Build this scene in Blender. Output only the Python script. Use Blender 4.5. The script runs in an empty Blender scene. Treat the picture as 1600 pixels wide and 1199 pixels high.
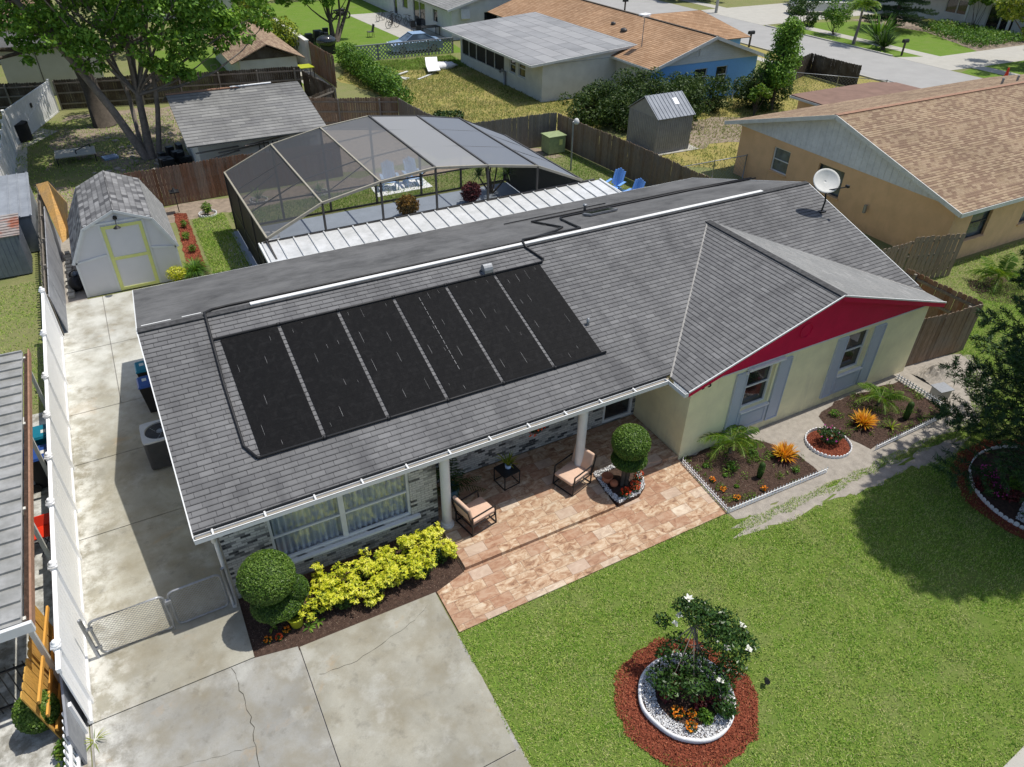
import bpy, math, random
import numpy as np
from mathutils import Vector, Matrix
R = math.radians
SC = bpy.context.scene
COL = SC.collection
RNG = np.random.default_rng(7)
random.seed(5)

# ---------------------------------------------------------------- camera, sky, sun, exposure
CAM_H, CAM_F, YAW, PITCH, ROLL = 13.272, 1128.568, 0.509, 0.629, 0.020
def cam_axes():
    fw = np.array([math.sin(YAW)*math.cos(PITCH), math.cos(YAW)*math.cos(PITCH), -math.sin(PITCH)])
    r = np.array([math.cos(YAW), -math.sin(YAW), 0.0]); u = np.cross(r, fw)
    return fw, r*math.cos(ROLL)+u*math.sin(ROLL), -r*math.sin(ROLL)+u*math.cos(ROLL)
FW, RT, UP = cam_axes()
cd = bpy.data.cameras.new('camera'); cam = bpy.data.objects.new('camera', cd); COL.objects.link(cam)
cd.sensor_width = 36; cd.lens = CAM_F/1600*36; cd.clip_start = .2; cd.clip_end = 2000
cam.matrix_world = Matrix(((RT[0], UP[0], -FW[0], 0), (RT[1], UP[1], -FW[1], 0), (RT[2], UP[2], -FW[2], CAM_H), (0, 0, 0, 1)))
SC.camera = cam
SUN_DIR = Vector((.39, -.02, 1.0)).normalized()          # towards the sun
w = bpy.data.worlds.new("World"); SC.world = w; w.use_nodes = True
sky = w.node_tree.nodes.new('ShaderNodeTexSky'); sky.sky_type = 'NISHITA'; sky.sun_disc = False
sky.sun_elevation = math.asin(SUN_DIR.z); sky.sun_rotation = math.atan2(SUN_DIR.x, SUN_DIR.y)
sky.dust_density = 1.5
w.node_tree.links.new(sky.outputs[0], w.node_tree.nodes['Background'].inputs[0])
w.node_tree.nodes['Background'].inputs[1].default_value = .115
sl = bpy.data.lights.new('sun', 'SUN'); sl.energy = 3.7; sl.angle = R(.5); sl.color = (1, .955, .88)
so = bpy.data.objects.new('sun', sl); COL.objects.link(so); so.location = (20, 5, 40)
so.rotation_euler = SUN_DIR.to_track_quat('Z', 'Y').to_euler()
SC.view_settings.view_transform = 'Standard'; SC.view_settings.look = 'None'
SC.view_settings.exposure = .22; SC.view_settings.gamma = 1

# ---------------------------------------------------------------- mesh and object helpers
ORG = {}
def tag(o, label=None, cat=None, group=None, kind=None):
    if label: o['label'] = label
    if cat: o['category'] = cat
    if group: o['group'] = group
    if kind: o['kind'] = kind
    return o
def thing(name, label, cat, loc=(0, 0, 0), rz=0, group=None, local=False):
    o = bpy.data.objects.new(name, None); COL.objects.link(o); o.empty_display_size = .2
    o.location = loc; o.rotation_euler = (0, 0, rz)
    ORG[o.name] = Vector((0, 0, 0)) if local else Vector(loc)
    return tag(o, label, cat, group)
def link_mesh(name, me, parent=None, org=None):
    o = bpy.data.objects.new(name, me); COL.objects.link(o)
    if parent is not None: o.parent = parent; ORG[o.name] = ORG[parent.name]
    else: ORG[o.name] = Vector(org or (0, 0, 0)); o.location = ORG[o.name]
    return o
def raw(name, V, F, mats, parent=None, smooth=False, mi=None, uv=None):
    """V (n,3) array in world (or local) coordinates, F array/list of faces"""
    V = np.asarray(V, dtype=np.float64).reshape(-1, 3)
    if parent is not None: org = ORG[parent.name]
    else:
        lo, hi = V.min(0), V.max(0); org = Vector(((lo[0]+hi[0])/2, (lo[1]+hi[1])/2, lo[2]))
    V = V - np.array(org)
    me = bpy.data.meshes.new(name)
    if isinstance(F, np.ndarray):
        n, k = F.shape
        me.vertices.add(len(V)); me.vertices.foreach_set('co', V.ravel())
        me.loops.add(n*k); me.loops.foreach_set('vertex_index', F.ravel().astype(np.int32))
        me.polygons.add(n); me.polygons.foreach_set('loop_start', np.arange(0, n*k, k, dtype=np.int32))
        try: me.polygons.foreach_set('loop_total', np.full(n, k, dtype=np.int32))
        except Exception: pass
        me.update(calc_edges=True)
    else:
        me.from_pydata([tuple(v) for v in V], [], F)
    for m in (mats if isinstance(mats, (list, tuple)) else [mats]): me.materials.append(m)
    if mi is not None: me.polygons.foreach_set('material_index', np.array(mi, dtype=np.int32))
    if uv is not None:
        l = me.uv_layers.new(name='UVMap'); l.data.foreach_set('uv', np.array(uv, dtype=np.float32).ravel())
    if smooth: me.polygons.foreach_set('use_smooth', np.ones(len(me.polygons), dtype=bool))
    me.update()
    return link_mesh(name, me, parent, org)

class MB:
    def __init__(s): s.v = []; s.f = []; s.u = []; s.m = []
    def add(s, vs, fs, m=0, uvs=None):
        o = len(s.v); s.v += [tuple(v) for v in vs]
        for k, f in enumerate(fs):
            s.f.append([i+o for i in f]); s.m.append(m)
            s.u += (uvs[k] if uvs else [(0, 0)]*len(f))
        return s
    def obox(s, c, a, b, d, m=0):
        c, a, b, d = map(Vector, (c, a, b, d))
        vs = [c+i*a+j*b+k*d for k in (-1, 1) for j in (-1, 1) for i in (-1, 1)]
        return s.add(vs, [(0, 2, 3, 1), (4, 5, 7, 6), (0, 1, 5, 4), (2, 6, 7, 3), (0, 4, 6, 2), (1, 3, 7, 5)], m)
    def box(s, x0, x1, y0, y1, z0, z1, m=0):
        return s.obox(((x0+x1)/2, (y0+y1)/2, (z0+z1)/2), (abs(x1-x0)/2, 0, 0), (0, abs(y1-y0)/2, 0), (0, 0, abs(z1-z0)/2), m)
    def beam(s, a, b, w, h, m=0, up=(0, 0, 1)):
        a, b = Vector(a), Vector(b); d = b-a; L = d.length
        if L < 1e-6: return s
        t = d/L; up = Vector(up)
        if abs(t.dot(up)) > .97: up = Vector((1, 0, 0)) if abs(t.x) < .9 else Vector((0, 1, 0))
        side = t.cross(up).normalized(); u = side.cross(t)
        return s.obox((a+b)/2, t*L/2, side*w/2, u*h/2, m)
    def tube(s, pts, r, n=8, m=0, caps=True):
        pts = [Vector(p) for p in pts]; rs = r if isinstance(r, (list, tuple)) else [r]*len(pts)
        vs = []; fs = []; ref = None
        for i, p in enumerate(pts):
            t = ((pts[min(i+1, len(pts)-1)]-pts[max(i-1, 0)])).normalized()
            if ref is None: ref = Vector((0, 0, 1)) if abs(t.z) < .9 else Vector((1, 0, 0))
            a = t.cross(ref)
            if a.length < 1e-4: a = t.cross(Vector((0, 1, 0)))
            a.normalize(); b = t.cross(a); ref = b.cross(t) if False else ref
            for k in range(n):
                q = 2*math.pi*k/n; vs.append(p+(a*math.cos(q)+b*math.sin(q))*rs[i])
        for i in range(len(pts)-1):
            for k in range(n):
                fs.append((i*n+k, i*n+(k+1) % n, (i+1)*n+(k+1) % n, (i+1)*n+k))
        if caps: fs.append(tuple(range(n))); fs.append(tuple((len(pts)-1)*n+k for k in range(n))[::-1])
        return s.add(vs, fs, m)
    def cyl(s, a, b, r0, r1=None, n=14, m=0): return s.tube([a, b], [r0, r0 if r1 is None else r1], n, m)
    def lathe(s, prof, c=(0, 0, 0), n=20, m=0):
        vs = []; fs = []
        for r, z in prof:
            for k in range(n):
                q = 2*math.pi*k/n; vs.append((c[0]+r*math.cos(q), c[1]+r*math.sin(q), c[2]+z))
        for i in range(len(prof)-1):
            for k in range(n): fs.append((i*n+k, i*n+(k+1) % n, (i+1)*n+(k+1) % n, (i+1)*n+k))
        fs.append(tuple(range(n))[::-1]); fs.append(tuple((len(prof)-1)*n+k for k in range(n)))
        return s.add(vs, fs, m)
    def ball(s, c, r, sc=(1, 1, 1), nu=14, nv=9, m=0, jit=0):
        vs = []; fs = []
        for j in range(nv+1):
            th = math.pi*j/nv
            for i in range(nu):
                q = 2*math.pi*i/nu; k = r*(1+random.uniform(-jit, jit))
                vs.append((c[0]+k*sc[0]*math.sin(th)*math.cos(q), c[1]+k*sc[1]*math.sin(th)*math.sin(q), c[2]+k*sc[2]*math.cos(th)))
        for j in range(nv):
            for i in range(nu): fs.append((j*nu+i, (j+1)*nu+i, (j+1)*nu+(i+1) % nu, j*nu+(i+1) % nu))
        return s.add(vs, fs, m)
    def prism(s, poly, z0, z1, m=0):
        n = len(poly); vs = [(x, y, z0) for x, y in poly]+[(x, y, z1) for x, y in poly]
        return s.add(vs, [tuple(range(n))[::-1], tuple(range(n, 2*n))]+[(i, (i+1) % n, n+(i+1) % n, n+i) for i in range(n)], m)
    def solid(s, front, off, m=0):
        """extrude polygon (list of 3D points) by vector off"""
        n = len(front); off = Vector(off); vs = [Vector(p) for p in front]+[Vector(p)+off for p in front]
        return s.add(vs, [tuple(range(n)), tuple(range(n, 2*n))[::-1]]+[(i, n+i, n+(i+1) % n, (i+1) % n) for i in range(n)], m)
    def build(s, name, mats, parent=None, smooth=False):
        o = raw(name, s.v, s.f, mats, parent, smooth, s.m, s.u)
        return o
def bevel(o, w=.01, seg=2):
    m = o.modifiers.new('bevel', 'BEVEL'); m.width = w; m.segments = seg; m.limit_method = 'ANGLE'; m.angle_limit = R(35)
    return o
def copy_thing(src, loc, rz=0, label=None, group=None, scale=1):
    r = src.copy(); COL.objects.link(r); r.location = loc; r.rotation_euler = (0, 0, rz); r.scale = (scale,)*3
    if label: r['label'] = label
    if group: r['group'] = group
    for ch in list(src.children):
        c = ch.copy(); COL.objects.link(c); c.parent = r
        for g in list(ch.children):
            d = g.copy(); COL.objects.link(d); d.parent = c
    return r

# ---------------------------------------------------------------- materials
class NT:
    def __init__(s, name, rough=.85, spec=.25, metal=0):
        s.mat = bpy.data.materials.new(name); s.mat.use_nodes = True; s.t = s.mat.node_tree
        s.b = s.t.nodes['Principled BSDF']; s.out = s.t.nodes['Material Output']
        s.b.inputs['Roughness'].default_value = rough; s.b.inputs['Metallic'].default_value = metal
        s.b.inputs['Specular IOR Level'].default_value = spec
        s._pos = s._uv = s._isl = None
    def link(s, a, b): s.t.links.new(a, b)
    def put(s, inp, v):
        if hasattr(v, 'is_linked') or isinstance(v, bpy.types.NodeSocket): s.link(v, inp)
        elif isinstance(v, (tuple, list)) and inp.type == 'RGBA' and len(v) == 3: inp.default_value = (*v, 1)
        else: inp.default_value = v
    def node(s, t, **k):
        n = s.t.nodes.new(t)
        for a, b in k.items(): setattr(n, a, b)
        return n
    @property
    def pos(s):
        if s._pos is None: s._pos = s.node('ShaderNodeNewGeometry').outputs['Position']
        return s._pos
    @property
    def uv(s):
        if s._uv is None: s._uv = s.node('ShaderNodeTexCoord').outputs['UV']
        return s._uv
    @property
    def isl(s):
        if s._isl is None: s._isl = s.node('ShaderNodeNewGeometry').outputs['Random Per Island']
        return s._isl
    def m(s, op, a, b=0.0, c=0.0, clamp=False):
        n = s.node('ShaderNodeMath', operation=op, use_clamp=clamp)
        for i, v in enumerate((a, b, c)): s.put(n.inputs[i], v)
        return n.outputs[0]
    def mix(s, f, a, b, mode='MIX'):
        n = s.node('ShaderNodeMix', data_type='RGBA', blend_type=mode)
        s.put(n.inputs[0], f); s.put(n.inputs[6], a); s.put(n.inputs[7], b); return n.outputs[2]
    def sep(s, v): n = s.node('ShaderNodeSeparateXYZ'); s.link(v, n.inputs[0]); return n.outputs
    def comb(s, x, y, z=0.0):
        n = s.node('ShaderNodeCombineXYZ')
        for i, v in enumerate((x, y, z)): s.put(n.inputs[i], v)
        return n.outputs[0]
    def scale(s, v, k, off=(0, 0, 0)):
        n = s.node('ShaderNodeMapping'); s.link(v, n.inputs[0]); n.inputs['Scale'].default_value = k; n.inputs['Location'].default_value = off; return n.outputs[0]
    def noise(s, sc, det=4, rough=.55, vec=None, dist=0, off=None):
        n = s.node('ShaderNodeTexNoise'); v = vec if vec is not None else s.pos
        if off: v = s.scale(v, (1, 1, 1), off)
        s.link(v, n.inputs['Vector']); n.inputs['Scale'].default_value = sc; n.inputs['Detail'].default_value = det
        n.inputs['Roughness'].default_value = rough; n.inputs['Distortion'].default_value = dist; return n.outputs[0]
    def ramp(s, f, lo, hi, a=0.0, b=1.0):
        n = s.node('ShaderNodeMapRange'); s.put(n.inputs[0], f)
        for i, v in enumerate((lo, hi, a, b)): n.inputs[i+1].default_value = v
        return n.outputs[0]
    def cramp(s, f, stops, interp='LINEAR'):
        n = s.node('ShaderNodeValToRGB'); s.put(n.inputs[0], f); e = n.color_ramp; e.interpolation = interp
        while len(e.elements) < len(stops): e.elements.new(.5)
        for k, (p, c) in enumerate(stops): e.elements[k].position = p; e.elements[k].color = (*c, 1)
        return n.outputs[0]
    def cells(s, u, v, wd, ht, off=.5, gap=.02, jog=True):
        """running-bond cells: returns (per-cell random, per-cell random 2, joint mask 1=joint)"""
        row = s.m('FLOOR', s.m('DIVIDE', v, ht)); un = s.m('DIVIDE', u, wd)
        if jog:
            wn = s.node('ShaderNodeTexWhiteNoise', noise_dimensions='1D'); s.link(row, wn.inputs['W'])
            sh = s.m('ADD', s.m('MULTIPLY', row, off), s.m('MULTIPLY', wn.outputs[0], .35))
        else: sh = s.m('MULTIPLY', row, off)
        uu = s.m('ADD', un, sh); col = s.m('FLOOR', uu)
        w2 = s.node('ShaderNodeTexWhiteNoise', noise_dimensions='3D'); s.link(s.comb(col, row, 3.3), w2.inputs['Vector'])
        fu = s.m('FRACT', uu); fv = s.m('FRACT', s.m('DIVIDE', v, ht))
        j = s.m('MAXIMUM', s.m('LESS_THAN', fu, gap/wd), s.m('LESS_THAN', fv, gap/ht))
        sx = s.sep(w2.outputs[1])
        return w2.outputs[0], sx[1], j, fv
    def bump(s, h, strength=.4, dist=.02):
        n = s.node('ShaderNodeBump'); n.inputs['Strength'].default_value = strength; n.inputs['Distance'].default_value = dist
        s.link(h, n.inputs['Height']); s.link(n.outputs[0], s.b.inputs['Normal'])
    def col(s, c): s.put(s.b.inputs['Base Color'], c); return s.mat
def mul(c, k): return tuple(min(1, x*k) for x in c)
def plain(name, c, rough=.7, metal=0, var=.18, sc=6, spec=.3, bump=0, fine=60):
    n = NT(name, rough, spec, metal)
    a = n.ramp(n.noise(sc, 5, .6), .3, .7); b = n.ramp(n.noise(fine, 3), .3, .7)
    f = n.m('ADD', n.m('MULTIPLY', a, .7), n.m('MULTIPLY', b, .3))
    n.col(n.mix(f, mul(c, 1-var), mul(c, 1+var)))
    if bump: n.bump(n.noise(fine, 4), bump, .01)
    return n.mat
M = {}
M['white'] = plain('white_vinyl', (.90, .90, .90), .45, var=.05, sc=2)
M['trim'] = plain('white_trim', (.68, .69, .68), .5, var=.08)
M['offwhite'] = plain('old_white_paint', (.60, .60, .57), .7, var=.15, sc=3)
M['shutter'] = plain('grey_blue_paint', (.46, .50, .57), .55, var=.05)
M['stucco'] = plain('pale_yellow_stucco', (.80, .77, .50), .9, var=.09, sc=2, bump=.5, fine=90)
def m_stucco(name, c, dirt):
    n = NT(name, .92, .15); z = n.sep(n.pos)[2]; a = n.ramp(n.noise(1.6, 5, .6), .3, .7, .90, 1.06); b = n.noise(85, 4, .6)
    sc_ = n.node('ShaderNodeVectorMath', operation='SCALE'); sc_.inputs[0].default_value = c; n.link(a, sc_.inputs['Scale'])
    k = n.m('MULTIPLY', n.ramp(z, .02, .45, 1, 0), n.ramp(n.noise(3.5, 5, .7), .35, .65)); col = n.mix(n.m('MULTIPLY', k, .65), sc_.outputs[0], dirt)
    st = n.m('MULTIPLY', n.ramp(n.noise(2.2, 4, .6, vec=n.scale(n.pos, (2.2, 2.2, .25))), .58, .75), .22); col = n.mix(st, col, dirt); n.col(col); n.bump(b, .5, .012); return n.mat
M['stucco'] = m_stucco('pale_yellow_stucco', (.90, .84, .54), (.46, .41, .31))
M['red'] = plain('crimson_paint', (.60, .008, .062), .7, var=.14, sc=2, bump=.3)
M['black'] = plain('black_plastic', (.016, .016, .017), .5, var=.2)
M['blackmetal'] = plain('black_metal', (.02, .02, .022), .4, var=.15)
M['galv'] = plain('galvanised_steel', (.30, .31, .32), .45, .5, var=.2, sc=15)
M['darkmetal'] = plain('bronze_metal', (.075, .07, .065), .5, .2, var=.25)
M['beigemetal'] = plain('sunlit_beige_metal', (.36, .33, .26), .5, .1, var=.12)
M['gutterin'] = plain('gutter_inside', (.36, .34, .22), .8, var=.25, sc=9)
M['tan'] = plain('tan_cushion', (.62, .43, .32), .9, var=.08, sc=9, fine=200, bump=.2)
M['blueplastic'] = plain('blue_plastic', (.025, .07, .26), .4, var=.12)
M['tealplastic'] = plain('teal_plastic', (.01, .16, .24), .4, var=.12)
M['lightblue'] = plain('light_blue_paint', (.42, .58, .82), .5, var=.06)
M['skyblue'] = plain('sky_blue_plastic', (.16, .35, .78), .5, var=.06)
M['redplastic'] = plain('red_plastic', (.62, .035, .012), .4, var=.1)
M['terracotta'] = plain('terracotta', (.45, .16, .08), .8, var=.15)
M['limepot'] = plain('lime_glaze', (.42, .46, .03), .4, var=.08)
M['bluepot'] = plain('blue_grey_glaze', (.06, .13, .17), .3, var=.1)
M['greenbox'] = plain('faded_green_metal', (.26, .32, .16), .6, var=.25, sc=5)
M['orangewall'] = plain('orange_stucco', (.72, .43, .21), .9, var=.08, sc=1.2, bump=.3)
M['orangewall'] = m_stucco('orange_stucco', (.74, .475, .27), (.42, .27, .16))
M['bluewall'] = plain('blue_house_paint', (.20, .45, .82), .8, var=.06)
M['whitewall'] = plain('white_painted_wall', (.66, .66, .64), .8, var=.10, sc=1.5)
M['greywall'] = plain('cream_grey_wall', (.58, .57, .52), .85, var=.12, sc=1.5, bump=.2)
M['beigewall'] = plain('beige_siding', (.46, .45, .38), .85, var=.06, sc=2)
M['conc_dark'] = plain('grey_concrete_block', (.30, .29, .27), .9, var=.3, sc=5, bump=.3)
M['sandstone'] = plain('grey_sand', (.31, .28, .24), .95, var=.25, sc=5, bump=.6, fine=35)
M['dirt'] = plain('dry_dirt', (.25, .20, .15), .95, var=.4, sc=4, bump=.7, fine=30)
M['mulch'] = plain('dark_brown_mulch', (.060, .036, .026), .95, var=.65, sc=14, bump=1, fine=70)
M['redmulch'] = plain('red_mulch_base', (.17, .042, .022), .95, var=.5, sc=14, bump=1, fine=70)
M['whitestone'] = plain('white_stone', (.72, .72, .72), .7, var=.15, sc=20)
M['bark'] = plain('grey_brown_bark', (.20, .17, .145), .95, var=.4, sc=5, bump=.9, fine=22)
M['darkbark'] = plain('dark_bark', (.085, .07, .055), .95, var=.4, sc=5, bump=.9, fine=22)
M['road'] = plain('sun_bleached_asphalt', (.32, .315, .30), .9, var=.10, sc=.7, bump=.2, fine=14)
M['sidewalk'] = plain('sidewalk_concrete', (.40, .385, .34), .9, var=.10, sc=1.5, bump=.15)
M['carblue'] = plain('pale_blue_car_paint', (.30, .42, .60), .25, .3, var=.03, spec=.6)
M['carwhite'] = plain('white_car_paint', (.72, .74, .80), .3, 0, var=.03, spec=.5)
M['tyre'] = plain('tyre_rubber', (.02, .02, .02), .8, var=.2)
M['water'] = plain('pool_water', (.25, .38, .42), .08, 0, var=.05, spec=.8)
M['pooldeck'] = plain('pale_blue_grey_deck', (.33, .37, .42), .7, var=.12, sc=1.5)
M['orangewood'] = plain('fresh_orange_wood', (.66, .34, .07), .8, var=.10, sc=5)
M['rustbrown'] = plain('rusty_brown_trim', (.30, .17, .11), .8, var=.3, sc=9)
M['curtain'] = plain('curtain', (.56, .58, .66), .9, var=.1)

def m_glass(name, c=(.02, .023, .026), rough=.06):
    n = NT(name, rough, .8); return n.col(n.mix(n.ramp(n.noise(1.7, 3), .4, .7), mul(c, .6), mul(c, 1.8)))
M['glass'] = m_glass('dark_window_glass')
M['glassblue'] = m_glass('blue_window_glass', (.06, .085, .11))
def m_clear():
    n = NT('clear_window_glass', .03, .8); n.b.inputs['Base Color'].default_value = (.7, .8, .75, 1)
    tr = n.node('ShaderNodeBsdfTransparent'); tr.inputs[0].default_value = (.95, .97, .96, 1)
    lw = n.node('ShaderNodeLayerWeight'); lw.inputs[0].default_value = .35
    gl = n.node('ShaderNodeBsdfGlossy'); gl.inputs['Roughness'].default_value = .03; gl.inputs['Color'].default_value = (.8, .8, .8, 1)
    mx = n.node('ShaderNodeMixShader'); n.link(n.m('ADD', n.m('MULTIPLY', lw.outputs['Fresnel'], .16), .02), mx.inputs[0]); n.link(tr.outputs[0], mx.inputs[1]); n.link(gl.outputs[0], mx.inputs[2])
    n.link(mx.outputs[0], n.out.inputs[0]); return n.mat
M['clear'] = m_clear()
def m_screen(name, c, base, facing):
    """insect screen: fine mesh, more opaque the shallower it is seen"""
    n = NT(name, .6, .3); n.col(c)
    tr = n.node('ShaderNodeBsdfTransparent'); lw = n.node('ShaderNodeLayerWeight'); lw.inputs[0].default_value = .5
    mx = n.node('ShaderNodeMixShader'); f = n.m('ADD', n.m('MULTIPLY', lw.outputs['Facing'], facing), base, clamp=True)
    n.link(f, mx.inputs[0]); n.link(tr.outputs[0], mx.inputs[1]); n.link(n.b.outputs[0], mx.inputs[2])
    n.link(mx.outputs[0], n.out.inputs[0]); return n.mat
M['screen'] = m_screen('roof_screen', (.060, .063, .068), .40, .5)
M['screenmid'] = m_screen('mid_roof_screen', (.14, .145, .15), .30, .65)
M['screenlight'] = m_screen('sunglare_roof_screen', (.25, .255, .26), .35, .75)
M['screenblue'] = m_screen('skyglare_roof_screen', (.15, .165, .19), .38, .75)  # blue sheen of sky reflection put into the screen colour
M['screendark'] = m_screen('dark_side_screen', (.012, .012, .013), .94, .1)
M['screenfront'] = m_screen('front_side_screen', (.05, .055, .06), .06, .25)

def m_shingle(name, c1, c2, dark, wd=.30, ht=.14, warm=None, streak=.25):
    n = NT(name, .92, .15); x = n.sep(n.uv)
    r1, r2, j, fv = n.cells(x[0], x[1], wd, ht, .5, .012)
    c = n.mix(r1, c1, c2)
    if warm: c = n.mix(n.m('GREATER_THAN', r2, .55), c, warm)
    c = n.mix(n.m('MULTIPLY', n.m('GREATER_THAN', r2, .93), .5), c, mul(c2, 1.25))
    c = n.mix(n.m('MULTIPLY', j, n.ramp(n.noise(9, 3, .6), .35, .6, .25, .9)), c, dark)
    c = n.mix(n.m('MULTIPLY', n.ramp(fv, .12, .3, 1, 0), .35), c, dark)
    st = n.noise(1, 4, .6, vec=n.scale(n.uv, (1.6, .35, 1)))
    c = n.mix(n.m('MULTIPLY', n.ramp(st, .5, .72), streak), c, mul(dark, 1.6))
    dr_ = n.m('MULTIPLY', n.ramp(x[1], .2, 2.0, 1, 0), n.ramp(n.noise(1, 4, .6, vec=n.scale(n.uv, (1.5, .25, 1), (3, 0, 0))), .50, .66)); c = n.mix(n.m('MULTIPLY', dr_, streak*1.1), c, mul(dark, 2))
    big = n.ramp(n.noise(.35, 3), .3, .7, .84, 1.12)
    cc = n.node('ShaderNodeVectorMath', operation='SCALE'); n.link(c, cc.inputs[0]); n.link(big, cc.inputs['Scale'])
    c = n.mix(n.ramp(n.noise(160, 2), .3, .7, 0, .25), cc.outputs[0], dark)
    n.col(c); n.bump(n.m('ADD', n.m('MULTIPLY', n.m('SUBTRACT', 1.0, j), .6), n.m('MULTIPLY', n.noise(90, 2), .4)), .35, .01)
    return n.mat
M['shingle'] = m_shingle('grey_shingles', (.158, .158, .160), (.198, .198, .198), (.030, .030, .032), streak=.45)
M['shingle2'] = m_shingle('old_grey_shingles', (.20, .20, .20), (.27, .27, .26), (.07, .07, .07), .9, .28, streak=.5)
M['shinglemix'] = m_shingle('mottled_grey_shingles', (.085, .085, .09), (.30, .30, .30), (.05, .05, .05), .3, .2)
M['shinglelight'] = m_shingle('pale_shingles', (.24, .245, .24), (.29, .29, .28), (.12, .12, .12), .3, .14, streak=.3)
M['shingletan'] = m_shingle('tan_brown_shingles', (.31, .225, .145), (.38, .29, .195), (.12, .08, .055), .26, .13, warm=(.235, .16, .11))
M['shingleorange'] = m_shingle('orange_brown_shingles', (.35, .215, .125), (.44, .285, .175), (.15, .08, .04), .4, .2)
def m_rolled():
    n = NT('dark_rolled_roofing', .9, .2)
    a = n.ramp(n.noise(.55, 5, .62, dist=.6), .38, .66); b = n.ramp(n.noise(2.2, 6, .65), .35, .7)
    c = n.mix(a, (.135, .135, .135), (.065, .065, .066)); c = n.mix(n.m('MULTIPLY', b, .45), c, (.18, .18, .175))
    c = n.mix(n.m('MULTIPLY', n.ramp(n.noise(4, 4, .6, vec=n.scale(n.uv, (.35, 3, 1))), .5, .8), .5), c, (.04, .04, .04))
    x = n.sep(n.uv); seam = n.m('LESS_THAN', n.m('FRACT', n.m('DIVIDE', x[1], .92)), .022)
    c = n.mix(n.m('MULTIPLY', seam, .55), c, (.03, .03, .03))
    n.col(c); n.bump(n.noise(70, 3), .3, .01); return n.mat
M['rolled'] = m_rolled()
def m_flatroof():
    n = NT('patched_flat_roofing', .85, .25); x = n.sep(n.pos)
    a = n.ramp(n.noise(.5, 5, .6), .4, .7); c = n.mix(a, (.26, .265, .27), (.17, .175, .18))
    r1, r2, j, fv = n.cells(x[1], x[0], 2.3, 1.0, .4, .05)
    c = n.mix(n.m('MULTIPLY', r1, .55), c, (.36, .36, .36)); c = n.mix(n.m('MULTIPLY', j, .8), c, (.10, .10, .105))
    n.col(c); return n.mat
M['flatroof'] = m_flatroof()
def m_brick():
    n = NT('whitewashed_brick', .9, .2); p = n.sep(n.pos); u = n.m('ADD', p[0], p[1])
    r1, r2, j, fv = n.cells(u, p[2], .205, .072, .5, .010, jog=False)
    cl = n.noise(1.5, 2, .5, vec=n.scale(n.pos, (1.2, 1.2, 2.5)))
    k = n.m('ADD', n.m('MULTIPLY', r1, .75), n.m('MULTIPLY', cl, .6))
    c = n.cramp(k, [(.50, (.56, .55, .51)), (.78, (.44, .44, .41)), (.90, (.17, .17, .165)), (1.0, (.045, .045, .046))])
    c = n.mix(n.m('MULTIPLY', n.ramp(n.noise(25, 4), .45, .7), .5), c, (.20, .20, .19))
    c = n.mix(j, c, (.22, .215, .20)); n.col(c)
    n.bump(n.m('ADD', n.m('SUBTRACT', 1.0, j), n.m('MULTIPLY', n.noise(60, 3), .5)), .6, .012); return n.mat
M['brick'] = m_brick()
def m_tiles():
    n = NT('tan_stone_tiles', .75, .25); p = n.sep(n.pos)
    r1, r2, j, fv = n.cells(p[0], p[1], .50, .30, .37, .010)
    off = n.node('ShaderNodeVectorMath', operation='ADD'); n.link(n.pos, off.inputs[0]); n.link(n.comb(n.m('MULTIPLY', r1, 31.), n.m('MULTIPLY', r2, 17.)), off.inputs[1])
    v = n.noise(3.4, 7, .72, vec=n.scale(off.outputs[0], (1.0, 1.7, 1)), dist=.9)
    c = n.cramp(v, [(.35, (.19, .10, .06)), (.45, (.37, .22, .13)), (.54, (.50, .36, .24)), (.67, (.62, .52, .39))])
    c = n.mix(n.m('MULTIPLY', n.m('GREATER_THAN', r2, .62), .55), c, (.33, .17, .105))
    c = n.mix(n.m('MULTIPLY', n.m('GREATER_THAN', r1, .90), .35), c, (.66, .60, .50))
    c = n.mix(n.m('MULTIPLY', n.ramp(n.noise(.9, 5, .6), .45, .7), .3), c, (.30, .24, .17)); c = n.mix(n.m('MULTIPLY', j, .7), c, (.15, .11, .08)); n.col(c); n.bump(n.m('ADD', n.m('SUBTRACT', 1.0, j), n.m('MULTIPLY', v, .5)), .25, .006); return n.mat
M['tiles'] = m_tiles()
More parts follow.
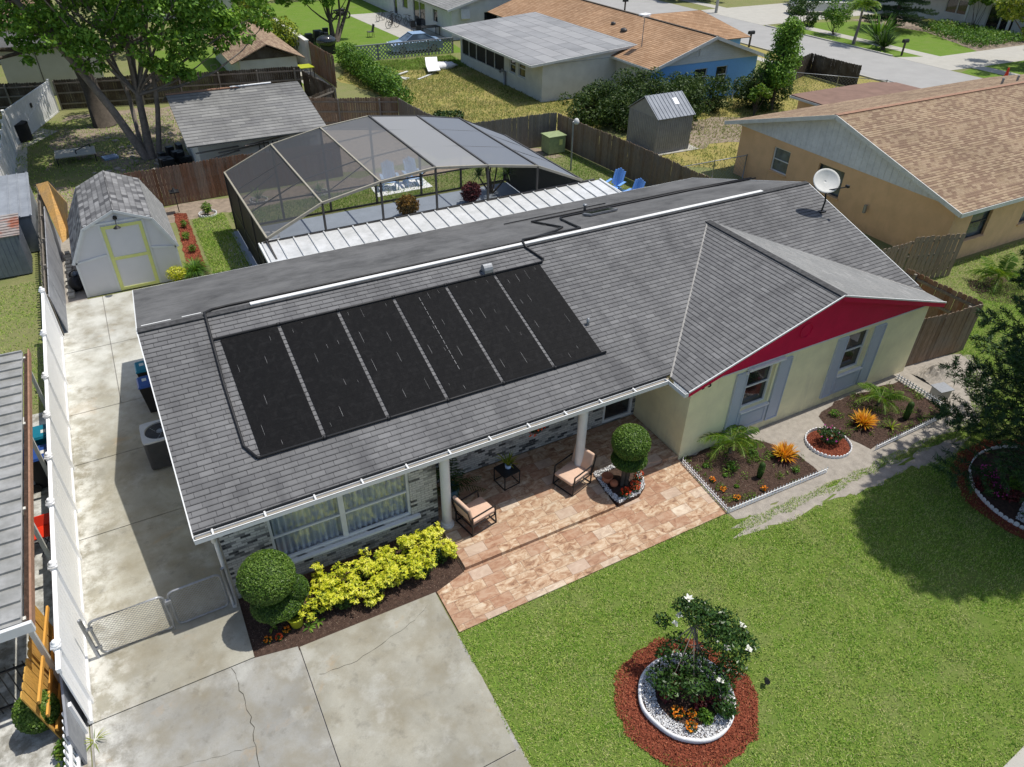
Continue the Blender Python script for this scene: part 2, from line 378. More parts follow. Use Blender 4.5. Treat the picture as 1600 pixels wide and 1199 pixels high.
def m_concrete(name='stained_concrete', base=(.385, .37, .305)):
    n = NT(name, .88, .25)
    a = n.ramp(n.noise(.55, 6, .62, dist=.4), .35, .68); b = n.ramp(n.noise(1.3, 6, .65, off=(7, 3, 0)), .42, .72); d = n.ramp(n.noise(.9, 6, .68, off=(31, 12, 0)), .54, .72)
    c = n.mix(a, base, mul(base, .66)); c = n.mix(n.m('MULTIPLY', b, .8), c, (.215, .185, .12)); c = n.mix(n.m('MULTIPLY', d, .5), c, (.54, .54, .50))
    e = n.ramp(n.noise(.8, 5, .6, off=(51, 2, 0), dist=.8), .62, .78); c = n.mix(n.m('MULTIPLY', e, .65), c, (.40, .26, .12))
    g = n.ramp(n.noise(3.2, 7, .76, off=(5, 2, 0)), .54, .72); c = n.mix(n.m('MULTIPLY', g, .6), c, (.15, .14, .115))
    p = n.sep(n.pos)                                                   # lime bloom along the fence foot
    lim = n.m('MULTIPLY', n.ramp(p[0], -3.2, -2.3, 1, 0), n.ramp(n.noise(2.4, 5, .7), .42, .6)); c = n.mix(n.m('MULTIPLY', lim, .7), c, (.74, .74, .70))
    far = n.m('MULTIPLY', n.ramp(p[1], 18.5, 22, 0, 1), n.ramp(n.noise(.9, 5, .6, off=(3, 9, 0)), .35, .6)); c = n.mix(n.m('MULTIPLY', far, .65), c, (.66, .67, .63))
    f = n.noise(45, 4, .7); c = n.mix(n.ramp(f, .3, .7, 0, .22), c, (.16, .155, .13)); n.col(c); n.bump(f, .25, .006); return n.mat
M['concrete'] = m_concrete()
M['concgrey'] = m_concrete('grey_concrete', (.335, .33, .30))
def m_wood(name, cols, rough=.9, grain=9):
    n = NT(name, rough, .15); g = n.noise(grain, 5, .65, vec=n.scale(n.pos, (5, 5, .6)))
    c = n.cramp(n.isl, [(i/(len(cols)-1) if len(cols) > 1 else 0, k) for i, k in enumerate(cols)])
    c = n.mix(n.ramp(g, .38, .7, 0, .6), c, mul(cols[0], .35)); c = n.mix(n.ramp(n.noise(1.1, 4), .45, .75, 0, .5), c, (.21, .20, .18))
    n.col(c); n.bump(g, .5, .01); return n.mat
M['fence'] = m_wood('weathered_fence_wood', [(.18, .12, .08), (.28, .195, .13), (.24, .18, .135), (.33, .235, .165)])
M['fencegrey'] = m_wood('grey_fence_wood', [(.18, .165, .14), (.25, .225, .19), (.21, .18, .15)])
M['fencered'] = m_wood('red_brown_fence_wood', [(.19, .10, .06), (.28, .15, .095), (.24, .16, .12), (.30, .20, .14)])
M['fencedark'] = m_wood('dark_fence_wood', [(.055, .045, .035), (.09, .07, .05), (.075, .06, .045)])
M['gatewood'] = m_wood('sun_bleached_gate_wood', [(.26, .19, .14), (.34, .26, .19), (.30, .23, .17)])
M['plankorange'] = m_wood('orange_plank', [(.60, .33, .07), (.68, .40, .10), (.62, .36, .09)])
M['plywood'] = m_wood('plywood', [(.55, .32, .10), (.58, .34, .12)], grain=3)
def m_ribbed(name, c1, c2, rust=0.0, rough=.5, metal=.2):
    n = NT(name, rough, .4, metal); a = n.ramp(n.noise(1.6, 5, .65), .35, .7); b = n.ramp(n.noise(6, 5, .7), .45, .7)
    c = n.mix(a, c1, c2); c = n.mix(n.m('MULTIPLY', b, .35), c, mul(c2, .7))
    if rust: c = n.mix(n.m('MULTIPLY', n.ramp(n.noise(1.3, 4, .6, off=(4, 4, 4)), .5, .6), rust), c, (.33, .11, .06))
    return n.col(c)
M['whiteribs'] = m_ribbed('white_metal_roofing', (.66, .67, .67), (.50, .51, .50))
M['greyribs'] = m_ribbed('grey_metal_roofing', (.40, .40, .385), (.24, .24, .22))
M['blueribs'] = m_ribbed('blue_grey_metal', (.27, .295, .33), (.20, .22, .25), rough=.65, metal=0)
M['rustribs'] = m_ribbed('rusty_metal', (.42, .40, .38), (.30, .24, .21), .9)
M['graysteel'] = m_ribbed('grey_steel_siding', (.32, .32, .33), (.25, .25, .26))
M['sheet'] = m_ribbed('grey_boards', (.33, .34, .36), (.22, .23, .25), rough=.8, metal=0)
M['gableboards'] = m_ribbed('weathered_white_boards', (.72, .73, .76), (.58, .59, .62), rough=.8, metal=0)
def m_panel():
    n = NT('black_solar_mat', .7, .15); x = n.sep(n.uv)
    fine = n.m('FRACT', n.m('MULTIPLY', x[0], 45.)); row = n.ramp(n.m('FRACT', n.m('DIVIDE', x[1], .17)), 0, .1)
    c = n.mix(n.ramp(n.noise(4, 6, .7, dist=1.5), .5, .75), (.0045, .0045, .005), (.013, .013, .0135))
    c = n.mix(n.m('MULTIPLY', n.m('SUBTRACT', 1.0, row), .5), c, (.003, .003, .003)); n.col(c)
    n.bump(n.m('ADD', fine, n.m('ADD', n.m('MULTIPLY', row, 1.5), n.m('MULTIPLY', n.noise(6, 4, .6), 3.))), .5, .008); return n.mat
M['panel'] = m_panel()

M['slit'] = plain('grey_slit', (.20, .20, .20), .6, var=.4, sc=9)
def leafmat(name, cols, trans=.25, rough=.55, big=.6):
    n = NT(name, rough, .3)
    f = n.m('ADD', n.m('MULTIPLY', n.isl, 1-big*.5), n.m('MULTIPLY', n.ramp(n.noise(.9, 3), .35, .65), big*.5))
    c = n.cramp(f, [(i/(len(cols)-1), k) for i, k in enumerate(cols)]); n.col(c)
    t = n.node('ShaderNodeBsdfTranslucent'); n.link(n.mix(1.0, c, (1.0, 1.0, .45), 'MULTIPLY'), t.inputs[0])
    mx = n.node('ShaderNodeMixShader'); mx.inputs[0].default_value = trans
    n.link(n.b.outputs[0], mx.inputs[1]); n.link(t.outputs[0], mx.inputs[2]); n.link(mx.outputs[0], n.out.inputs[0]); return n.mat
M['lf_tree'] = leafmat('tree_leaves', [(.04, .10, .012), (.10, .22, .022), (.19, .35, .04), (.30, .46, .08)])
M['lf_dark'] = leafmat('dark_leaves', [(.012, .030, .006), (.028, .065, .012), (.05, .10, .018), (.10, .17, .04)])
M['lf_cit'] = leafmat('citrus_leaves', [(.014, .034, .007), (.030, .062, .011), (.055, .10, .018), (.14, .19, .05)])
M['lf_box'] = leafmat('boxwood_leaves', [(.018, .045, .006), (.05, .11, .012), (.10, .18, .02), (.20, .30, .06)], .2, .45)
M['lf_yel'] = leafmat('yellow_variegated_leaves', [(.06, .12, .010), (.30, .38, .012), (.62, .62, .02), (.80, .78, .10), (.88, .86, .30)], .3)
M['lf_palm'] = leafmat('palm_leaves', [(.030, .085, .010), (.09, .19, .02), (.17, .28, .035), (.30, .34, .06)], .3)
M['lf_hedge'] = leafmat('hedge_leaves', [(.020, .055, .008), (.06, .15, .015), (.13, .26, .03), (.25, .36, .04)])
M['lf_ivy'] = leafmat('yellow_green_leaves', [(.04, .08, .01), (.12, .19, .015), (.30, .36, .03), (.42, .42, .05)])
M['lf_gard'] = leafmat('glossy_leaves', [(.012, .035, .009), (.025, .065, .014), (.05, .11, .02), (.12, .19, .06)], .15, .3)
M['lf_pine'] = leafmat('conifer_needles', [(.008, .026, .010), (.016, .045, .014), (.035, .085, .018), (.09, .15, .03)], .1)
M['lf_croton'] = leafmat('orange_croton_leaves', [(.40, .12, .01), (.70, .28, .015), (.80, .45, .03), (.75, .58, .05)], .25)
M['lf_bronze'] = leafmat('bronze_croton_leaves', [(.04, .06, .01), (.20, .11, .02), (.36, .19, .03), (.16, .17, .03)], .2)
M['lf_burg'] = leafmat('burgundy_leaves', [(.035, .008, .010), (.09, .014, .018), (.16, .025, .03), (.05, .04, .02)], .2)
M['fl_orange'] = leafmat('orange_petals', [(.75, .20, .01), (.85, .32, .02), (.80, .12, .01)], .2)
M['fl_red'] = leafmat('red_petals', [(.62, .03, .01), (.75, .08, .02), (.70, .16, .04)], .2)
M['fl_pink'] = leafmat('magenta_petals', [(.45, .03, .25), (.62, .07, .38)], .2)
M['fl_white'] = leafmat('white_petals', [(.78, .78, .70), (.85, .85, .80)], .2)
M['chips'] = leafmat('red_mulch_chips', [(.09, .022, .011), (.20, .048, .022), (.28, .075, .036), (.38, .14, .075)], 0, .9, .3)
M['chipsdark'] = leafmat('brown_mulch_chips', [(.030, .018, .013), (.070, .040, .026), (.11, .065, .045), (.26, .20, .15)], 0, .9, .3)
M['pebble'] = leafmat('white_pebbles', [(.55, .56, .57), (.70, .70, .70), (.78, .78, .76)], 0, .7, .2)

def turfcol(n, sparse=0.0):
    a = n.ramp(n.noise(.35, 4, .6), .35, .68); b = n.ramp(n.noise(1.3, 5, .65, off=(11, 5, 0)), .38, .70); d = n.ramp(n.noise(.8, 6, .7, off=(23, 41, 0)), .49-sparse, .66-sparse)
    c = n.mix(a, (.12, .245, .028), (.19, .31, .045)); c = n.mix(n.m('MULTIPLY', b, .8), c, (.29, .33, .08)); c = n.mix(n.m('MULTIPLY', n.ramp(n.noise(6, 4, .7, off=(3, 3, 0)), .42, .62), .45), c, (.075, .125, .022)); return n.mix(n.m('MULTIPLY', d, .75), c, (.33, .29, .16))
def m_lawn(name, sparse=0.0, tint=None, k=.75):
    n = NT(name, .95, .1); c = turfcol(n, sparse)
    f = n.noise(22, 5, .75); c = n.mix(n.ramp(f, .35, .65, 0, .55), c, mul((.07, .11, .02), k))
    if tint: c = n.mix(.7, c, tint)
    n.col(c); n.bump(f, .8, .03); return n.mat
M['lawn'] = m_lawn('front_lawn_soil', 0, (.12, .165, .035), .8)
M['yard'] = m_lawn('back_yard_turf', .10, (.19, .19, .085))
M['drygrass'] = m_lawn('dry_grass', .10, (.34, .27, .09))
M['greenlawn'] = m_lawn('bright_green_lawn', 0, (.12, .20, .028))
def m_blade(name, cols, tipdry=.5):
    n = NT(name, .7, .2); c = turfcol(n)
    v = n.cramp(n.isl, [(i/(len(cols)-1), k) for i, k in enumerate(cols)])
    c = n.mix(.62, c, v); n.col(c)
    t = n.node('ShaderNodeBsdfTranslucent'); n.link(c, t.inputs[0]); mx = n.node('ShaderNodeMixShader'); mx.inputs[0].default_value = .3
    n.link(n.b.outputs[0], mx.inputs[1]); n.link(t.outputs[0], mx.inputs[2]); n.link(mx.outputs[0], n.out.inputs[0]); return n.mat
M['blade'] = m_blade('grass_blades', [(.05, .15, .012), (.16, .35, .028), (.33, .54, .06), (.56, .66, .15), (.74, .67, .36)])
M['bladedry'] = m_blade('dry_grass_blades', [(.14, .17, .03), (.26, .24, .08), (.38, .31, .13), (.17, .25, .04)])
M['bladegreen'] = m_blade('lush_grass_blades', [(.06, .14, .014), (.14, .25, .028), (.22, .34, .05)])

# ---------------------------------------------------------------- foliage helpers (numpy)
def unit(a): return a/np.maximum(1e-9, np.linalg.norm(a, axis=1, keepdims=True))
def leafset(P, L, Wd, N=None, jit=.7, rng=RNG, D=None):
    """one diamond leaf at every point; N = preferred normals, D = preferred direction"""
    n = len(P); L = np.broadcast_to(L, (n,))*rng.uniform(.65, 1.25, n); Wd = np.broadcast_to(Wd, (n,))*rng.uniform(.7, 1.2, n)
    N = np.tile([0, 0, 1.0], (n, 1)) if N is None else N
    N = unit(unit(N)+rng.normal(0, jit, (n, 3)))
    T = rng.normal(0, 1, (n, 3)) if D is None else D+rng.normal(0, .35, (n, 3))
    T = unit(T-(T*N).sum(1, keepdims=True)*N); S = np.cross(N, T)
    a = P-T*L[:, None]/2; b = P+T*L[:, None]/2; c = P-T*(L*.08)[:, None]
    V = np.stack([a, c-S*Wd[:, None]/2-N*(.12*L)[:, None], b, c+S*Wd[:, None]/2-N*(.12*L)[:, None]], 1).reshape(-1, 3)
    return V, np.arange(4*n).reshape(n, 4)
def leaves(name, P, L, Wd, mat, parent=None, N=None, jit=.7, D=None, rng=RNG):
    V, F = leafset(np.asarray(P), L, Wd, N, jit, rng, D); return raw(name, V, F, mat, parent)
def clumps(blobs, n, shell=.55, rng=RNG, flat=1.0):
    """blobs: rows (x,y,z,rx,ry,rz); returns points and outward normals"""
    B = np.asarray(blobs, float); vol = (B[:, 3]*B[:, 4]*B[:, 5])**(2/3); k = rng.choice(len(B), n, p=vol/vol.sum())
    d = unit(rng.normal(0, 1, (n, 3))); r = rng.uniform(shell, 1.0, n)**.6
    P = B[k, :3]+d*r[:, None]*B[k, 3:6]; return P, d+np.array([0, 0, .45])
def crown_blobs(c, rad, nb, br, rng=RNG, low=-.6):
    """small clumps scattered through an ellipsoid"""
    out = []
    while len(out) < nb:
        d = rng.normal(0, 1, 3); d /= np.linalg.norm(d); t = rng.uniform(.45, 1.0)
        p = d*t
        if p[2] < low: continue
        s = br*rng.uniform(.6, 1.25); out.append((c[0]+p[0]*rad[0], c[1]+p[1]*rad[1], c[2]+p[2]*rad[2], s, s, s*.75))
    return out
def rod(mb, a, b, r0, r1, bend=.12, n=4, sides=7):
    a, b = Vector(a), Vector(b); L = (b-a).length; pts = []; o = Vector([random.uniform(-1, 1)*bend*L for _ in range(3)])
    for i in range(n+1):
        t = i/n; pts.append(a.lerp(b, t)+o*math.sin(math.pi*t))
    return mb.tube(pts, [r0+(r1-r0)*i/n for i in range(n+1)], sides)
def bush(name, label, cat, base, blobs, n, L, mat, group=None, wd=.5, stems=6, bark='darkbark', jit=.7, shell=.5):
    t = thing(name, label, cat, base, group=group)
    P, N = clumps(blobs, n, shell); P[:, 2] = np.maximum(P[:, 2], base[2]+.02)
    leaves('foliage', P, L, L*wd, M[mat], t, N, jit)
    mb = MB()
    for k in range(stems):
        b = blobs[k % len(blobs)]; rod(mb, (base[0]+random.uniform(-.08, .08), base[1]+random.uniform(-.08, .08), base[2]-.03), (b[0], b[1], b[2]), .03, .012, n=3, sides=5)
    mb.build('stem', M[bark], t, True); return t
def tree(name, label, base, trunk, blobs, n, L, mat, bark='bark', r=.2, limbs=12, group=None, wd=.45, extra=None, cat='tree'):
    """trunk: list of points from the base upward"""
    t = thing(name, label, cat, base, group=group)
    mb = MB(); k = len(trunk); mb.tube(trunk, [r*(1.25 if i == 0 else 1)*(1-.55*i/(k-1)) for i in range(k)], 10); mb.build('trunk', M[bark], t, True)
    mb = MB()
    for j in range(min(limbs, len(blobs))):
        b = blobs[j*max(1, len(blobs)//limbs) % len(blobs)]; s = Vector(trunk[random.randint(max(1, k//2), k-1)])
        rod(mb, s, b[:3], r*.38, r*.07, .08)
    if extra: extra(mb)
    mb.build('limbs', M[bark], t, True)
    P, N = clumps(blobs, n, .25); leaves('crown', P, L, L*wd, M[mat], t, N, .75); return t
def bladeset(c, n, L, wd, spread=.5, droop=.6, seg=4, r0=.05, rng=RNG, flat=None):
    """arching strap leaves from a centre"""
    V = []; F = []
    for i in range(n):
        a = rng.uniform(0, 2*math.pi); el = rng.uniform(*(flat or (.35, 1.45))); l = L*rng.uniform(.7, 1.15)
        d = np.array([math.cos(a), math.sin(a), 0]); s = np.array([-math.sin(a), math.cos(a), 0]); p = np.array(c, float)+d*rng.uniform(0, r0)
        e = el; o = len(V); 
        for k in range(seg+1):
            w_ = wd*.5*(1-(k/seg)**1.6)*(.6+.8*min(1, k/seg*2)); V.append(p-s*w_); V.append(p+s*w_)
            p = p+(d*math.cos(e)+np.array([0, 0, math.sin(e)]))*l/seg; e -= droop*rng.uniform(.6, 1.3)/seg*2
        for k in range(seg): F.append((o+2*k, o+2*k+1, o+2*k+3, o+2*k+2))
    return np.array(V), np.array(F)
def frondset(c, n, L, lw=.02, ll=.35, nl=22, el=(.3, 1.2), droop=1.2, rng=RNG, r0=.02):
    """feather palm fronds with leaflets"""
    V = []; F = []
    for i in range(n):
        a = 2*math.pi*(i+rng.uniform(-.3, .3))/n; e = rng.uniform(*el); l = L*rng.uniform(.75, 1.15)
        d = np.array([math.cos(a), math.sin(a), 0]); s = np.array([-math.sin(a), math.cos(a), 0]); p = np.array(c, float)+d*r0
        for k in range(nl):
            t = k/nl; T = d*math.cos(e)+np.array([0, 0, math.sin(e)])
            up = np.cross(s, T)*-1
            if t > .12:
                w_ = ll*math.sin(math.pi*min(1, (t*.95+.08)))**.6
                for sg in (-1, 1):
                    q = unit(((s*sg*.85+T*.55-np.array([0, 0, .25])+rng.normal(0, .10, 3))).reshape(1, 3))[0]; o = len(V)
                    V += [p-T*lw/2, p+T*lw/2, p+q*w_*.6+T*lw*.6, p+q*w_+np.array([0, 0, -w_*.18])]; F.append((o, o+1, o+2, o+3))
            o = len(V); p2 = p+T*l/nl; V += [p-s*.008, p+s*.008, p2+s*.007, p2-s*.007]; F.append((o, o+1, o+2, o+3))
            p = p2; e -= droop/nl*rng.uniform(.7, 1.3)
    return np.array(V), np.array(F)
def inpoly(P, poly):
    x, y = P[:, 0], P[:, 1]; c = np.zeros(len(P), bool); n = len(poly)
    for i in range(n):
        x0, y0 = poly[i]; x1, y1 = poly[(i+1) % n]
        k = ((y0 > y) != (y1 > y)); c ^= k & (x < (x1-x0)*(y-y0)/((y1-y0) if y1 != y0 else 1e-9)+x0)
    return c
def seen(P, mx=.08):
    d = P-np.array([0, 0, CAM_H]); z = d@FW; u = (d@RT)/z*CAM_F/1600; v = (d@UP)/z*CAM_F/1600
    return (z > .5) & (abs(u) < .5+mx) & (abs(v) < .375+mx)
def scatter(poly, n, z=0, rng=RNG, cull=True):
    A = np.array(poly); lo, hi = A.min(0), A.max(0); P = np.column_stack([rng.uniform(lo[0], hi[0], n), rng.uniform(lo[1], hi[1], n), np.full(n, z)])
    P = P[inpoly(P, poly)]; return P[seen(P)] if cull else P
def vnoise(P, sc, seed=0):
    """cheap value noise 0..1 on x,y"""
    g = np.random.default_rng(seed).random((64, 64)); x = P[:, 0]*sc; y = P[:, 1]*sc; i = np.floor(x).astype(int); j = np.floor(y).astype(int); fx = x-i; fy = y-j
    fx = fx*fx*(3-2*fx); fy = fy*fy*(3-2*fy); i %= 64; j %= 64; a = g[i, j]; b = g[(i+1) % 64, j]; c = g[i, (j+1) % 64]; d = g[(i+1) % 64, (j+1) % 64]
    return (a*(1-fx)+b*fx)*(1-fy)+(c*(1-fx)+d*fx)*fy
def grass(name, P, L, wd, mat, label, rng=RNG):
    n = len(P); a = rng.uniform(0, 2*math.pi, n); l = L*rng.uniform(.5, 1.3, n); tilt = rng.uniform(.35, 1.35, n)
    d = np.column_stack([np.cos(a)*np.sin(tilt), np.sin(a)*np.sin(tilt), np.cos(tilt)]); s = np.column_stack([-np.sin(a), np.cos(a), np.zeros(n)])*(wd/2)
    V = np.stack([P-s, P+s, P+d*l[:, None]], 1).reshape(-1, 3); o = raw(name, V, np.arange(3*n).reshape(n, 3), M[mat]); return tag(o, label, 'grass', kind='stuff')
def chips(name, P, L, mat, label, cat='mulch', flat=.5, wd=.35, lift=.012):
    P = P.copy(); P[:, 2] += RNG.uniform(0, lift, len(P)); V, F = leafset(P, L, L*wd, None, flat); return tag(raw(name, V, F, M[mat]), label, cat, kind='stuff')
def wobble(poly, seg=.3, amp=.06, seed=0):
    r = random.Random(seed); out = []
    for i in range(len(poly)):
        a, b = poly[i], poly[(i+1) % len(poly)]; L = math.dist(a, b); k = max(1, int(L/seg))
        for j in range(k):
            t = j/k; o = r.uniform(-amp, amp)*(0 if j == 0 else 1); nx, ny = -(b[1]-a[1])/L, (b[0]-a[0])/L
            out.append((a[0]+(b[0]-a[0])*t+nx*o, a[1]+(b[1]-a[1])*t+ny*o))
    return out
def sheet(name, poly, z, mat, kind='structure', thick=0, parent=None):
    """flat ground sheet (optionally a slab of real thickness going down)"""
    if thick: o = MB().prism(poly, z-thick, z).build(name, M[mat], parent)
    else: o = raw(name, [(x, y, z) for x, y in poly], [tuple(range(len(poly)))], M[mat], parent)
    if kind and parent is None: o['kind'] = kind
    return o
def ring(c, r0, n=40, jit=0, sx=1, sy=1, seed=1):
    q = random.Random(seed); return [(c[0]+sx*r0*(1+q.uniform(-jit, jit))*math.cos(2*math.pi*k/n), c[1]+sy*r0*(1+q.uniform(-jit, jit))*math.sin(2*math.pi*k/n)) for k in range(n)]

# ---------------------------------------------------------------- the ground and paving
g = raw('ground', [(-400, -200, 0), (400, -200, 0), (400, 600, 0), (-400, 600, 0)], [(0, 1, 2, 3)], M['yard']); g['kind'] = 'structure'
Z = .004
LAWN = [(3.6, 8.56), (3.6, -4), (40, -4), (40, 13.2), (24, 12.6), (23.2, 10.2), (21.5, 9.4), (20.2, 8.0), (16.5, 7.9), (11.1, 8.3), (11.0, 8.56)]
sheet('lawn', LAWN, Z, 'lawn')
sheet('sidewalk', [(10.95, 1.35), (12.3, 1.45), (14, 1.2), (14, -3), (9.5, -3)], 7*Z, 'sidewalk')
for k, (c, r, sx, sy) in enumerate([((12.6, 7.95), 1.0, 1.6, .32), ((15.2, 7.75), 1.1, 1.5, .25), ((17.8, 7.6), .9, 1.4, .28)]):
    sheet('bare_soil', ring(c, r, 26, .35, sx, sy, k), (2+.25*(k+1))*Z, 'sandstone')
SAND = [(11.1, 8.3), (11.1, 8.62), (14.5, 8.52), (14.45, 9.4), (16.4, 9.3), (16.45, 8.5), (19.8, 8.55), (19.9, 10.7), (20.9, 11.4), (23.4, 10.3), (22.6, 9.0), (21.4, 8.4), (20.3, 7.9), (18, 8.05), (16.5, 7.95)]
sheet('sand', wobble(SAND, .3, .07, 3), 2*Z, 'sandstone')
sheet('wall_strip', wobble([(11.2, 10.75), (11.2, 8.55), (14.6, 8.5), (16.4, 8.45), (19.9, 8.5), (19.95, 10.75)], .4, .01), Z, 'sandstone')
# mulch beds in front of the wing
BED1 = wobble([(11.12, 8.62), (14.3, 8.52), (14.35, 9.3), (13.9, 10.2), (13.4, 10.68), (11.28, 10.68)], .25, .06, 5)
BED2 = wobble([(16.35, 8.55), (19.85, 8.6), (19.9, 10.4), (17.2, 10.6), (16.2, 10.3), (16.0, 9.7)], .25, .06, 6)
for p in (BED1, BED2): sheet('mulch', p, 3*Z, 'mulch')
# front bed under the brick wall
BED3 = [(-.36, 11.56), (-.34, 10.03), (.12, 10.02), (.54, 9.84), (3.6, 9.80), (4.30, 9.9), (4.38, 10.95), (4.30, 11.56)]
sheet('mulch', [(-.40, 11.58), (-.36, 9.9), (.56, 9.70), (3.62, 9.68), (4.42, 9.85), (4.46, 11.58)], .014, 'mulch')
# concrete: slabs with real gaps
sheet('slab_bed', [(-3.34, -4), (3.58, -4), (3.58, 9.74), (.5, 9.78), (-.34, 10.0), (-.30, 27.5), (-3.34, 27.5)], 3*Z, 'conc_dark')
def slab(x0, x1, y0, y1, mat='concrete', g_=.011):
    if x0 == -3.2: x0 = -3.30
    return sheet('driveway', [(x0+g_, y0+g_), (x1-g_, y0+g_), (x1-g_, y1-g_), (x0+g_, y1-g_)], .05, mat, thick=.05)
YS = [9.95, 15.0, 17.9, 20.3, 23.9, 27.5]
for a, b in zip(YS, YS[1:]):
    if a < 20: slab(-3.2, -.30, a, b)
    else: slab(-3.2, -1.9, a, b); slab(-1.9, -.30, a, b)
sheet('driveway', [(-3.29, 5.2), (.53, 5.2), (.53, 9.79), (-.34, 9.94), (-3.29, 9.94)], .05, 'concgrey', thick=.05)
sheet('driveway', [(.56, 5.81), (3.48, 5.81), (3.52, 6.5), (3.58, 7.4), (3.5, 8.2), (3.56, 8.6), (3.58, 9.72), (.56, 9.76)], .05, 'concrete', thick=.05)
slab(-3.2, .54, .5, 5.18, 'concgrey'); slab(.54, 3.56, .5, 5.79)
mb = MB()                                                              # cracks: a dark ribbon 4 mm proud
def crack(pts, w_=.012, amp=.05, z=.0535, seed=0):
    q = random.Random(seed); P = []
    for a, b in zip(pts, pts[1:]):
        n = max(2, int(math.dist(a, b)/.12))
        for i in range(n): P.append((a[0]+(b[0]-a[0])*i/n+q.uniform(-amp, amp)*.4, a[1]+(b[1]-a[1])*i/n+q.uniform(-amp, amp)*.4))
    P.append(pts[-1])
    for a, b in zip(P, P[1:]):
        L = math.dist(a, b); 
        if L < 1e-4: continue
        k = w_*q.uniform(.4, 1.2)/2; nx, ny = -(b[1]-a[1])/L*k, (b[0]-a[0])/L*k
        mb.add([(a[0]-nx, a[1]-ny, z), (a[0]+nx, a[1]+ny, z), (b[0]+nx, b[1]+ny, z), (b[0]-nx, b[1]-ny, z)], [(0, 1, 2, 3)])
crack([(-.75, 9.9), (-.66, 8.6), (-.72, 7.6), (-.5, 6.8), (-.6, 5.4)], .014, .08, seed=1); crack([(.72, 8.95), (1.5, 8.9), (2.3, 9.1), (2.9, 9.25)], .009, .05, seed=2)
crack([(2.9, 9.25), (3.3, 9.5)], .006, seed=3); crack([(-3.1, 8.1), (-2.2, 8.4), (-.7, 8.1)], .005, seed=4); crack([(-.5, 6.8), (.4, 6.9)], .006, seed=5)
M['crackdark'] = plain('crack_dirt', (.07, .065, .05), .95, var=.3); o = mb.build('crack', M['crackdark']); o['kind'] = 'structure'
# tiled patio: upper terrace under the porch and the lower terrace, a real step between them
sheet('patio', [(3.62, 8.55), (11.03, 8.55), (11.22, 10.66), (11.24, 12.8), (4.4, 12.8), (4.4, 9.95), (3.62, 9.72)], .04, 'tiles', thick=.04)
UP_PATIO = [(4.44, 9.97), (8.62, 9.97), (8.66, 10.35), (9.0, 10.9), (9.6, 11.0), (11.22, 10.72), (11.22, 12.78), (4.52, 12.78), (4.44, 11.5)]
sheet('terrace', UP_PATIO, .14, 'tiles', thick=.096)
# neighbour's paving on the left
sheet('neighbour_paving', [(-9, -2), (-3.36, -2), (-3.36, 20.9), (-9, 20.9)], .02, 'concgrey', thick=.02)
sheet('neighbour_lawn', wobble([(-9, 21), (-3.6, 21), (-3.6, 30), (-9, 30)], .5, .1), Z, 'yard')
# back yards
sheet('pool_deck', [(3.4, 22.3), (16.9, 22.3), (16.9, 31.2), (3.4, 31.2)], .03, 'pooldeck', thick=.03)
sheet('garden_path', wobble([(2.7, 27.5), (3.35, 27.5), (3.35, 31.0), (2.6, 31.0)], .3, .05), 2*Z, 'sidewalk')
sheet('bare_earth', wobble([(-3.1, 33.2), (6, 33.6), (20, 33.9), (22, 33), (21, 35.2), (-3.1, 35.3)], .5, .25, 8), Z, 'dirt')
sheet('bare_earth', wobble([(-3.1, 27.5), (-2.4, 27.5), (-2.4, 34), (-3.1, 34)], .5, .02, 8), 2*Z, 'sandstone')
sheet('bare_earth', wobble([(-4.2, 37), (10, 36.2), (15, 36.5), (14.5, 42), (10.5, 52.5), (-2, 53)], 1, .5, 9), Z, 'dirt')
sheet('garden_path', [(-5.4, 37.5), (-4.28, 37.5), (-4.26, 47.5), (-2.7, 49.9), (-3.9, 51.3), (-5.4, 49)], 2*Z, 'sidewalk')
for k, (c, r, sx, sy) in enumerate([((-2, 42), 1.6, 1, 1.5), ((.2, 46), 1.4, 1.3, .8), ((3, 40), 1.3, 1.2, .7), ((-1.5, 51), 1.3, 1.2, .8)]):
    sheet('shaded_turf', ring(c, r, 26, .25, sx, sy, k+30), 2*Z, 'yard')
sheet('dry_lawn', wobble([(16.2, 37), (22, 36), (26, 36.2), (31, 43), (26, 43.2), (25.9, 58), (18, 59), (15.5, 55), (17.8, 46)], 1, .3, 4), Z, 'drygrass')
sheet('green_strip', wobble([(19, 56), (26, 54.5), (26.3, 58.6), (18.4, 59.2)], .8, .3, 4), 2*Z, 'greenlawn')
sheet('back_lawn', [(14.8, 60), (28, 59.4), (28.5, 63), (29, 90), (14, 90)], Z, 'greenlawn')
sheet('patio_slab', [(25.2, 66), (28.9, 64.5), (28.9, 80), (24.5, 80)], 3*Z, 'sidewalk')
sheet('far_lawn', [(4.5, 54.8), (14.4, 54.2), (14, 70), (3, 70)], Z, 'greenlawn')
sheet('concrete_pad', [(12.9, 53), (14.6, 52.8), (14.6, 60), (13.2, 60)], 2*Z, 'sidewalk')
sheet('side_yard', wobble([(22.6, 33), (28.2, 27.6), (36, 31), (44, 34), (48, 36), (48.7, 42), (42, 44), (36.8, 37), (30, 36)], 1, .3, 4), Z, 'drygrass')
sheet('bare_earth', wobble([(27.8, 31.5), (33, 31), (37, 34.5), (31, 36), (28.5, 34)], .6, .4, 2), 2*Z, 'dirt')
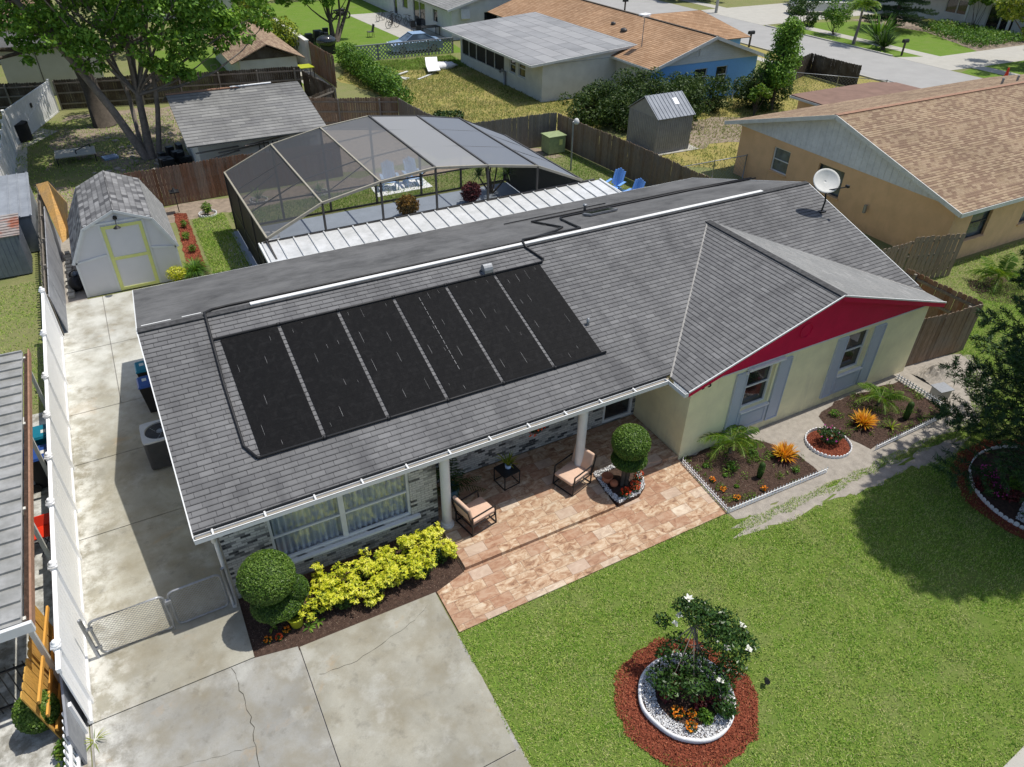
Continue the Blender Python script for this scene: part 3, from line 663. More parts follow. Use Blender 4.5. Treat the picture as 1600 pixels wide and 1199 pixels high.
# far street
sheet('road', [(52.5, -20), (60.7, -20), (60.7, 200), (52.5, 200)], 2*Z, 'road')
sheet('kerb', [(52.3, -20), (52.5, -20), (52.5, 200), (52.3, 200)], .10, 'sidewalk', thick=.1)
sheet('kerb', [(60.7, 43), (60.9, 43), (60.9, 58), (60.7, 58)], .10, 'sidewalk', thick=.1)
sheet('verge', [(49.8, -20), (52.3, -20), (52.3, 200), (49.8, 200)], Z, 'drygrass'); sheet('sidewalk', [(48.85, -20), (49.8, -20), (49.8, 200), (48.85, 200)], 3*Z, 'sidewalk')
sheet('verge', wobble([(60.9, 42.2), (63.2, 41.3), (63.2, 58.2), (60.9, 57.3)], 1, .05), 2*Z, 'greenlawn'); sheet('verge', wobble([(60.9, 36.6), (63.2, 37.2), (63.2, 20), (60.9, 20)], 1, .05), 2*Z, 'greenlawn')
sheet('sidewalk', [(63.2, -20), (64.7, -20), (64.7, 200), (63.2, 200)], 3*Z, 'sidewalk')
sheet('front_lawn_across', wobble([(64.7, 41.2), (69.8, 41.1), (73.5, 49), (72, 56), (64.7, 58)], 1, .05), 2*Z, 'greenlawn')
sheet('front_lawn_across', wobble([(64.7, 20), (76, 20), (76, 37), (64.7, 37.2)], 1, .05), 2*Z, 'greenlawn')
sheet('far_driveway', [(60.7, 37.4), (64.7, 37.2), (85, 36.8), (85, 41), (64.7, 41.2), (60.7, 42.6)], 4*Z, 'sidewalk')
sheet('far_driveway', [(60.7, 58.4), (90, 58.4), (90, 68), (60.7, 68)], 4*Z, 'sidewalk')
sheet('mulch_bed_far', wobble([(69.8, 41.2), (80, 41.1), (79, 57), (72, 57), (73.5, 49)], 1, .1), 3*Z, 'dirt')

# ---------------------------------------------------------------- roofs, walls, windows
def clipband(poly, lo, hi):
    def half(P, f, inside):
        out = []
        for i in range(len(P)):
            a, b = P[i], P[(i+1) % len(P)]; ia, ib = inside(a), inside(b)
            if ia: out.append(a)
            if ia != ib:
                t = (f-a[1])/(b[1]-a[1]); out.append((a[0]+(b[0]-a[0])*t, f))
        return out
    P = half(poly, lo, lambda p: p[1] >= lo-1e-9)
    return half(P, hi, lambda p: p[1] <= hi+1e-9) if P else P
def slope(name, mat, O, U, V, poly, parent, ht=.14, lift=.010, thick=.05):
    """shingle courses on a plane: O origin, U along the eave, V up the slope, poly in (u,v) metres"""
    O, U, V = Vector(O), Vector(U).normalized(), Vector(V).normalized(); N = U.cross(V).normalized()
    if N.z < 0: N = -N
    mb = MB(); pt = lambda u, v, h: O+U*u+V*v+N*h
    base = [pt(u, v, 0) for u, v in poly]; mb.solid(base, -N*thick, 0)
    mb.u = [(0, .03)]*len(mb.u)
    v0 = min(p[1] for p in poly); v1 = max(p[1] for p in poly); k = 0
    while v0+k*ht < v1-1e-6:
        lo, hi = v0+k*ht, min(v1, v0+(k+1)*ht); P = clipband(poly, lo, hi); k += 1
        if len(P) < 3: continue
        h = lambda v: .003+lift*(1-(v-lo)/ht)
        mb.add([pt(u, v, h(v)) for u, v in P], [tuple(range(len(P)))], 0, [[(u, v-v0+.002) for u, v in P]])
        lw = [p for p in P if abs(p[1]-lo) < 1e-6]
        if len(lw) >= 2:
            a, b = min(p[0] for p in lw), max(p[0] for p in lw)
            mb.add([pt(a, lo, 0), pt(b, lo, 0), pt(b, lo, h(lo)), pt(a, lo, h(lo))], [(0, 1, 2, 3)], 0, [[(a, lo-v0+.001)]*4])
    return mb.build(name, M[mat], parent)
def wallseg(mb, a, b, z0, z1, th, holes=(), m=0):
    """straight wall from a to b (outer face on the line), thickness th to the left of a->b, holes (u0,u1,z0,z1)"""
    ax, ay = a; bx, by = b; L = math.dist(a, b); tx, ty = (bx-ax)/L, (by-ay)/L; nx, ny = -ty, tx
    us = sorted({0, L, *[h[0] for h in holes], *[h[1] for h in holes]}); zs = sorted({z0, z1, *[h[2] for h in holes], *[h[3] for h in holes]})
    for u0, u1 in zip(us, us[1:]):
        z = z0; runs = []; cur = None
        for c, d in zip(zs, zs[1:]):
            um, zm = (u0+u1)/2, (c+d)/2
            if any(h[0] < um < h[1] and h[2] < zm < h[3] for h in holes):
                if cur: runs.append(cur); cur = None
            else: cur = (cur[0], d) if cur else (c, d)
        if cur: runs.append(cur)
        for c, d in runs:
            cx, cy = ax+tx*(u0+u1)/2+nx*th/2, ay+ty*(u0+u1)/2+ny*th/2
            mb.obox((cx, cy, (c+d)/2), (tx*(u1-u0)/2, ty*(u1-u0)/2, 0), (nx*th/2, ny*th/2, 0), (0, 0, (d-c)/2), m)
    return mb
def window(parent, a, b, z0, z1, inset=.07, fr=.045, bars=1, mull=0, frame='trim', glass='glass', sill=True, dark=True, sillm=None, sillw=.08):
    """window in an opening whose outer face runs a->b (wall body to the left of a->b)"""
    L = math.dist(a, b); t = Vector(((b[0]-a[0])/L, (b[1]-a[1])/L, 0)); n = Vector((-t.y, t.x, 0)); A = Vector((a[0], a[1], 0))
    P = lambda u, z, d: A+t*u+n*d+Vector((0, 0, z))
    d = inset
    fo = MB()
    for u0, u1, c0, c1 in [(0, L, z0, z0+fr), (0, L, z1-fr, z1), (0, fr, z0+fr, z1-fr), (L-fr, L, z0+fr, z1-fr)]:
        fo.obox(P((u0+u1)/2, (c0+c1)/2, d+.025), t*(u1-u0)/2, n*.025, (0, 0, (c1-c0)/2))
    for k in range(mull):
        u = L*(k+1)/(mull+1); fo.obox(P(u, (z0+z1)/2, d+.022), t*fr, n*.026, (0, 0, (z1-z0)/2-fr))
    nc = mull+1
    for k in range(nc):
        ua, ub = L*k/nc+(fr if k == 0 else fr), L*(k+1)/nc-fr
        for j in range(bars):
            z = z0+(z1-z0)*(j+1)/(bars+1); fo.obox(P((ua+ub)/2, z, d+.03), t*((ub-ua)/2-.001), n*.018, (0, 0, .022))
    w_ = fo.build('window', M[frame], parent)
    g_ = MB(); g_.obox(P(L/2, (z0+z1)/2, d+.055), t*(L/2-fr*.5), n*.004, (0, 0, (z1-z0)/2-fr*.5)); g_.build('pane', M[glass], w_)
    if sill:
        s_ = MB(); s_.obox(P(L/2, z0-.03, d/2-.035), t*(L/2+.05), n*(d/2+.035), (0, 0, .028)); s_.build('sill', M[sillm or frame], w_)
    return w_
def gable_fill(mb, a, b, za, apex_t, zp, th, m=0):
    """triangle on wall line a->b, base z za, apex at fraction apex_t with height zp"""
    ax, ay = a; bx, by = b; L = math.dist(a, b); nx, ny = -(by-ay)/L, (bx-ax)/L
    f = [(ax, ay, za), (bx, by, za), (ax+(bx-ax)*apex_t, ay+(by-ay)*apex_t, zp)]
    return mb.solid(f, (nx*th, ny*th, 0), m)

# ---------------------------------------------------------------- the main house
ZE, XL, XV, YF, YR, ZR, YB, ZB, XR, XP, YW, ZP = 2.50, -.712, 10.98, 11.28, 16.673, 4.213, 22.458, 2.459, 21.02, 15.96, 10.56, 4.0
H = thing('house', 'yellow house with grey shingle roof, crimson gable and black solar mats on its roof', 'house', (10, 16, 0))
sF = (ZR-ZE)/(YR-YF); cF = math.hypot(1, sF); yv = YF+(ZP-ZE)/sF
VF = (0, 1, sF); LF = (YR-YF)*cF
def fp(x, y): return (x-XL, (y-YF)*cF)
slope('roof', 'shingle', (XL, YF, ZE), (1, 0, 0), VF, [fp(XL, YF+.10), fp(XV+.06, YF+.10), fp(XP, yv), fp(XR, YF), fp(XR, YR), fp(XL, YR)], H)
sW = (ZP-ZE)/(XP-XV); cW = math.hypot(1, sW); LW = (XP-XV)*cW
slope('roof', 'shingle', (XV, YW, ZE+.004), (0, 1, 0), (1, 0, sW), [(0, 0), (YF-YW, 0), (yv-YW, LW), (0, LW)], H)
slope('roof', 'shinglelight', (XR, YW, ZE+.004), (0, 1, 0), (-1, 0, sW), [(0, 0), (YF-YW, 0), (yv-YW, LW+.02), (0, LW+.02)], H, lift=.006)  # sun-facing slope: its brightness is put into a paler shingle colour
sB = (ZR-ZB)/(YB-YR); cB = math.hypot(1, sB); LB = (YB-YR)*cB
slope('rear_roof', 'rolled', (XL, YB, ZB), (1, 0, 0), (0, -1, sB), [(0, 0), (XR-XL, 0), (XR-XL, LB), (0, LB)], H, ht=.92, lift=.008)
mb = MB(); mb.beam((XP, YW, ZP+.012), (XP, yv, ZP+.012), .22, .03); mb.build('ridge_cap', M['shinglemix'], H)
mb = MB(); mb.beam((XL, YR, ZR+.012), (XR, YR, ZR+.012), .20, .03); mb.build('ridge_cap', M['shinglemix'], H)
mb = MB(); mb.beam((1.87, YR+.03, ZR+.05), (18.9, YR+.03, ZR+.05), .13, .04); bevel(mb.build('ridge_vent', M['whitewall'], H), .008)
mb = MB()                                                              # closed valleys: darker line where the slopes meet
for a, b in [((XV, YF, ZE+.012), (XP, yv, ZP+.012)), ((XR, YF, ZE+.012), (XP, yv, ZP+.012))]: mb.beam(a, b, .05, .012)
mb.build('valley', M['conc_dark'], H)
# fascias and rakes
mb = MB()
for a, b in [((XL-.012, YF, ZE-.06), (XL-.012, YR, ZR-.06)), ((XL-.012, YB, ZB-.06), (XL-.012, YR, ZR-.06)), ((XR+.012, YF+.3, ZE+.03), (XR+.012, YR, ZR-.06)), ((XR+.012, YB, ZB-.06), (XR+.012, YR, ZR-.06))]: mb.beam(a, b, .024, .15)
mb.beam((XL, YB+.012, ZB-.06), (XR, YB+.012, ZB-.06), .024, .13); mb.build('fascia', M['trim'], H)
mb = MB()
mb.beam((XV, YW-.014, ZE+.008), (XP, YW-.014, ZP+.008), .028, .045); mb.beam((XP, YW-.014, ZP+.008), (XR, YW-.014, ZE+.008), .028, .045); mb.build('drip_edge', M['trim'], H)
mb = MB(); mb.beam((XV, YW+.004, ZE-.09), (XP, YW+.004, ZP-.09), .02, .14); mb.beam((XP, YW+.004, ZP-.09), (XR, YW+.004, ZE-.09), .02, .14); mb.build('rake_board', M['red'], H)
# gutters: open trough with hangers
def gutter(x0, x1, y, z, parent, end=True):
    y = y+.06
    mb = MB(); mb.box(x0, x1, y-.145, y-.118, z-.11, z, 0); mb.box(x0, x1, y-.118, y-.004, z-.11, z-.098, 0); mb.box(x0, x1, y-.012, y, z-.098, z-.004, 0)
    mb.box(x0, x1, y-.145, y-.128, z-.012, z+.002, 0)
    mb.box(x0+.01, x1-.01, y-.117, y-.013, z-.097, z-.086, 1); mb.box(x0-.012, x0, y-.145, y, z-.11, z+.002, 0); mb.box(x1, x1+.012, y-.145, y, z-.11, z+.002, 0)
    k = x0+.35
    while k < x1: mb.box(k-.018, k+.018, y-.135, y+.03, z-.004, z+.010, 0); k += 1.02
    return mb.build('gutter', [M['trim'], M['gutterin']], parent)
gutter(XL, XV-.15, YF, ZE-.012, H)
mb = MB(); mb.box(XV-.13, XV-.115, YW, YF-.01, ZE-.12, ZE-.01); mb.box(XV-.115, XV-.01, YW, YF-.01, ZE-.12, ZE-.108); mb.box(XV-.012, XV, YW, YF-.15, ZE-.12, ZE-.02); mb.box(XV-.13, XV, YW-.012, YW, ZE-.12, ZE-.01)
mb.build('gutter', M['trim'], H)
mb = MB(); mb.tube([(-.40, 11.23, 2.40), (-.40, 11.25, 2.25), (-.38, 11.50, 2.05), (-.38, 11.50, .15), (-.40, 11.35, .08)], .04, 8); mb.build('downspout', M['trim'], H, True)
# walls
WI = [(.66+.3, 3.83+.3, .62, 2.10)]                                    # big window in u from x=-0.30
mb = MB(); wallseg(mb, (-.30, 11.60), (4.50, 11.60), 0, 2.44, .2, WI); wallseg(mb, (4.50, 11.80), (4.50, 12.80), 0, 2.44, .2)
wallseg(mb, (4.50, 12.80), (11.24, 12.80), .14, 2.44, .2, [(10.12-4.5, 11.16-4.5, .16, 2.2)]); mb.build('brick_wall', M['brick'], H)
mb = MB(); wallseg(mb, (11.24, 13.0), (11.24, 10.72), 0, 2.52, .2)
wallseg(mb, (11.44, 10.72), (20.51, 10.72), 0, 2.52, .2, [(13.20-11.44, 14.22-11.44, .98, 2.36), (17.02-11.44, 18.02-11.44, .98, 2.36)])
wallseg(mb, (20.51, 10.92), (20.51, 22.0), 0, 2.44, .2); wallseg(mb, (20.31, 22.0), (-.30, 22.0), 0, 2.40, .2); wallseg(mb, (-.30, 21.8), (-.30, 11.80), 0, 2.44, .2)
for x in (-.30, 20.31): mb.solid([(x, 11.8, 2.44), (x, 21.8, 2.44), (x, YR, 4.05)], (.2, 0, 0))
mb.build('stucco_wall', M['stucco'], H)
mb = MB(); gable_fill(mb, (11.30, 10.69), (20.62, 10.69), 2.53, .5, 2.53+4.66*sW-.10, .14); mb.build('gable', M['red'], H)
mb = MB(); mb.box(11.26, 20.60, 10.675, 10.72, 2.495, 2.53); mb.build('gable_trim', M['trim'], H)
mb = MB(); mb.tube([(15.0+.22*math.cos(q), 10.68, 3.12+.22*math.sin(q)) for q in [k*math.pi/12 for k in range(25)]], .012, 6, caps=False); mb.build('round_vent', M['red'], H)
mb = MB(); mb.box(XL+.02, XV, YF+.005, 12.79, 2.42, 2.438); M['soffit'] = plain('tan_soffit', (.30, .27, .22), .8, var=.1); mb.build('soffit', M['soffit'], H)
# windows
wf = window(H, (.66, 11.60), (3.83, 11.60), .62, 2.10, .05, .06, 1, 1, 'trim', 'clear', sill=False)
mb = MB(); mb.box(.60, 4.02, 11.50, 11.64, .545, .615); bevel(mb.build('sill', M['trim'], wf), .006)
mb = MB(); n = 120; vs = []; 
for k in range(n+1):
    x = .66+(3.17)*k/n; y = 11.80+.065*math.sin(k*1.25)+.02*math.sin(k*2.9); vs += [(x, y, .5), (x, y, 2.2)]
mb.add(vs, [(2*k, 2*k+2, 2*k+3, 2*k+1) for k in range(n)]); mb.build('curtain', M['curtain'], wf, True)
dr = window(H, (10.12, 12.80), (11.16, 12.80), .16, 2.2, .03, .09, 0, 0, 'trim', 'glass', sill=False); dr.name = 'door'
for x0 in (13.20, 17.02):
    wn = window(H, (x0, 10.72), (x0+1.02, 10.72), .98, 2.36, .10, .045, 1, 0, 'trim', 'glass', sill=False)
    mb = MB(); mb.box(x0-.02, x0+1.05, 10.62, 10.80, .93, .978); bevel(mb.build('sill', M['trim'], wn), .006)
    mb = MB(); mb.box(x0-.04, x0+1.06, 10.675, 10.718, .28, .928)
    for a, b, c, d in [(x0+.05, x0+.97, .82, .84), (x0+.05, x0+.97, .36, .38)]: mb.box(a, b, 10.658, 10.674, c, d)
    for a in (x0+.05, x0+.95): mb.box(a, a+.02, 10.658, 10.674, .381, .819)
    mb.build('window_panel', M['shutter'], H)
    for a, b in ((x0-.46, x0-.05), (x0+1.10, x0+1.56)):
        mb = MB(); mb.box(a+.03, b-.03, 10.676, 10.718, .31, 2.34)
        for c in ((a, a+.03, .28, 2.37), (b-.03, b, .28, 2.37)): mb.box(c[0], c[1], 10.655, 10.717, c[2], c[3])
        for z in (.28, 2.34): mb.box(a+.03, b-.03, 10.655, 10.717, z, z+.03)
        mb.build('shutter', M['shutter'], H)
mb = MB(); mb.box(13.10, 14.42, 10.60, 10.715, 2.40, 2.47); mb.cyl((13.06, 10.66, 2.38), (13.06, 10.60, 2.36), .035, n=8); mb.build('security_light', M['trim'], H)
# columns of the porch
for x in (4.62, 8.38):
    mb = MB(); mb.lathe([(.17, 0), (.17, .05), (.15, .07), (.15, .10), (.12, .13), (.118, 2.18), (.135, 2.20), (.14, 2.26), (.15, 2.28)], (x, 11.36, .14), 24); o = mb.build('column', M['trim'], H, True)
    m = o.modifiers.new('es', 'EDGE_SPLIT'); m.split_angle = R(40)
# house number
def glyph(txt, size, loc, mat, parent, rot=(R(90), 0, 0)):
    cu = bpy.data.curves.new('t', 'FONT'); cu.body = txt; cu.size = size; cu.extrude = .008; cu.align_x = 'CENTER'
    to = bpy.data.objects.new('t', cu); COL.objects.link(to); bpy.context.view_layer.update()
    me = bpy.data.meshes.new_from_object(to.evaluated_get(bpy.context.evaluated_depsgraph_get())); bpy.data.objects.remove(to)
    me.materials.clear(); me.materials.append(M[mat]); o = bpy.data.objects.new('house_number', me); COL.objects.link(o); o.parent = parent
    o.location = Vector(loc)-ORG[parent.name]; o.rotation_euler = rot; ORG[o.name] = ORG[parent.name]; return o
glyph('5', .24, (11.82, 10.70, 2.30), 'black', H); glyph('5', .24, (11.60, 10.70, 2.30), 'black', H)
# solar mats
def rp(x, y, h=0): return Vector((x, y, ZE+sF*(y-YF)))+Vector((0, -sF, 1)).normalized()*h
XE = [.90, 2.32, 3.80, 5.28, 6.76, 8.22, 9.70]; Y0, Y1 = 12.56, 15.86
for k in range(6):
    a, b = XE[k]+.045, XE[k+1]-.045; mb = MB(); q = random.Random(k)
    nx, ny = 12, 22; top = []
    for j in range(ny+1):
        for i in range(nx+1):
            x = a+(b-a)*i/nx; y = Y0+(Y1-Y0)*j/ny; top.append(rp(x, y, .030+q.uniform(-.0025, .0025)))
    fs = [(j*(nx+1)+i, j*(nx+1)+i+1, (j+1)*(nx+1)+i+1, (j+1)*(nx+1)+i) for j in range(ny) for i in range(nx)]
    uv = [[(x*(b-a)/nx, y*(Y1-Y0)*cF/ny) for x, y in ((i, j), (i+1, j), (i+1, j+1), (i, j+1))] for j in range(ny) for i in range(nx)]
    mb.add(top, fs, 0, uv)
    c4 = [rp(a, Y0, 0.03), rp(b, Y0, 0.03), rp(b, Y1, 0.03), rp(a, Y1, 0.03)]; d4 = [rp(a, Y0, .012), rp(b, Y0, .012), rp(b, Y1, .012), rp(a, Y1, .012)]
    mb.add(c4+d4, [(0, 1, 5, 4), (1, 2, 6, 5), (2, 3, 7, 6), (3, 0, 4, 7)])
    for row in range(4):                                                 # parted tubes: thin slits with the bright edge showing
        yb = Y0+.22+row*.92
        for j in range(4):
            if q.random() < .45: continue
            x = a+(b-a)*(j+.6+q.uniform(-.12, .12))/4.4; y0 = yb+q.uniform(-.15, .25); y1 = min(Y1-.06, y0+q.uniform(.12, .42)); wq = q.uniform(.003, .007)
            mb.add([rp(x, y0, .037), rp(x+wq, y0+.05, .037), rp(x+wq, y1-.05, .037), rp(x, y1, .037)], [(0, 1, 2, 3)], 1)
    if k == 3:
        for j in range(15):
            x = a+(b-a)*.42; y0 = Y0+.7+j*.165; mb.add([rp(x, y0, .037), rp(x+.012, y0, .037), rp(x+.012, y0+.12, .037), rp(x, y0+.12, .037)], [(0, 1, 2, 3)], 1)
    mb.build('solar_panel', [M['panel'], M['slit']], H)
for y, x0, x1 in ((Y0-.035, .86, 9.76), (Y1+.03, .80, 9.74)):
    mb = MB(); mb.tube([rp(x0, y, .05), rp(x1, y, .05)], .03, 8); [mb.tube([rp(x-.04, y, .05), rp(x+.04, y, .05)], .042, 8) for x in XE[1:-1]]; mb.build('manifold_pipe', M['black'], H, True)
mb = MB()
def bp(x, y, h=.05): return Vector((x, y, ZR-sB*(y-YR)+h))
def pipe(pts, r=.033): mb = MB(); mb.tube(pts, r, 8); return mb.build('pipe', M['black'], H, True)
pipe([rp(.86, Y0-.03, .05), rp(.68, 12.9, .05), rp(.70, 14.56, .05), rp(.79, 16.5, .05), (.8, YR+.02, ZR+.09), bp(1.0, 17.1), bp(1.35, 17.15), bp(9.7, 17.05), bp(11.27, 17.6), bp(11.7, 17.9), bp(11.76, 19.93), bp(13.6, 19.95), bp(18.1, 19.9), bp(21.3, 19.5)])
pipe([rp(9.74, Y1+.03, .05), rp(9.86, 15.98, .05), rp(9.6, 16.55, .05), (9.58, YR, ZR+.10), bp(9.74, 17.0, .12), bp(11.9, 17.2), bp(12.1, 17.9), bp(12.5, 19.2), bp(12.7, 19.62), bp(18.3, 19.62), bp(21.3, 19.28)])
pipe([bp(11.0, 20.5), bp(13.0, 20.55), bp(15.2, 20.5)], .02)
mb = MB(); mb.beam(bp(-.62, 17.15, .012), bp(.05, 17.15, .012), .03, .006); mb.beam(bp(.3, 17.15, .012), bp(.75, 17.15, .012), .03, .006); mb.build('flashing', M['trim'], H)
mb = MB(); mb.lathe([(.05, 0), (.05, .26), (.075, .27), (.075, .32)], tuple(bp(13.75, 19.7, 0)), 10); mb.build('vent_pipe', M['galv'], H, True)
mb = MB(); mb.lathe([(.045, -.05), (.04, .20)], tuple(rp(9.82, 13.5, 0)), 10); mb.build('vent_pipe', M['galv'], H, True)
mb = MB(); c = rp(8.08, 16.02, 0); mb.box(c.x-.17, c.x+.17, c.y-.16, c.y+.16, c.z-.05, c.z+.02)
for k in range(8):
    q0, q1 = math.pi*k/8, math.pi*(k+1)/8; mb.solid([(c.x-.13, c.y-.14*math.cos(q), c.z+.04+.22*math.sin(q)) for q in (q0, q1)]+[(c.x-.13, c.y, c.z+.02)], (.26, 0, 0))
mb.build('exhaust_vent', M['galv'], H)
mb = MB(); q = [bp(13.35, 18.75, .03), bp(14.45, 18.75, .03), bp(14.45, 19.25, .03), bp(13.35, 19.25, .03)]; mb.solid(q, (0, 0, .07)); sk = mb.build('skylight', M['galv'], H)
mb = MB(); mb.solid([bp(13.42, 18.81, .103), bp(14.38, 18.81, .103), bp(14.38, 19.19, .103), bp(13.42, 19.19, .103)], (0, 0, .006)); mb.build('pane', M['glass'], sk)
mb = MB()                                                              # satellite dish on its mast
fo = rp(20.38, 15.30, 0); mb.box(fo.x-.12, fo.x+.12, fo.y-.1, fo.y+.1, fo.z-.02, fo.z+.03); mb.tube([fo, fo+Vector((.05, 0, .35)), fo+Vector((.0, .05, .72))], .028, 8); mb.tube([fo+Vector((0, .05, .72)), fo+Vector((-.2, -.05, .78)), fo+Vector((.35, -.45, .95))], .018, 6)
mb.obox(fo+Vector((.35, -.45, .97)), (.04, 0, 0), (0, .06, 0), (0, 0, .04)); di = mb.build('satellite_dish', M['black'], H)
mb = MB(); ax = Vector((-.25, -.75, .60)).normalized(); s1 = ax.cross(Vector((0, 0, 1))).normalized(); s2 = s1.cross(ax); cc = fo+Vector((-.10, .10, 1.02)); vs = []; nr = 7; na = 28
for i in range(nr+1):
    for k in range(na):
        r_ = .44*i/nr; q = 2*math.pi*k/na; vs.append(cc+s1*r_*1.08*math.cos(q)+s2*r_*.92*math.sin(q)+ax*(r_*r_*.55))
fs = [(i*na+k, i*na+(k+1) % na, (i+1)*na+(k+1) % na, (i+1)*na+k) for i in range(nr) for k in range(na)]
mb.add(vs, fs); o = mb.build('reflector', M['offwhite'], di, True); s_ = o.modifiers.new('s', 'SOLIDIFY'); s_.thickness = .02
# patio roof of white ribbed pans behind the house
PR = thing('patio_roof', 'white ribbed metal patio roof between the grey house roof and the pool cage', 'patio roof', (10, 23.4, 0))
mb = MB(); A = [(3.37, 22.50, 2.36), (17.5, 22.50, 2.36), (17.45, 24.10, 2.43), (3.45, 24.10, 2.43)]; mb.solid([Vector(p) for p in A], (0, 0, -.06)); mb.build('pan', M['whiteribs'], PR)
for k in range(27): x = 3.5+k*.535; mb2 = MB(); mb2.beam((x, 22.47, 2.385), (x+.03, 24.09, 2.455), .045, .05); mb2.build('rib', M['whiteribs'], PR)
mb = MB(); mb.beam((3.40, 22.47, 2.35), (3.42, 24.1, 2.42), .05, .12); mb.beam((17.50, 22.47, 2.35), (17.47, 24.1, 2.42), .05, .12); mb.build('edge_trim', M['trim'], PR)
mb = MB(); [mb.box(x-.05, x+.05, 24.0, 24.09, .03, 2.37) for x in (3.5, 8, 12.5, 17.3)]; mb.build('post', M['darkmetal'], PR)

# ---------------------------------------------------------------- porch furniture and front garden
def armchair():
    t = thing('armchair', 'x', 'armchair', local=True)
    mb = MB(); q = .014; W, D, Hh = .33, .36, .60                      # faces +x
    for s in (-1, 1):
        y = s*W; P = [(-D, y, 0), (D, y, 0), (D-.04, y, Hh), (-D, y, Hh), (-D, y, 0)]
        for a, b in zip(P, P[1:]): mb.beam(a, b, .028, .028)
    for x, z in ((-D, .015), (D, .015), (D-.02, .30), (-D, .30), (-D-.13, .86)): mb.beam((x, -W, z), (x, W, z), .026, .026)
    for s in (-1, 1): mb.beam((-D, s*W, .30), (-D-.13, s*W, .86), .026, .026); mb.beam((-D, s*W*.98, .30), (D, s*W*.98, .30), .026, .026)
    mb.build('frame', M['blackmetal'], t)
    mb = MB(); mb.box(-D+.04, D+.02, -W+.03, W-.03, .315, .42); o = bevel(mb.build('seat_cushion', M['tan'], t, True), .035, 3)
    mb = MB(); mb.obox((-D-.015, 0, .66), (.045, 0, .01), (0, W-.02, 0), (-.06, 0, .27)); o = bevel(mb.build('back_cushion', M['tan'], t, True), .04, 3)
    return t
ac1 = armchair(); ac1.location = (5.28, 11.12, .14); ac1.rotation_euler = (0, 0, R(12)); ac1['label'] = 'black framed armchair with tan cushions beside the porch column nearest the big window'; ac1['group'] = 'porch armchairs'
ac2 = copy_thing(ac1, (8.08, 11.18, .14), R(197), 'black framed armchair with tan cushions next to the round topiary bed on the patio')
t = thing('side_table', 'square black metal side table standing on the porch between the armchairs', 'side table', (6.6, 12.0, .14), R(8), local=True)
mb = MB(); mb.box(-.25, .25, -.25, .25, .43, .455); bevel(mb.build('top', M['blackmetal'], t), .006)
for sx in (-1, 1):
    for sy in (-1, 1): mb = MB(); mb.box(sx*.235-.011, sx*.235+.011, sy*.235-.011, sy*.235+.011, 0, .43); mb.build('leg', M['blackmetal'], t)
mb = MB(); [mb.box(-.224, .224, s*.235-.009, s*.235+.009, .01, .028) for s in (-1, 1)]; [mb.box(s*.235-.009, s*.235+.009, -.224, .224, .01, .028) for s in (-1, 1)]; mb.build('stretcher', M['blackmetal'], t)
t = thing('potted_plant', 'small striped spiky plant in a pale pot on the black porch table', 'potted plant', (6.64, 12.02, .596))
MB().lathe([(.05, 0), (.075, .02), (.085, .12), (.075, .12), (.07, .09)], (6.64, 12.02, .596), 18).build('pot', M['lightblue'], t, True)
V, F = bladeset((6.64, 12.02, .69), 26, .42, .035, droop=.5, flat=(.8, 1.5)); raw('leaves', V, F, M['lf_ivy'], t)
t = thing('potted_palm', 'dark leafy plant in a blue grey pot behind the porch column by the window', 'potted plant', (5.08, 12.15, .14))
MB().lathe([(.13, 0), (.19, .08), (.22, .38), (.19, .38), (.17, .32)], (5.08, 12.15, .14), 22).build('pot', M['bluepot'], t, True)
V, F = frondset((5.08, 12.15, .5), 12, .85, .02, .22, 14, (.5, 1.4), 1.0); raw('leaves', V, F, M['lf_dark'], t)
t = thing('hanging_basket', 'dark hanging basket of red flowers under the porch eave', 'hanging basket', (7.25, 11.75, 1.75))
mb = MB(); mb.lathe([(.05, 0), (.13, .05), (.15, .14), (.13, .14), (.1, .1)], (7.25, 11.75, 1.75), 16)
for q in (0, 2.1, 4.2): mb.beam((7.25+.14*math.cos(q), 11.75+.14*math.sin(q), 1.88), (7.25, 11.75, 2.40), .008, .008)
mb.build('basket', M['black'], t, True)
P, N = clumps([(7.25, 11.75, 1.98, .2, .2, .14)], 160); leaves('leaves', P, .07, .045, M['lf_dark'], t, N)
P, N = clumps([(7.33, 11.7, 2.0, .2, .2, .12), (7.15, 11.7, 1.78, .12, .1, .1)], 60); leaves('flowers', P, .055, .05, M['fl_red'], t, N)

def ballshrub(mb, c, r, sc=(1, 1, 1)): mb.ball(c, r*.93, sc, 20, 12, jit=.02)
def topiary(name, label, base, balls, n, trunkpts, L=.045, tr=.05, mat='lf_box'):
    t = thing(name, label, 'topiary', base)
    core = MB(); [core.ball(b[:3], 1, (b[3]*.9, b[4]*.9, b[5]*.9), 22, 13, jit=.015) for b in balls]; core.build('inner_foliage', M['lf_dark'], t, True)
    P, N = clumps(balls, n, .90); leaves('foliage', P, L, L*.6, M[mat], t, N, .55)
    mb = MB(); [mb.tube(p, tr, 7) for p in trunkpts]; mb.build('trunk', M['darkbark'], t, True)
    return t
topiary('topiary', 'clipped green topiary with a big ball over a lower skirt at the brick corner', (.36, 10.75, .015), [(.34, 10.66, 1.40, .58, .57, .54), (.42, 10.62, .62, .56, .52, .24), (.84, 10.60, .82, .26, .25, .34)], 19000, [[(.36, 10.75, 0), (.36, 10.70, 1.3)]])
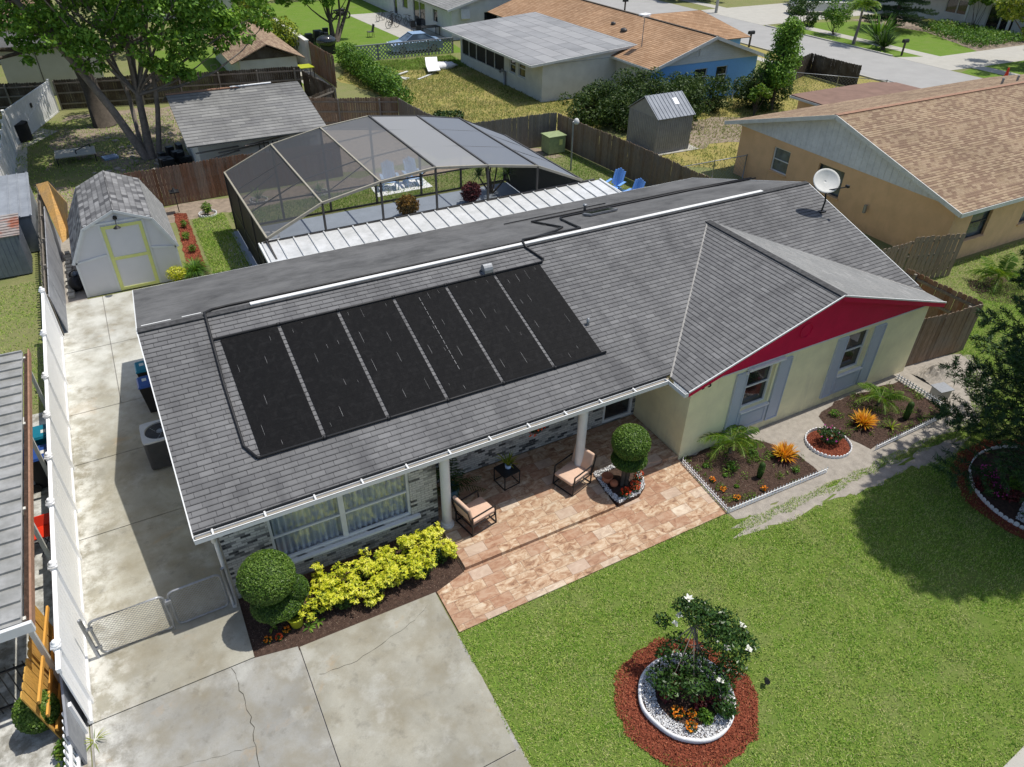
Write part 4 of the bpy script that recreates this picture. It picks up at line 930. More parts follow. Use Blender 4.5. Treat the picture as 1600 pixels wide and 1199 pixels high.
topiary('topiary', 'round clipped green topiary ball over a dark lower ball in the patio stone bed', (9.28, 10.52, .05), [(9.28, 10.50, 1.58, .49, .49, .46), (9.30, 10.50, 1.02, .47, .46, .20), (9.62, 10.42, 1.08, .15, .15, .2)], 14000, [[(9.18, 10.50, 0), (9.2, 10.5, 1.0)], [(9.30, 10.46, 0), (9.28, 10.5, 1.0)], [(9.36, 10.56, 0), (9.38, 10.5, 1.0)], [(9.27, 10.60, 0), (9.3, 10.5, 1.0)]], tr=.055)
# stone bed on the patio
PB = [(8.76, 11.20), (9.62, 11.25), (9.95, 10.75), (9.72, 10.22), (9.40, 10.02), (8.72, 9.98), (8.66, 10.5)]
o = MB().prism(PB, .041, .16).build('stone_bed_soil', M['mulch']); tag(o, 'dark soil bed cut into the tiled patio around the topiary trunk', 'flower bed')
P = scatter(wobble(PB, .1, .01), 5200, .165); ctr = np.array([9.27, 10.58]); d = np.hypot(P[:, 0]-ctr[0], P[:, 1]-ctr[1]); k = np.zeros(len(P), bool)
for a, b in zip(PB, PB[1:]+PB[:1]):
    ab = np.array(b)-np.array(a); tt = np.clip(((P[:, :2]-a)@ab)/(ab@ab), 0, 1); k |= np.hypot(*(P[:, :2]-(np.array(a)+tt[:, None]*ab)).T) < .13
chips('gravel', P[k], .045, 'pebble', 'white stone chips edging the patio topiary bed', 'gravel', .8, .8, .05)
def flowers(label, c, r, n, mat, h=.16, group=None, leafmat_='lf_dark', cat='flower'):
    t = thing('flower', label, cat, c, group=group)
    P, N = clumps([(c[0], c[1], c[2]+h*.4, r, r, h*.5)], n, .3); leaves('leaves', P, .05, .03, M[leafmat_], t, N)
    P, N = clumps([(c[0], c[1], c[2]+h*.75, r*.9, r*.9, h*.42)], max(8, n//2), .7); P = P[P[:, 2] > c[2]+h*.5]; leaves('petals', P, .05, .045, M[mat], t, N[:len(P)], .4); return t
flowers('orange red flowers nearest the tile edge in the patio stone bed', (9.02, 10.12, .16), .15, 150, 'fl_red', .24); flowers('bright red flowers in the middle of the patio stone bed', (9.36, 10.18, .16), .16, 170, 'fl_red', .26); flowers('tall orange flowers at the right end of the patio stone bed', (9.64, 10.42, .16), .14, 160, 'fl_red', .34)
def pot(name, label, c, prof, mat, cat='pot'):
    o = MB().lathe(prof, c, 22).build(name, M[mat], None, True); return tag(o, label, cat)
pot('flower_pot', 'terracotta flower pot standing in the patio stone bed', (8.92, 10.80, .16), [(.09, 0), (.13, .04), (.15, .2), (.13, .2), (.12, .14)], 'terracotta')
pot('fallen_pot', 'small pinkish clay ball pot beside the terracotta pot', (8.97, 10.56, .16), [(.03, 0), (.09, .04), (.11, .1), (.08, .17), (.03, .19)], 'terracotta')
pot('flower_pot', 'lime green glazed pot under the brick corner topiary', (.66, 10.33, .015), [(.10, 0), (.12, .03), (.165, .29), (.18, .30), (.18, .33), (.155, .33), (.14, .26)], 'limepot')
V, F = bladeset((.66, 10.33, .28), 16, .34, .03, flat=(.9, 1.5)); tag(raw('spiky_plant', V, F, M['lf_dark']), 'dark spiky plant growing in the lime green pot', 'plant')
# yellow shrubs along the brick wall
ysp = [(1.15, 10.45, .50), (1.55, 10.95, .46), (1.72, 10.33, .52), (2.15, 10.80, .48), (2.35, 10.28, .46), (2.75, 10.95, .45), (2.95, 10.42, .50), (3.40, 10.85, .50), (3.55, 10.38, .44), (3.98, 11.0, .52), (4.05, 10.52, .46)]
lab = ['beside the lime green pot', 'against the wall behind the first shrub', 'front row, second from the green pot', 'under the left pane of the big window', 'front row, third from the green pot', 'under the middle of the big window', 'front row, fourth from the green pot', 'under the right pane of the big window', 'front row, nearest the patio corner', 'tallest, beside the porch column', 'at the tiled patio edge']
for (x, y, h), lb in zip(ysp, lab):
    q = np.random.default_rng(int(x*100)); bl = [(x+q.uniform(-.30, .30), y+q.uniform(-.24, .24), h*q.uniform(.45, 1.2), .13, .13, .11) for _ in range(11)]
    t = thing('yellow_shrub', 'yellow variegated shrub '+lb, 'shrub', (x, y, .015), group='yellow shrubs along the brick wall')
    C, N0 = clumps(bl, 125, .7, q); C[:, 2] = np.maximum(C[:, 2], .1); n = len(C); k = 9                 # rosettes of radiating leaves
    az = q.uniform(0, 2*math.pi, (n, k)); D = np.stack([np.cos(az), np.sin(az), q.uniform(.1, .9, (n, k))], 2).reshape(-1, 3); D = unit(D)
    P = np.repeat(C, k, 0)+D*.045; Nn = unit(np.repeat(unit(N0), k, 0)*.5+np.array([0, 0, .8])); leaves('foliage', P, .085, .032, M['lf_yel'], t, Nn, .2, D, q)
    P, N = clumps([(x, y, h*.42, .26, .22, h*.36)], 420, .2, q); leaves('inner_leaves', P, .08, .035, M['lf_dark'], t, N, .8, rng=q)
    mb = MB(); [rod(mb, (x, y, 0), (b[0], b[1], b[2]), .014, .006, n=2, sides=5) for b in bl[:6]]; mb.build('stem', M['darkbark'], t)
for c, lb, m in [((.02, 10.22, .015), 'small orange flowers at the gate end of the front bed', 'fl_orange'), ((.24, 10.18, .015), 'small red flowers second from the gate in the front bed', 'fl_red'), ((.42, 10.28, .015), 'orange flowers in front of the lime green pot', 'fl_orange')]: flowers(lb, c, .09, 60, m, .10)
for c, lb in [((.18, 10.52, .015), 'small grey green seedling under the corner topiary'), ((.86, 10.16, .015), 'bright green seedling beside the lime pot'), ((1.08, 10.20, .015), 'dark green seedling right of the lime pot')]:
    V, F = bladeset(c, 10, .15, .05, flat=(.2, .9)); tag(raw('seedling', V, F, M['lf_palm']), lb, 'plant')
for nm, poly, n, m, lb in [('mulch_chips', wobble(BED3, .3, .0), 9000, 'chipsdark', 'brown wood chips in the bed under the big window'), ('mulch_chips', BED1, 6500, 'chipsdark', 'brown wood chips in the bed beside the patio'), ('mulch_chips', BED2, 6500, 'chipsdark', 'brown wood chips in the bed at the far wing corner')]: chips(nm, scatter(poly, n, .014), .04, m, lb)
# white plastic picket edging
def pickets(label, a, b, h=.24, step=.105):
    t = thing('picket_edging', label, 'edging fence', (a[0], a[1], .012), group='white picket edging around the wing beds'); L = math.dist(a, b); ux, uy = (b[0]-a[0])/L, (b[1]-a[1])/L; n = int(L/step); mb = MB()
    for k in range(n+1):
        x, y = a[0]+ux*step*k, a[1]+uy*step*k; z = random.uniform(-.01, .01); w_ = .017
        mb.solid([(x-ux*w_, y-uy*w_, .0), (x+ux*w_, y+uy*w_, .0), (x+ux*w_, y+uy*w_, h-.03+z), (x, y, h+z), (x-ux*w_, y-uy*w_, h-.03+z)], (-uy*.008, ux*.008, 0))
    mb.build('pickets', M['white'], t); mb = MB()
    for z in (.075, .155): MB().beam((a[0]+uy*.007, a[1]-ux*.007, z), (b[0]+uy*.007, b[1]-ux*.007, z), .012, .030).build('rail', M['white'], t)
pickets('white picket edging run along the tiled patio side', (11.24, 10.55), (11.06, 8.56)); pickets('white picket edging run between the lawn and the bed beside the patio', (11.10, 8.54), (14.46, 8.45))
pickets('white picket edging run between the lawn and the far wing bed', (16.42, 8.46), (19.82, 8.54)); pickets('white picket edging run beside the grey utility box', (19.86, 8.58), (19.93, 10.55))
# round rose bed
def scallops(name, label, c, r, h=.10, n=44, sx=1, sy=1, a0=0, a1=2*math.pi, cat='bed edging'):
    mb = MB()
    for k in range(n):
        q = a0+(a1-a0)*(k+.5)/n; x, y = c[0]+sx*r*math.cos(q), c[1]+sy*r*math.sin(q); w_ = (a1-a0)*r*max(sx, sy)/n*.44; T = Vector((-math.sin(q)*sx, math.cos(q)*sy, 0)).normalized(); N = Vector((T.y, -T.x, 0))
        p = Vector((x, y, 0)); z = random.uniform(-.012, .012); mb.solid([p-T*w_, p+T*w_, p+T*w_+Vector((0, 0, h*.7+z)), p+T*w_*.5+Vector((0, 0, h+z)), p-T*w_*.5+Vector((0, 0, h+z)), p-T*w_+Vector((0, 0, h*.7+z))], N*.03)
    return tag(mb.build(name, M['whitestone']), label, cat)
scallops('bed_edging', 'white scalloped ring around the small red mulch bed by the wing', (15.45, 9.28), .60, n=36)
sheet('red_mulch', ring((15.45, 9.28), .58, 30), .03, 'redmulch'); chips('red_mulch_chips', scatter(ring((15.45, 9.28), .57, 30), 3000, .032), .05, 'chips', 'red wood chips inside the small scalloped ring')
bush('rose_bush', 'small green bush in the scalloped ring of red mulch by the wing', 'shrub', (15.47, 9.30, .03), [(15.47, 9.3, .30, .3, .3, .22), (15.3, 9.4, .42, .2, .2, .14), (15.65, 9.2, .33, .2, .2, .15)], 750, .075, 'lf_gard')
P, N = clumps([(15.47, 9.3, .40, .32, .32, .2)], 14, .9); tag(leaves('rose', P, .06, .055, M['fl_pink']), 'pink blooms on the bush in the scalloped ring', 'flower')
def frondplant(name, label, c, n, L, mat, **k):
    V, F = frondset(c, n, L, **k); t = thing(name, label, 'palm', (c[0], c[1], 0.01)); raw('fronds', V, F, M[mat], t)
    mb = MB(); mb.tube([(c[0], c[1], 0), (c[0], c[1], c[2]+.03)], [.06, .04], 7); mb.build('trunk', M['darkbark'], t, True); return t
frondplant('small_palm', 'yellow green feathery palm in front of the first wing window', (12.72, 10.30, .38), 13, 1.05, 'lf_palm', lw=.018, ll=.30, nl=24, el=(.45, 1.3), droop=1.5)
frondplant('small_palm', 'low feathery palm under the second wing window', (18.25, 9.85, .22), 14, .95, 'lf_palm', lw=.018, ll=.24, nl=20, el=(.4, 1.2), droop=1.4)
def crot(label, c, s=.3, mat='lf_croton', n=170):
    s *= .86
    t = thing('croton_bush', label, 'shrub', c, group='orange crotons'); V, F = bladeset((c[0], c[1], c[2]+.12), n, s, .032, droop=.3, r0=.20, flat=(.45, 1.5)); raw('leaves', V, F, M[mat], t)
    V, F = bladeset((c[0], c[1], c[2]+.03), n//3, s*.8, .04, droop=.5, r0=.16, flat=(.1, .7)); raw('lower_leaves', V, F, M['lf_burg'], t); return t
crot('orange croton bush left of the scalloped ring', (13.88, 9.42, .012), .36); crot('orange croton bush right of the scalloped ring', (16.98, 9.40, .012), .38)
for poly, lb, sd in ((BED1, 'low green weeds scattered through the bed beside the patio', 3), (BED2, 'low green weeds scattered through the bed at the far wing corner', 4)):
    q = np.random.default_rng(sd); C_ = scatter(poly, 60, 0, q); bl = [(x, y, .05, .11*k, .11*k, .10*k) for (x, y, _), k in zip(C_, q.uniform(.5, 1.7, len(C_)))]
    P, N = clumps(bl, 1500, .2, q); P[:, 2] = np.maximum(P[:, 2], .02); tag(leaves('weeds', P, .055, .028, M['lf_palm'], None, N, rng=q), lb, 'weeds', kind='stuff')
def cactus(label, c, h, r):
    mb = MB(); mb.lathe([(r*.8, 0), (r, h*.2), (r, h*.85), (r*.7, h*.96), (r*.2, h)], c, 14); t = thing('columnar_cactus', label, 'cactus', c); mb.build('stem', M['lf_dark'], t, True)
    P, N = clumps([(c[0], c[1], c[2]+h*.5, r*1.15, r*1.15, h*.52)], 260, .9); leaves('spines', P, .07, .012, M['lf_hedge'], t, N, .4)
cactus('short columnar green cactus in the bed beside the patio', (12.72, 9.16, .012), .52, .08); cactus('dark columnar cactus near the right picket corner', (18.42, 9.02, .012), .62, .09)
V, F = bladeset((17.66, 8.92, .02), 22, .30, .03, flat=(.6, 1.4)); tag(raw('spiky_plant', V, F, M['lf_ivy']), 'small pale spiky plant beside the dark columnar cactus', 'plant')
for c, lb, b in [((11.72, 10.15, .012), 'small green plant nearest the wing corner', .1), ((12.28, 9.72, .012), 'dark leafy plant beside the small palm', .2), ((11.95, 9.62, .012), 'small green seedling third row from the picket run', .08), ((11.92, 9.16, .012), 'tiny green seedling among the orange flowers', .07), ((13.74, 8.88, .012), 'low green plant at the end of the patio side bed', .12), ((16.62, 10.12, .012), 'grey green low plant under the second wing window', .17), ((13.2, 9.95, .012), 'low yellow green weeds right of the small palm', .18)]:
    P, N = clumps([(c[0], c[1], b*.7, b, b, b*.7)], int(900*b), .2); P[:, 2] = np.maximum(P[:, 2], .02); tag(leaves('low_plant', P, .06, .035, M['lf_hedge'], None, N), lb, 'plant')
for c, lb in [((11.50, 9.62, .012), 'orange flowers third from the picket corner'), ((11.50, 9.22, .012), 'orange flowers second from the picket corner'), ((11.60, 8.82, .012), 'orange flowers at the picket corner'), ((12.48, 8.74, .012), 'orange flowers by the lawn side pickets')]: flowers(lb, c, .10, 60, 'fl_orange', .11)
t = thing('utility_box', 'grey concrete utility box with a flat lid beside the white pickets', 'utility box', (20.35, 9.30, 0), R(-10), local=True)
MB().box(-.22, .22, -.18, .18, 0, .30).build('body', M['sidewalk'], t); mb = MB(); mb.box(-.26, .26, -.22, .22, .302, .335); bevel(mb.build('lid', M['galv'], t), .006)
# sand heap by the fence corner
mb = MB(); q = random.Random(3); nx = 26; vs = []
for j in range(nx+1):
    for i in range(nx+1):
        x, y = 20.6+2.4*i/nx, 9.6+1.0*j/nx; e = math.exp(-(((x-21.3)/.6)**2+((y-10.1)/.3)**2)); vs.append((x, y, .006+.32*e*(1+q.uniform(-.25, .25))-.004*(i in (0, nx) or j in (0, nx))*2))
mb.add(vs, [(j*(nx+1)+i, j*(nx+1)+i+1, (j+1)*(nx+1)+i+1, (j+1)*(nx+1)+i) for j in range(nx) for i in range(nx)]); o = mb.build('sand_heap', M['sandstone']); tag(o, 'heap of loose grey sand at the foot of the corner fence', 'sand', kind='stuff')

# ---------------------------------------------------------------- island beds in the lawn
C1 = (6.90, 5.12)
sheet('red_mulch', ring(C1, 1.36, 40, .03, 1.03, .98, 3), .02, 'redmulch'); P = scatter(ring(C1, 1.38, 40, .05, 1.03, .98, 3), 15000, .02); P = P[np.hypot(P[:, 0]-C1[0]-.02, P[:, 1]-C1[1]) > .82]; chips('red_mulch_chips', P, .065, 'chips', 'red wood chips around the white stone ring in the lawn', flat=.6, lift=.03)
CI = (6.92, 5.14); mb = MB(); n = 60; vs = []
for r_, z in ((.93, .0), (.95, .13), (.91, .16), (.885, .13), (.885, .02)): vs += [(CI[0]+r_*(1+.02*math.sin(3*q)+.012*math.sin(7*q))*math.cos(q), CI[1]+r_*.97*(1+.02*math.sin(3*q))*math.sin(q), z) for q in [2*math.pi*k/n for k in range(n)]]
mb.add(vs, [(i*n+k, i*n+(k+1) % n, (i+1)*n+(k+1) % n, (i+1)*n+k) for i in range(4) for k in range(n)]); tag(mb.build('stone_kerb', M['whitestone'], None, True), 'low pale kerb ring around the flower island in the lawn', 'bed edging')
sheet('island_soil', ring(CI, .885, 40), .10, 'mulch'); P = scatter(ring(CI, .88, 40), 15000, .105); d = np.hypot(P[:, 0]-CI[0], P[:, 1]-CI[1]); P = P[(d > .62) | ((abs(P[:, 1]-CI[1]-.22+.35*(P[:, 0]-CI[0])) < .07) & (d < .5))]; chips('gravel', P, .035, 'pebble', 'white stone chips ringing the flower island in the lawn', 'gravel', .9, .8, .03)
bl = []
for a, b, c, s in [(7.55, 5.95, 1.55, .30), (7.25, 5.75, 1.05, .26), (7.9, 5.75, 1.35, .34), (8.2, 5.55, 1.25, .32), (8.35, 5.25, 1.05, .30), (7.75, 5.45, 1.15, .32), (7.35, 5.40, .85, .30), (7.0, 5.55, .70, .26), (6.7, 5.75, .62, .24), (7.2, 5.05, .62, .28), (7.6, 5.0, .75, .30), (7.95, 5.15, .85, .28), (7.45, 6.05, 1.75, .20), (7.0, 5.9, 1.0, .18), (8.45, 5.55, 1.0, .2), (7.5, 4.75, .5, .22), (6.75, 5.35, .45, .22), (7.9, 6.05, 1.45, .22), (7.15, 6.25, 1.3, .16)]: bl.append((a-.22+RNG.uniform(-.12, .12), b-.15+RNG.uniform(-.12, .12), c+RNG.uniform(-.12, .15), s*1.15, s*1.15, s*.85))
t = tree('gardenia', 'glossy green gardenia with white blooms in the lawn island bed', (7.15, 5.25, .10), [(7.15, 5.25, .08), (7.2, 5.35, .5), (7.3, 5.5, 1.0), (7.3, 5.7, 1.4)], bl, 5400, .095, 'lf_gard', 'bark', .035, 18, cat='shrub')
for k, (x, y, z) in enumerate([(7.22, 5.92, 1.98), (7.05, 5.9, 1.62), (7.30, 4.80, .80), (8.05, 4.95, 1.10), (7.62, 5.10, 1.25), (6.93, 5.85, 1.5), (8.25, 5.35, 1.2)]):
    V, F = bladeset((x, y, z), 12, .085 if k else .12, .06, droop=.5, seg=2, r0=.01, flat=(.1, 1.4)); raw('bloom', V, F, M['fl_white'], t)
MB().lathe([(.12, 0), (.16, .04), (.17, .3), (.18, .32), (.15, .32), (.14, .26)], (6.88, 5.42, .1), 20).build('clay_pot', M['terracotta'], None, True); bpy.data.objects['clay_pot'].update_tag(); tag(bpy.data.objects['clay_pot'], 'brown clay pot half hidden in the lawn island plants', 'pot')
V, F = bladeset((6.9, 5.42, .40), 26, .28, .05, flat=(.3, 1.3)); tag(raw('burgundy_plant', V, F, M['lf_burg']), 'burgundy leafed plant in the clay pot of the lawn island', 'plant')
for (x, y), m, lb in [((6.52, 5.30), 'lf_burg', 'dark burgundy coleus at the left of the lawn island'), ((7.0, 4.86), 'lf_burg', 'burgundy plant in the middle of the lawn island'), ((7.30, 4.72), 'lf_burg', 'red leafed plant at the right of the lawn island'), ((6.92, 4.60), 'lf_hedge', 'green heart leafed plant at the front of the lawn island'), ((7.35, 4.52), 'lf_hedge', 'green plant at the right front of the lawn island'), ((7.62, 4.95), 'lf_hedge', 'green plant at the far right of the lawn island')]:
    P, N = clumps([(x, y, .20, .17, .16, .12)], 170, .2); tag(leaves('bedding_plant', P, .075, .05, M[m], None, N), lb, 'plant')
flowers('orange lantana flowers at the left of the lawn island', (6.50, 4.92, .10), .15, 130, 'fl_orange', .17); flowers('yellow orange lantana flowers at the front edge of the lawn island', (6.55, 4.58, .10), .13, 130, 'fl_orange', .16); flowers('small orange flowers in the centre front of the lawn island', (6.72, 4.78, .10), .10, 80, 'fl_orange', .15)
t = thing('spotlight', 'small black garden spotlight on a spike in the lawn', 'spotlight', (8.50, 4.62, 0)); mb = MB(); mb.cyl((8.50, 4.62, 0), (8.50, 4.62, .12), .012, n=6); mb.build('spike', M['black'], t)
mb = MB(); mb.cyl((8.53, 4.66, .13), (8.47, 4.58, .19), .045, .055, 14); mb.build('lamp_head', M['black'], t)
C2 = (19.0, 5.2)
sheet('red_mulch', ring(C2, 2.25, 44, .02, 1, .95, 5), .02, 'redmulch'); P = scatter(ring(C2, 2.28, 44, .04, 1, .95, 5), 16000, .02); P = P[np.hypot(P[:, 0]-C2[0], (P[:, 1]-C2[1])/.95) > 1.85]; chips('red_mulch_chips', P, .065, 'chips', 'red wood chips outside the scalloped ring under the pine', lift=.03)
scallops('bed_edging', 'white scalloped edging around the bed under the dark pine', C2, 1.85, .13, 84, 1, .95)
sheet('island_soil', ring(C2, 1.83, 40, 0, 1, .95), .05, 'mulch')
P = scatter([(17.35, 5.0), (18.5, 5.4), (18.2, 4.6), (17.5, 4.3)], 3500, .052); chips('gravel', P, .05, 'pebble', 'patch of white stone chips inside the scalloped ring under the pine', 'gravel', .8, .8, .03)
for (x, y), m, lb in [((18.2, 6.3), 'fl_pink', 'magenta flowers at the back of the ring under the pine'), ((17.7, 5.8), 'fl_pink', 'magenta flowers at the left of the ring under the pine')]: flowers(lb, (x, y, .05), .3, 200, m, .25)
for (x, y), m, lb in [((17.6, 6.1), 'lf_burg', 'dark burgundy low plant in the ring under the pine'), ((18.4, 5.7), 'lf_palm', 'yellow green low plant in the ring under the pine'), ((17.9, 5.5), 'lf_burg', 'dark purple bedding plant beside the white stone patch')]:
    P, N = clumps([(x, y, .2, .3, .28, .15)], 260, .2); tag(leaves('bedding_plant', P, .09, .05, M[m], None, N), lb, 'plant')
# the dark pine: whorls of long needle covered branches
def pine(name, label, base, h, rad, mat, tiers=13, per=7, seed=1):
    q = np.random.default_rng(seed); t = thing(name, label, 'tree', base); bx, by, bz = base
    mb = MB(); mb.tube([(bx, by, 0), (bx+.1, by, h*.5), (bx, by, h)], [.19, .12, .03], 10); mb.build('trunk', M['darkbark'], t, True); mb = MB(); P = []; D = []
    for k in range(tiers):
        z0 = .7+(h-1.3)*k/(tiers-1); rr = rad*(1 if z0 < 3.2 or tiers < 10 else .80)*(1-.5*(k/(tiers-1))**3)*q.uniform(.86, 1.05)
        for j in range(per):
            a = 2*math.pi*(j+.5*(k % 2)+q.uniform(-.2, .2))/per; L = rr*q.uniform(.8, 1.1); p = np.array([bx, by, z0]); e = .30; pts = [Vector(p)]; d = np.array([math.cos(a), math.sin(a), 0]); s = np.array([-math.sin(a), math.cos(a), 0])
            for i in range(8):
                st = (d*math.cos(e)+np.array([0, 0, math.sin(e)]))*L/8; p = p+st; e -= .10 if i < 5 else -.16; pts.append(Vector(p))
                if i >= 1:
                    for sg in (-1, 1):
                        w_ = .75*L/3*math.sin(math.pi*min(1, (i+1)/9))+.15; dd = s*sg*.85+d*.55+np.array([0, 0, .1]); tip = p+dd*w_
                        m_ = 95; tt = q.random(m_); P.append(p+np.outer(tt, tip-p)); D.append(np.tile(dd, (m_, 1))+q.normal(0, .75, (m_, 3)))
                    m_ = 40; tt = q.random(m_); P.append(p-np.outer(tt, st)); D.append(np.tile(d, (m_, 1))+q.normal(0, .75, (m_, 3)))
            mb.tube(pts, [.035*(1-i/10) for i in range(9)], 5)
    mb.build('branches', M['darkbark'], t, True); P = np.concatenate(P)+q.normal(0, .02, (sum(map(len, P)), 3)); D = unit(np.concatenate(D)); leaves('needles', P+D*.07, .20, .026, M[mat], t, q.normal(0, 1, (len(P), 3)), .3, D, q); return t
pine('pine_tree', 'dark drooping conifer at the right edge of the lawn', (19.75, 5.35, .05), 13.8, 3.5, 'lf_pine', 16, 9)
# lawn blades
def masked(P, holes, dens=None):
    k = np.ones(len(P), bool)
    for c, r, sx, sy in holes: k &= (((P[:, 0]-c[0])/(r*sx))**2+((P[:, 1]-c[1])/(r*sy))**2) > RNG.uniform(.7, 1.15, len(P))
    return P[k]
P = scatter([(3.50, 8.56), (3.42, -1), (30, -1), (30, 13.0), (23.6, 12.4), (23.0, 10.0), (21.5, 9.2), (20.2, 7.9), (16.5, 7.6), (11.1, 8.2), (11.0, 8.57)], 800000, .006)
P = P[(P[:, 0] > 3.46+.12*vnoise(P, 3, 1))]
P = P[~inpoly(P, [(10.95, 1.35), (12.3, 1.45), (14, 1.2), (14, -3), (9.5, -3)])]
P = masked(P, [((12.6, 7.95), 1.0, 1.6, .32), ((15.2, 7.75), 1.1, 1.5, .25), ((17.8, 7.6), .9, 1.4, .28), (C1, 1.36, 1.03, .98), (C2, 2.25, 1, .95)])
thin = np.ones(len(P))
for c_, r_ in (((13.4, 2.3), .75), ((12.2, 2.9), .5), ((13.9, 3.4), .6), ((10.6, 2.3), .4), ((11.4, 1.75), .5), ((14.6, 2.8), .6)): thin *= 1-.72*np.exp(-((P[:, 0]-c_[0])**2+((P[:, 1]-c_[1])*1.4)**2)/r_**2*2.2)*(.5+vnoise(P, 6, 31))
keep = RNG.random(len(P)) < thin* np.clip(.15+1.3*vnoise(P, 3.7, 15)*(.4+vnoise(P, 1.1, 5))*(.5+vnoise(P, .5, 9)), .12, 1); P = P[keep]
grass('grass', P, .066, .017, 'blade', 'short green front lawn grass with a few dry patches')
P = scatter(wobble([(11.1, 8.2), (14.5, 8.1), (20.0, 8.1), (20.2, 7.8), (11, 7.9)], .3, .08), 9000, .006); grass('grass', P, .06, .014, 'blade', 'thin line of grass in the sand along the picket edging')

# ---------------------------------------------------------------- fences
def wood_fence(label, pts, h, mat, post='fencegrey', w_=.14, rails_side=1, dog=True, gap=.003, lean=0, seed=1, posts=True, group=None, thk=.02, cap=False, ragged=.02):
    q = random.Random(seed); t = thing('wood_fence', label, 'fence', (pts[0][0], pts[0][1], 0), group=group); mb = MB(); rl = MB(); pl = []
    for (ax, ay), (bx, by) in zip(pts, pts[1:]):
        L = math.dist((ax, ay), (bx, by)); ux, uy = (bx-ax)/L, (by-ay)/L; nx, ny = -uy*rails_side, ux*rails_side; n = int(L/(w_+gap))
        for k in range(n):
            u = (k+.5)*L/n; x, y = ax+ux*u, ay+uy*u; z = h+q.uniform(-ragged, ragged)-.03*math.sin(u*.8); w2 = w_/2*q.uniform(.975, 1.0); ln = q.uniform(-.012, .012)+lean
            a = Vector((x-ux*w2, y-uy*w2, .02)); b = Vector((x+ux*w2, y+uy*w2, .02)); T = Vector((ux, uy, 0)); up = Vector((nx*-ln, ny*-ln, 1))*(z-.02)
            f = [a, b, b+up*(.975 if dog else 1), b+up-T*(.03 if dog else 0), a+up+T*(.03 if dog else 0), a+up*(.975 if dog else 1)]
            mb.solid(f, (-nx*thk, -ny*thk, 0))
        for z in (.35, h*.55, h-.25): rl.beam((ax+nx*.022-0, ay+ny*.022, z), (bx+nx*.022, by+ny*.022, z), .038, .085)
        k = 0
        while k <= L+.01: pl.append((ax+ux*min(k, L)+nx*.09, ay+uy*min(k, L)+ny*.09)); k += 2.4
        if cap: rl.beam((ax, ay, h+.03), (bx, by, h+.03), .12, .03)
    mb.build('boards', M[mat], t); rl.build('rail', M[post], t)
    if posts:
        for x, y in pl: MB().box(x-.045, x+.045, y-.045, y+.045, 0, h-.06).build('post', M[post], t)
    return t
wood_fence('reddish brown board fence behind the grey barn shed, reaching the pool cage', [(-1.2, 35.4), (5.2, 35.62), (9.8, 35.65)], 1.8, 'fencered', seed=2)
wood_fence('grey board fence behind the pool cage roof, left of the green metal box', [(16.0, 35.75), (22.2, 35.25)], 1.8, 'fencegrey', seed=3)
wood_fence('long brown board fence running from the green box past the blue chairs', [(22.25, 35.2), (23.0, 26.5), (23.35, 21.0)], 1.8, 'fence', seed=4, rails_side=1)
wood_fence('brown fence with its rails showing, between the old grey outbuilding and the dry yard', [(10.0, 44.4), (15.3, 41.9)], 1.8, 'fence', seed=5, rails_side=-1)
wood_fence('grey brown fence turning down toward the pool cage beside the dry yard', [(15.32, 41.85), (15.9, 35.8)], 1.8, 'fencegrey', seed=6)
wood_fence('dark brown fence in the shade behind the big multi stemmed tree', [(-2.3, 54.6), (12.2, 51.8)], 1.8, 'fencedark', seed=7, rails_side=-1)
wood_fence('dark fence along the back of the left hand neighbour yard', [(-12, 56.6), (-2.5, 54.7)], 1.7, 'fencedark', seed=17, rails_side=-1)
wood_fence('low dark fence standing between the bright green yard and the fence behind the tree', [(12.3, 51.7), (12.9, 46.6), (10.1, 44.5)], 1.6, 'fencedark', seed=18)
wood_fence('weathered brown fence closing the side of the yellow house at the front corner', [(20.56, 10.9), (23.4, 10.62)], 1.82, 'fence', seed=8, w_=.17, rails_side=1)
wood_fence('brown fence panel running back from the front corner between the two houses', [(23.46, 10.66), (23.4, 13.5)], 1.82, 'fencered', seed=9, w_=.17, rails_side=1)
wood_fence('open grey wooden gate leaf standing askew at the orange house wall', [(23.55, 15.0), (25.68, 14.97)], 1.75, 'gatewood', seed=10, w_=.19, gap=.03, rails_side=1, posts=False)
wood_fence('tall leaning grey gate leaf against the orange house corner', [(25.72, 14.95), (27.95, 14.35)], 1.9, 'gatewood', seed=11, w_=.19, gap=.03, rails_side=1, posts=False)
wood_fence('short dark fence beside the street verge, behind the orange house', [(44.5, 39.6), (48.7, 41.3), (48.7, 36.6)], 1.6, 'fencedark', seed=12)
wood_fence('thin weathered slat fence continuing the white fence toward the back', [(-3.35, 25.2), (-3.4, 36.0)], 1.65, 'fencegrey', seed=13, w_=.10, gap=.10, rails_side=-1)
t = thing('board_panel', 'grey sheet panels leaning along the pebbled strip left of the barn shed', 'fence panel', (-3.1, 25.2, 0)); mb = MB()
for k in range(5): y = 25.3+k*1.7; mb.solid([(-3.12, y, 0), (-3.12, y+1.66, 0), (-3.24, y+1.66, 1.45), (-3.24, y, 1.45)], (.03, 0, 0))
mb.build('boards', M['sheet'], t)
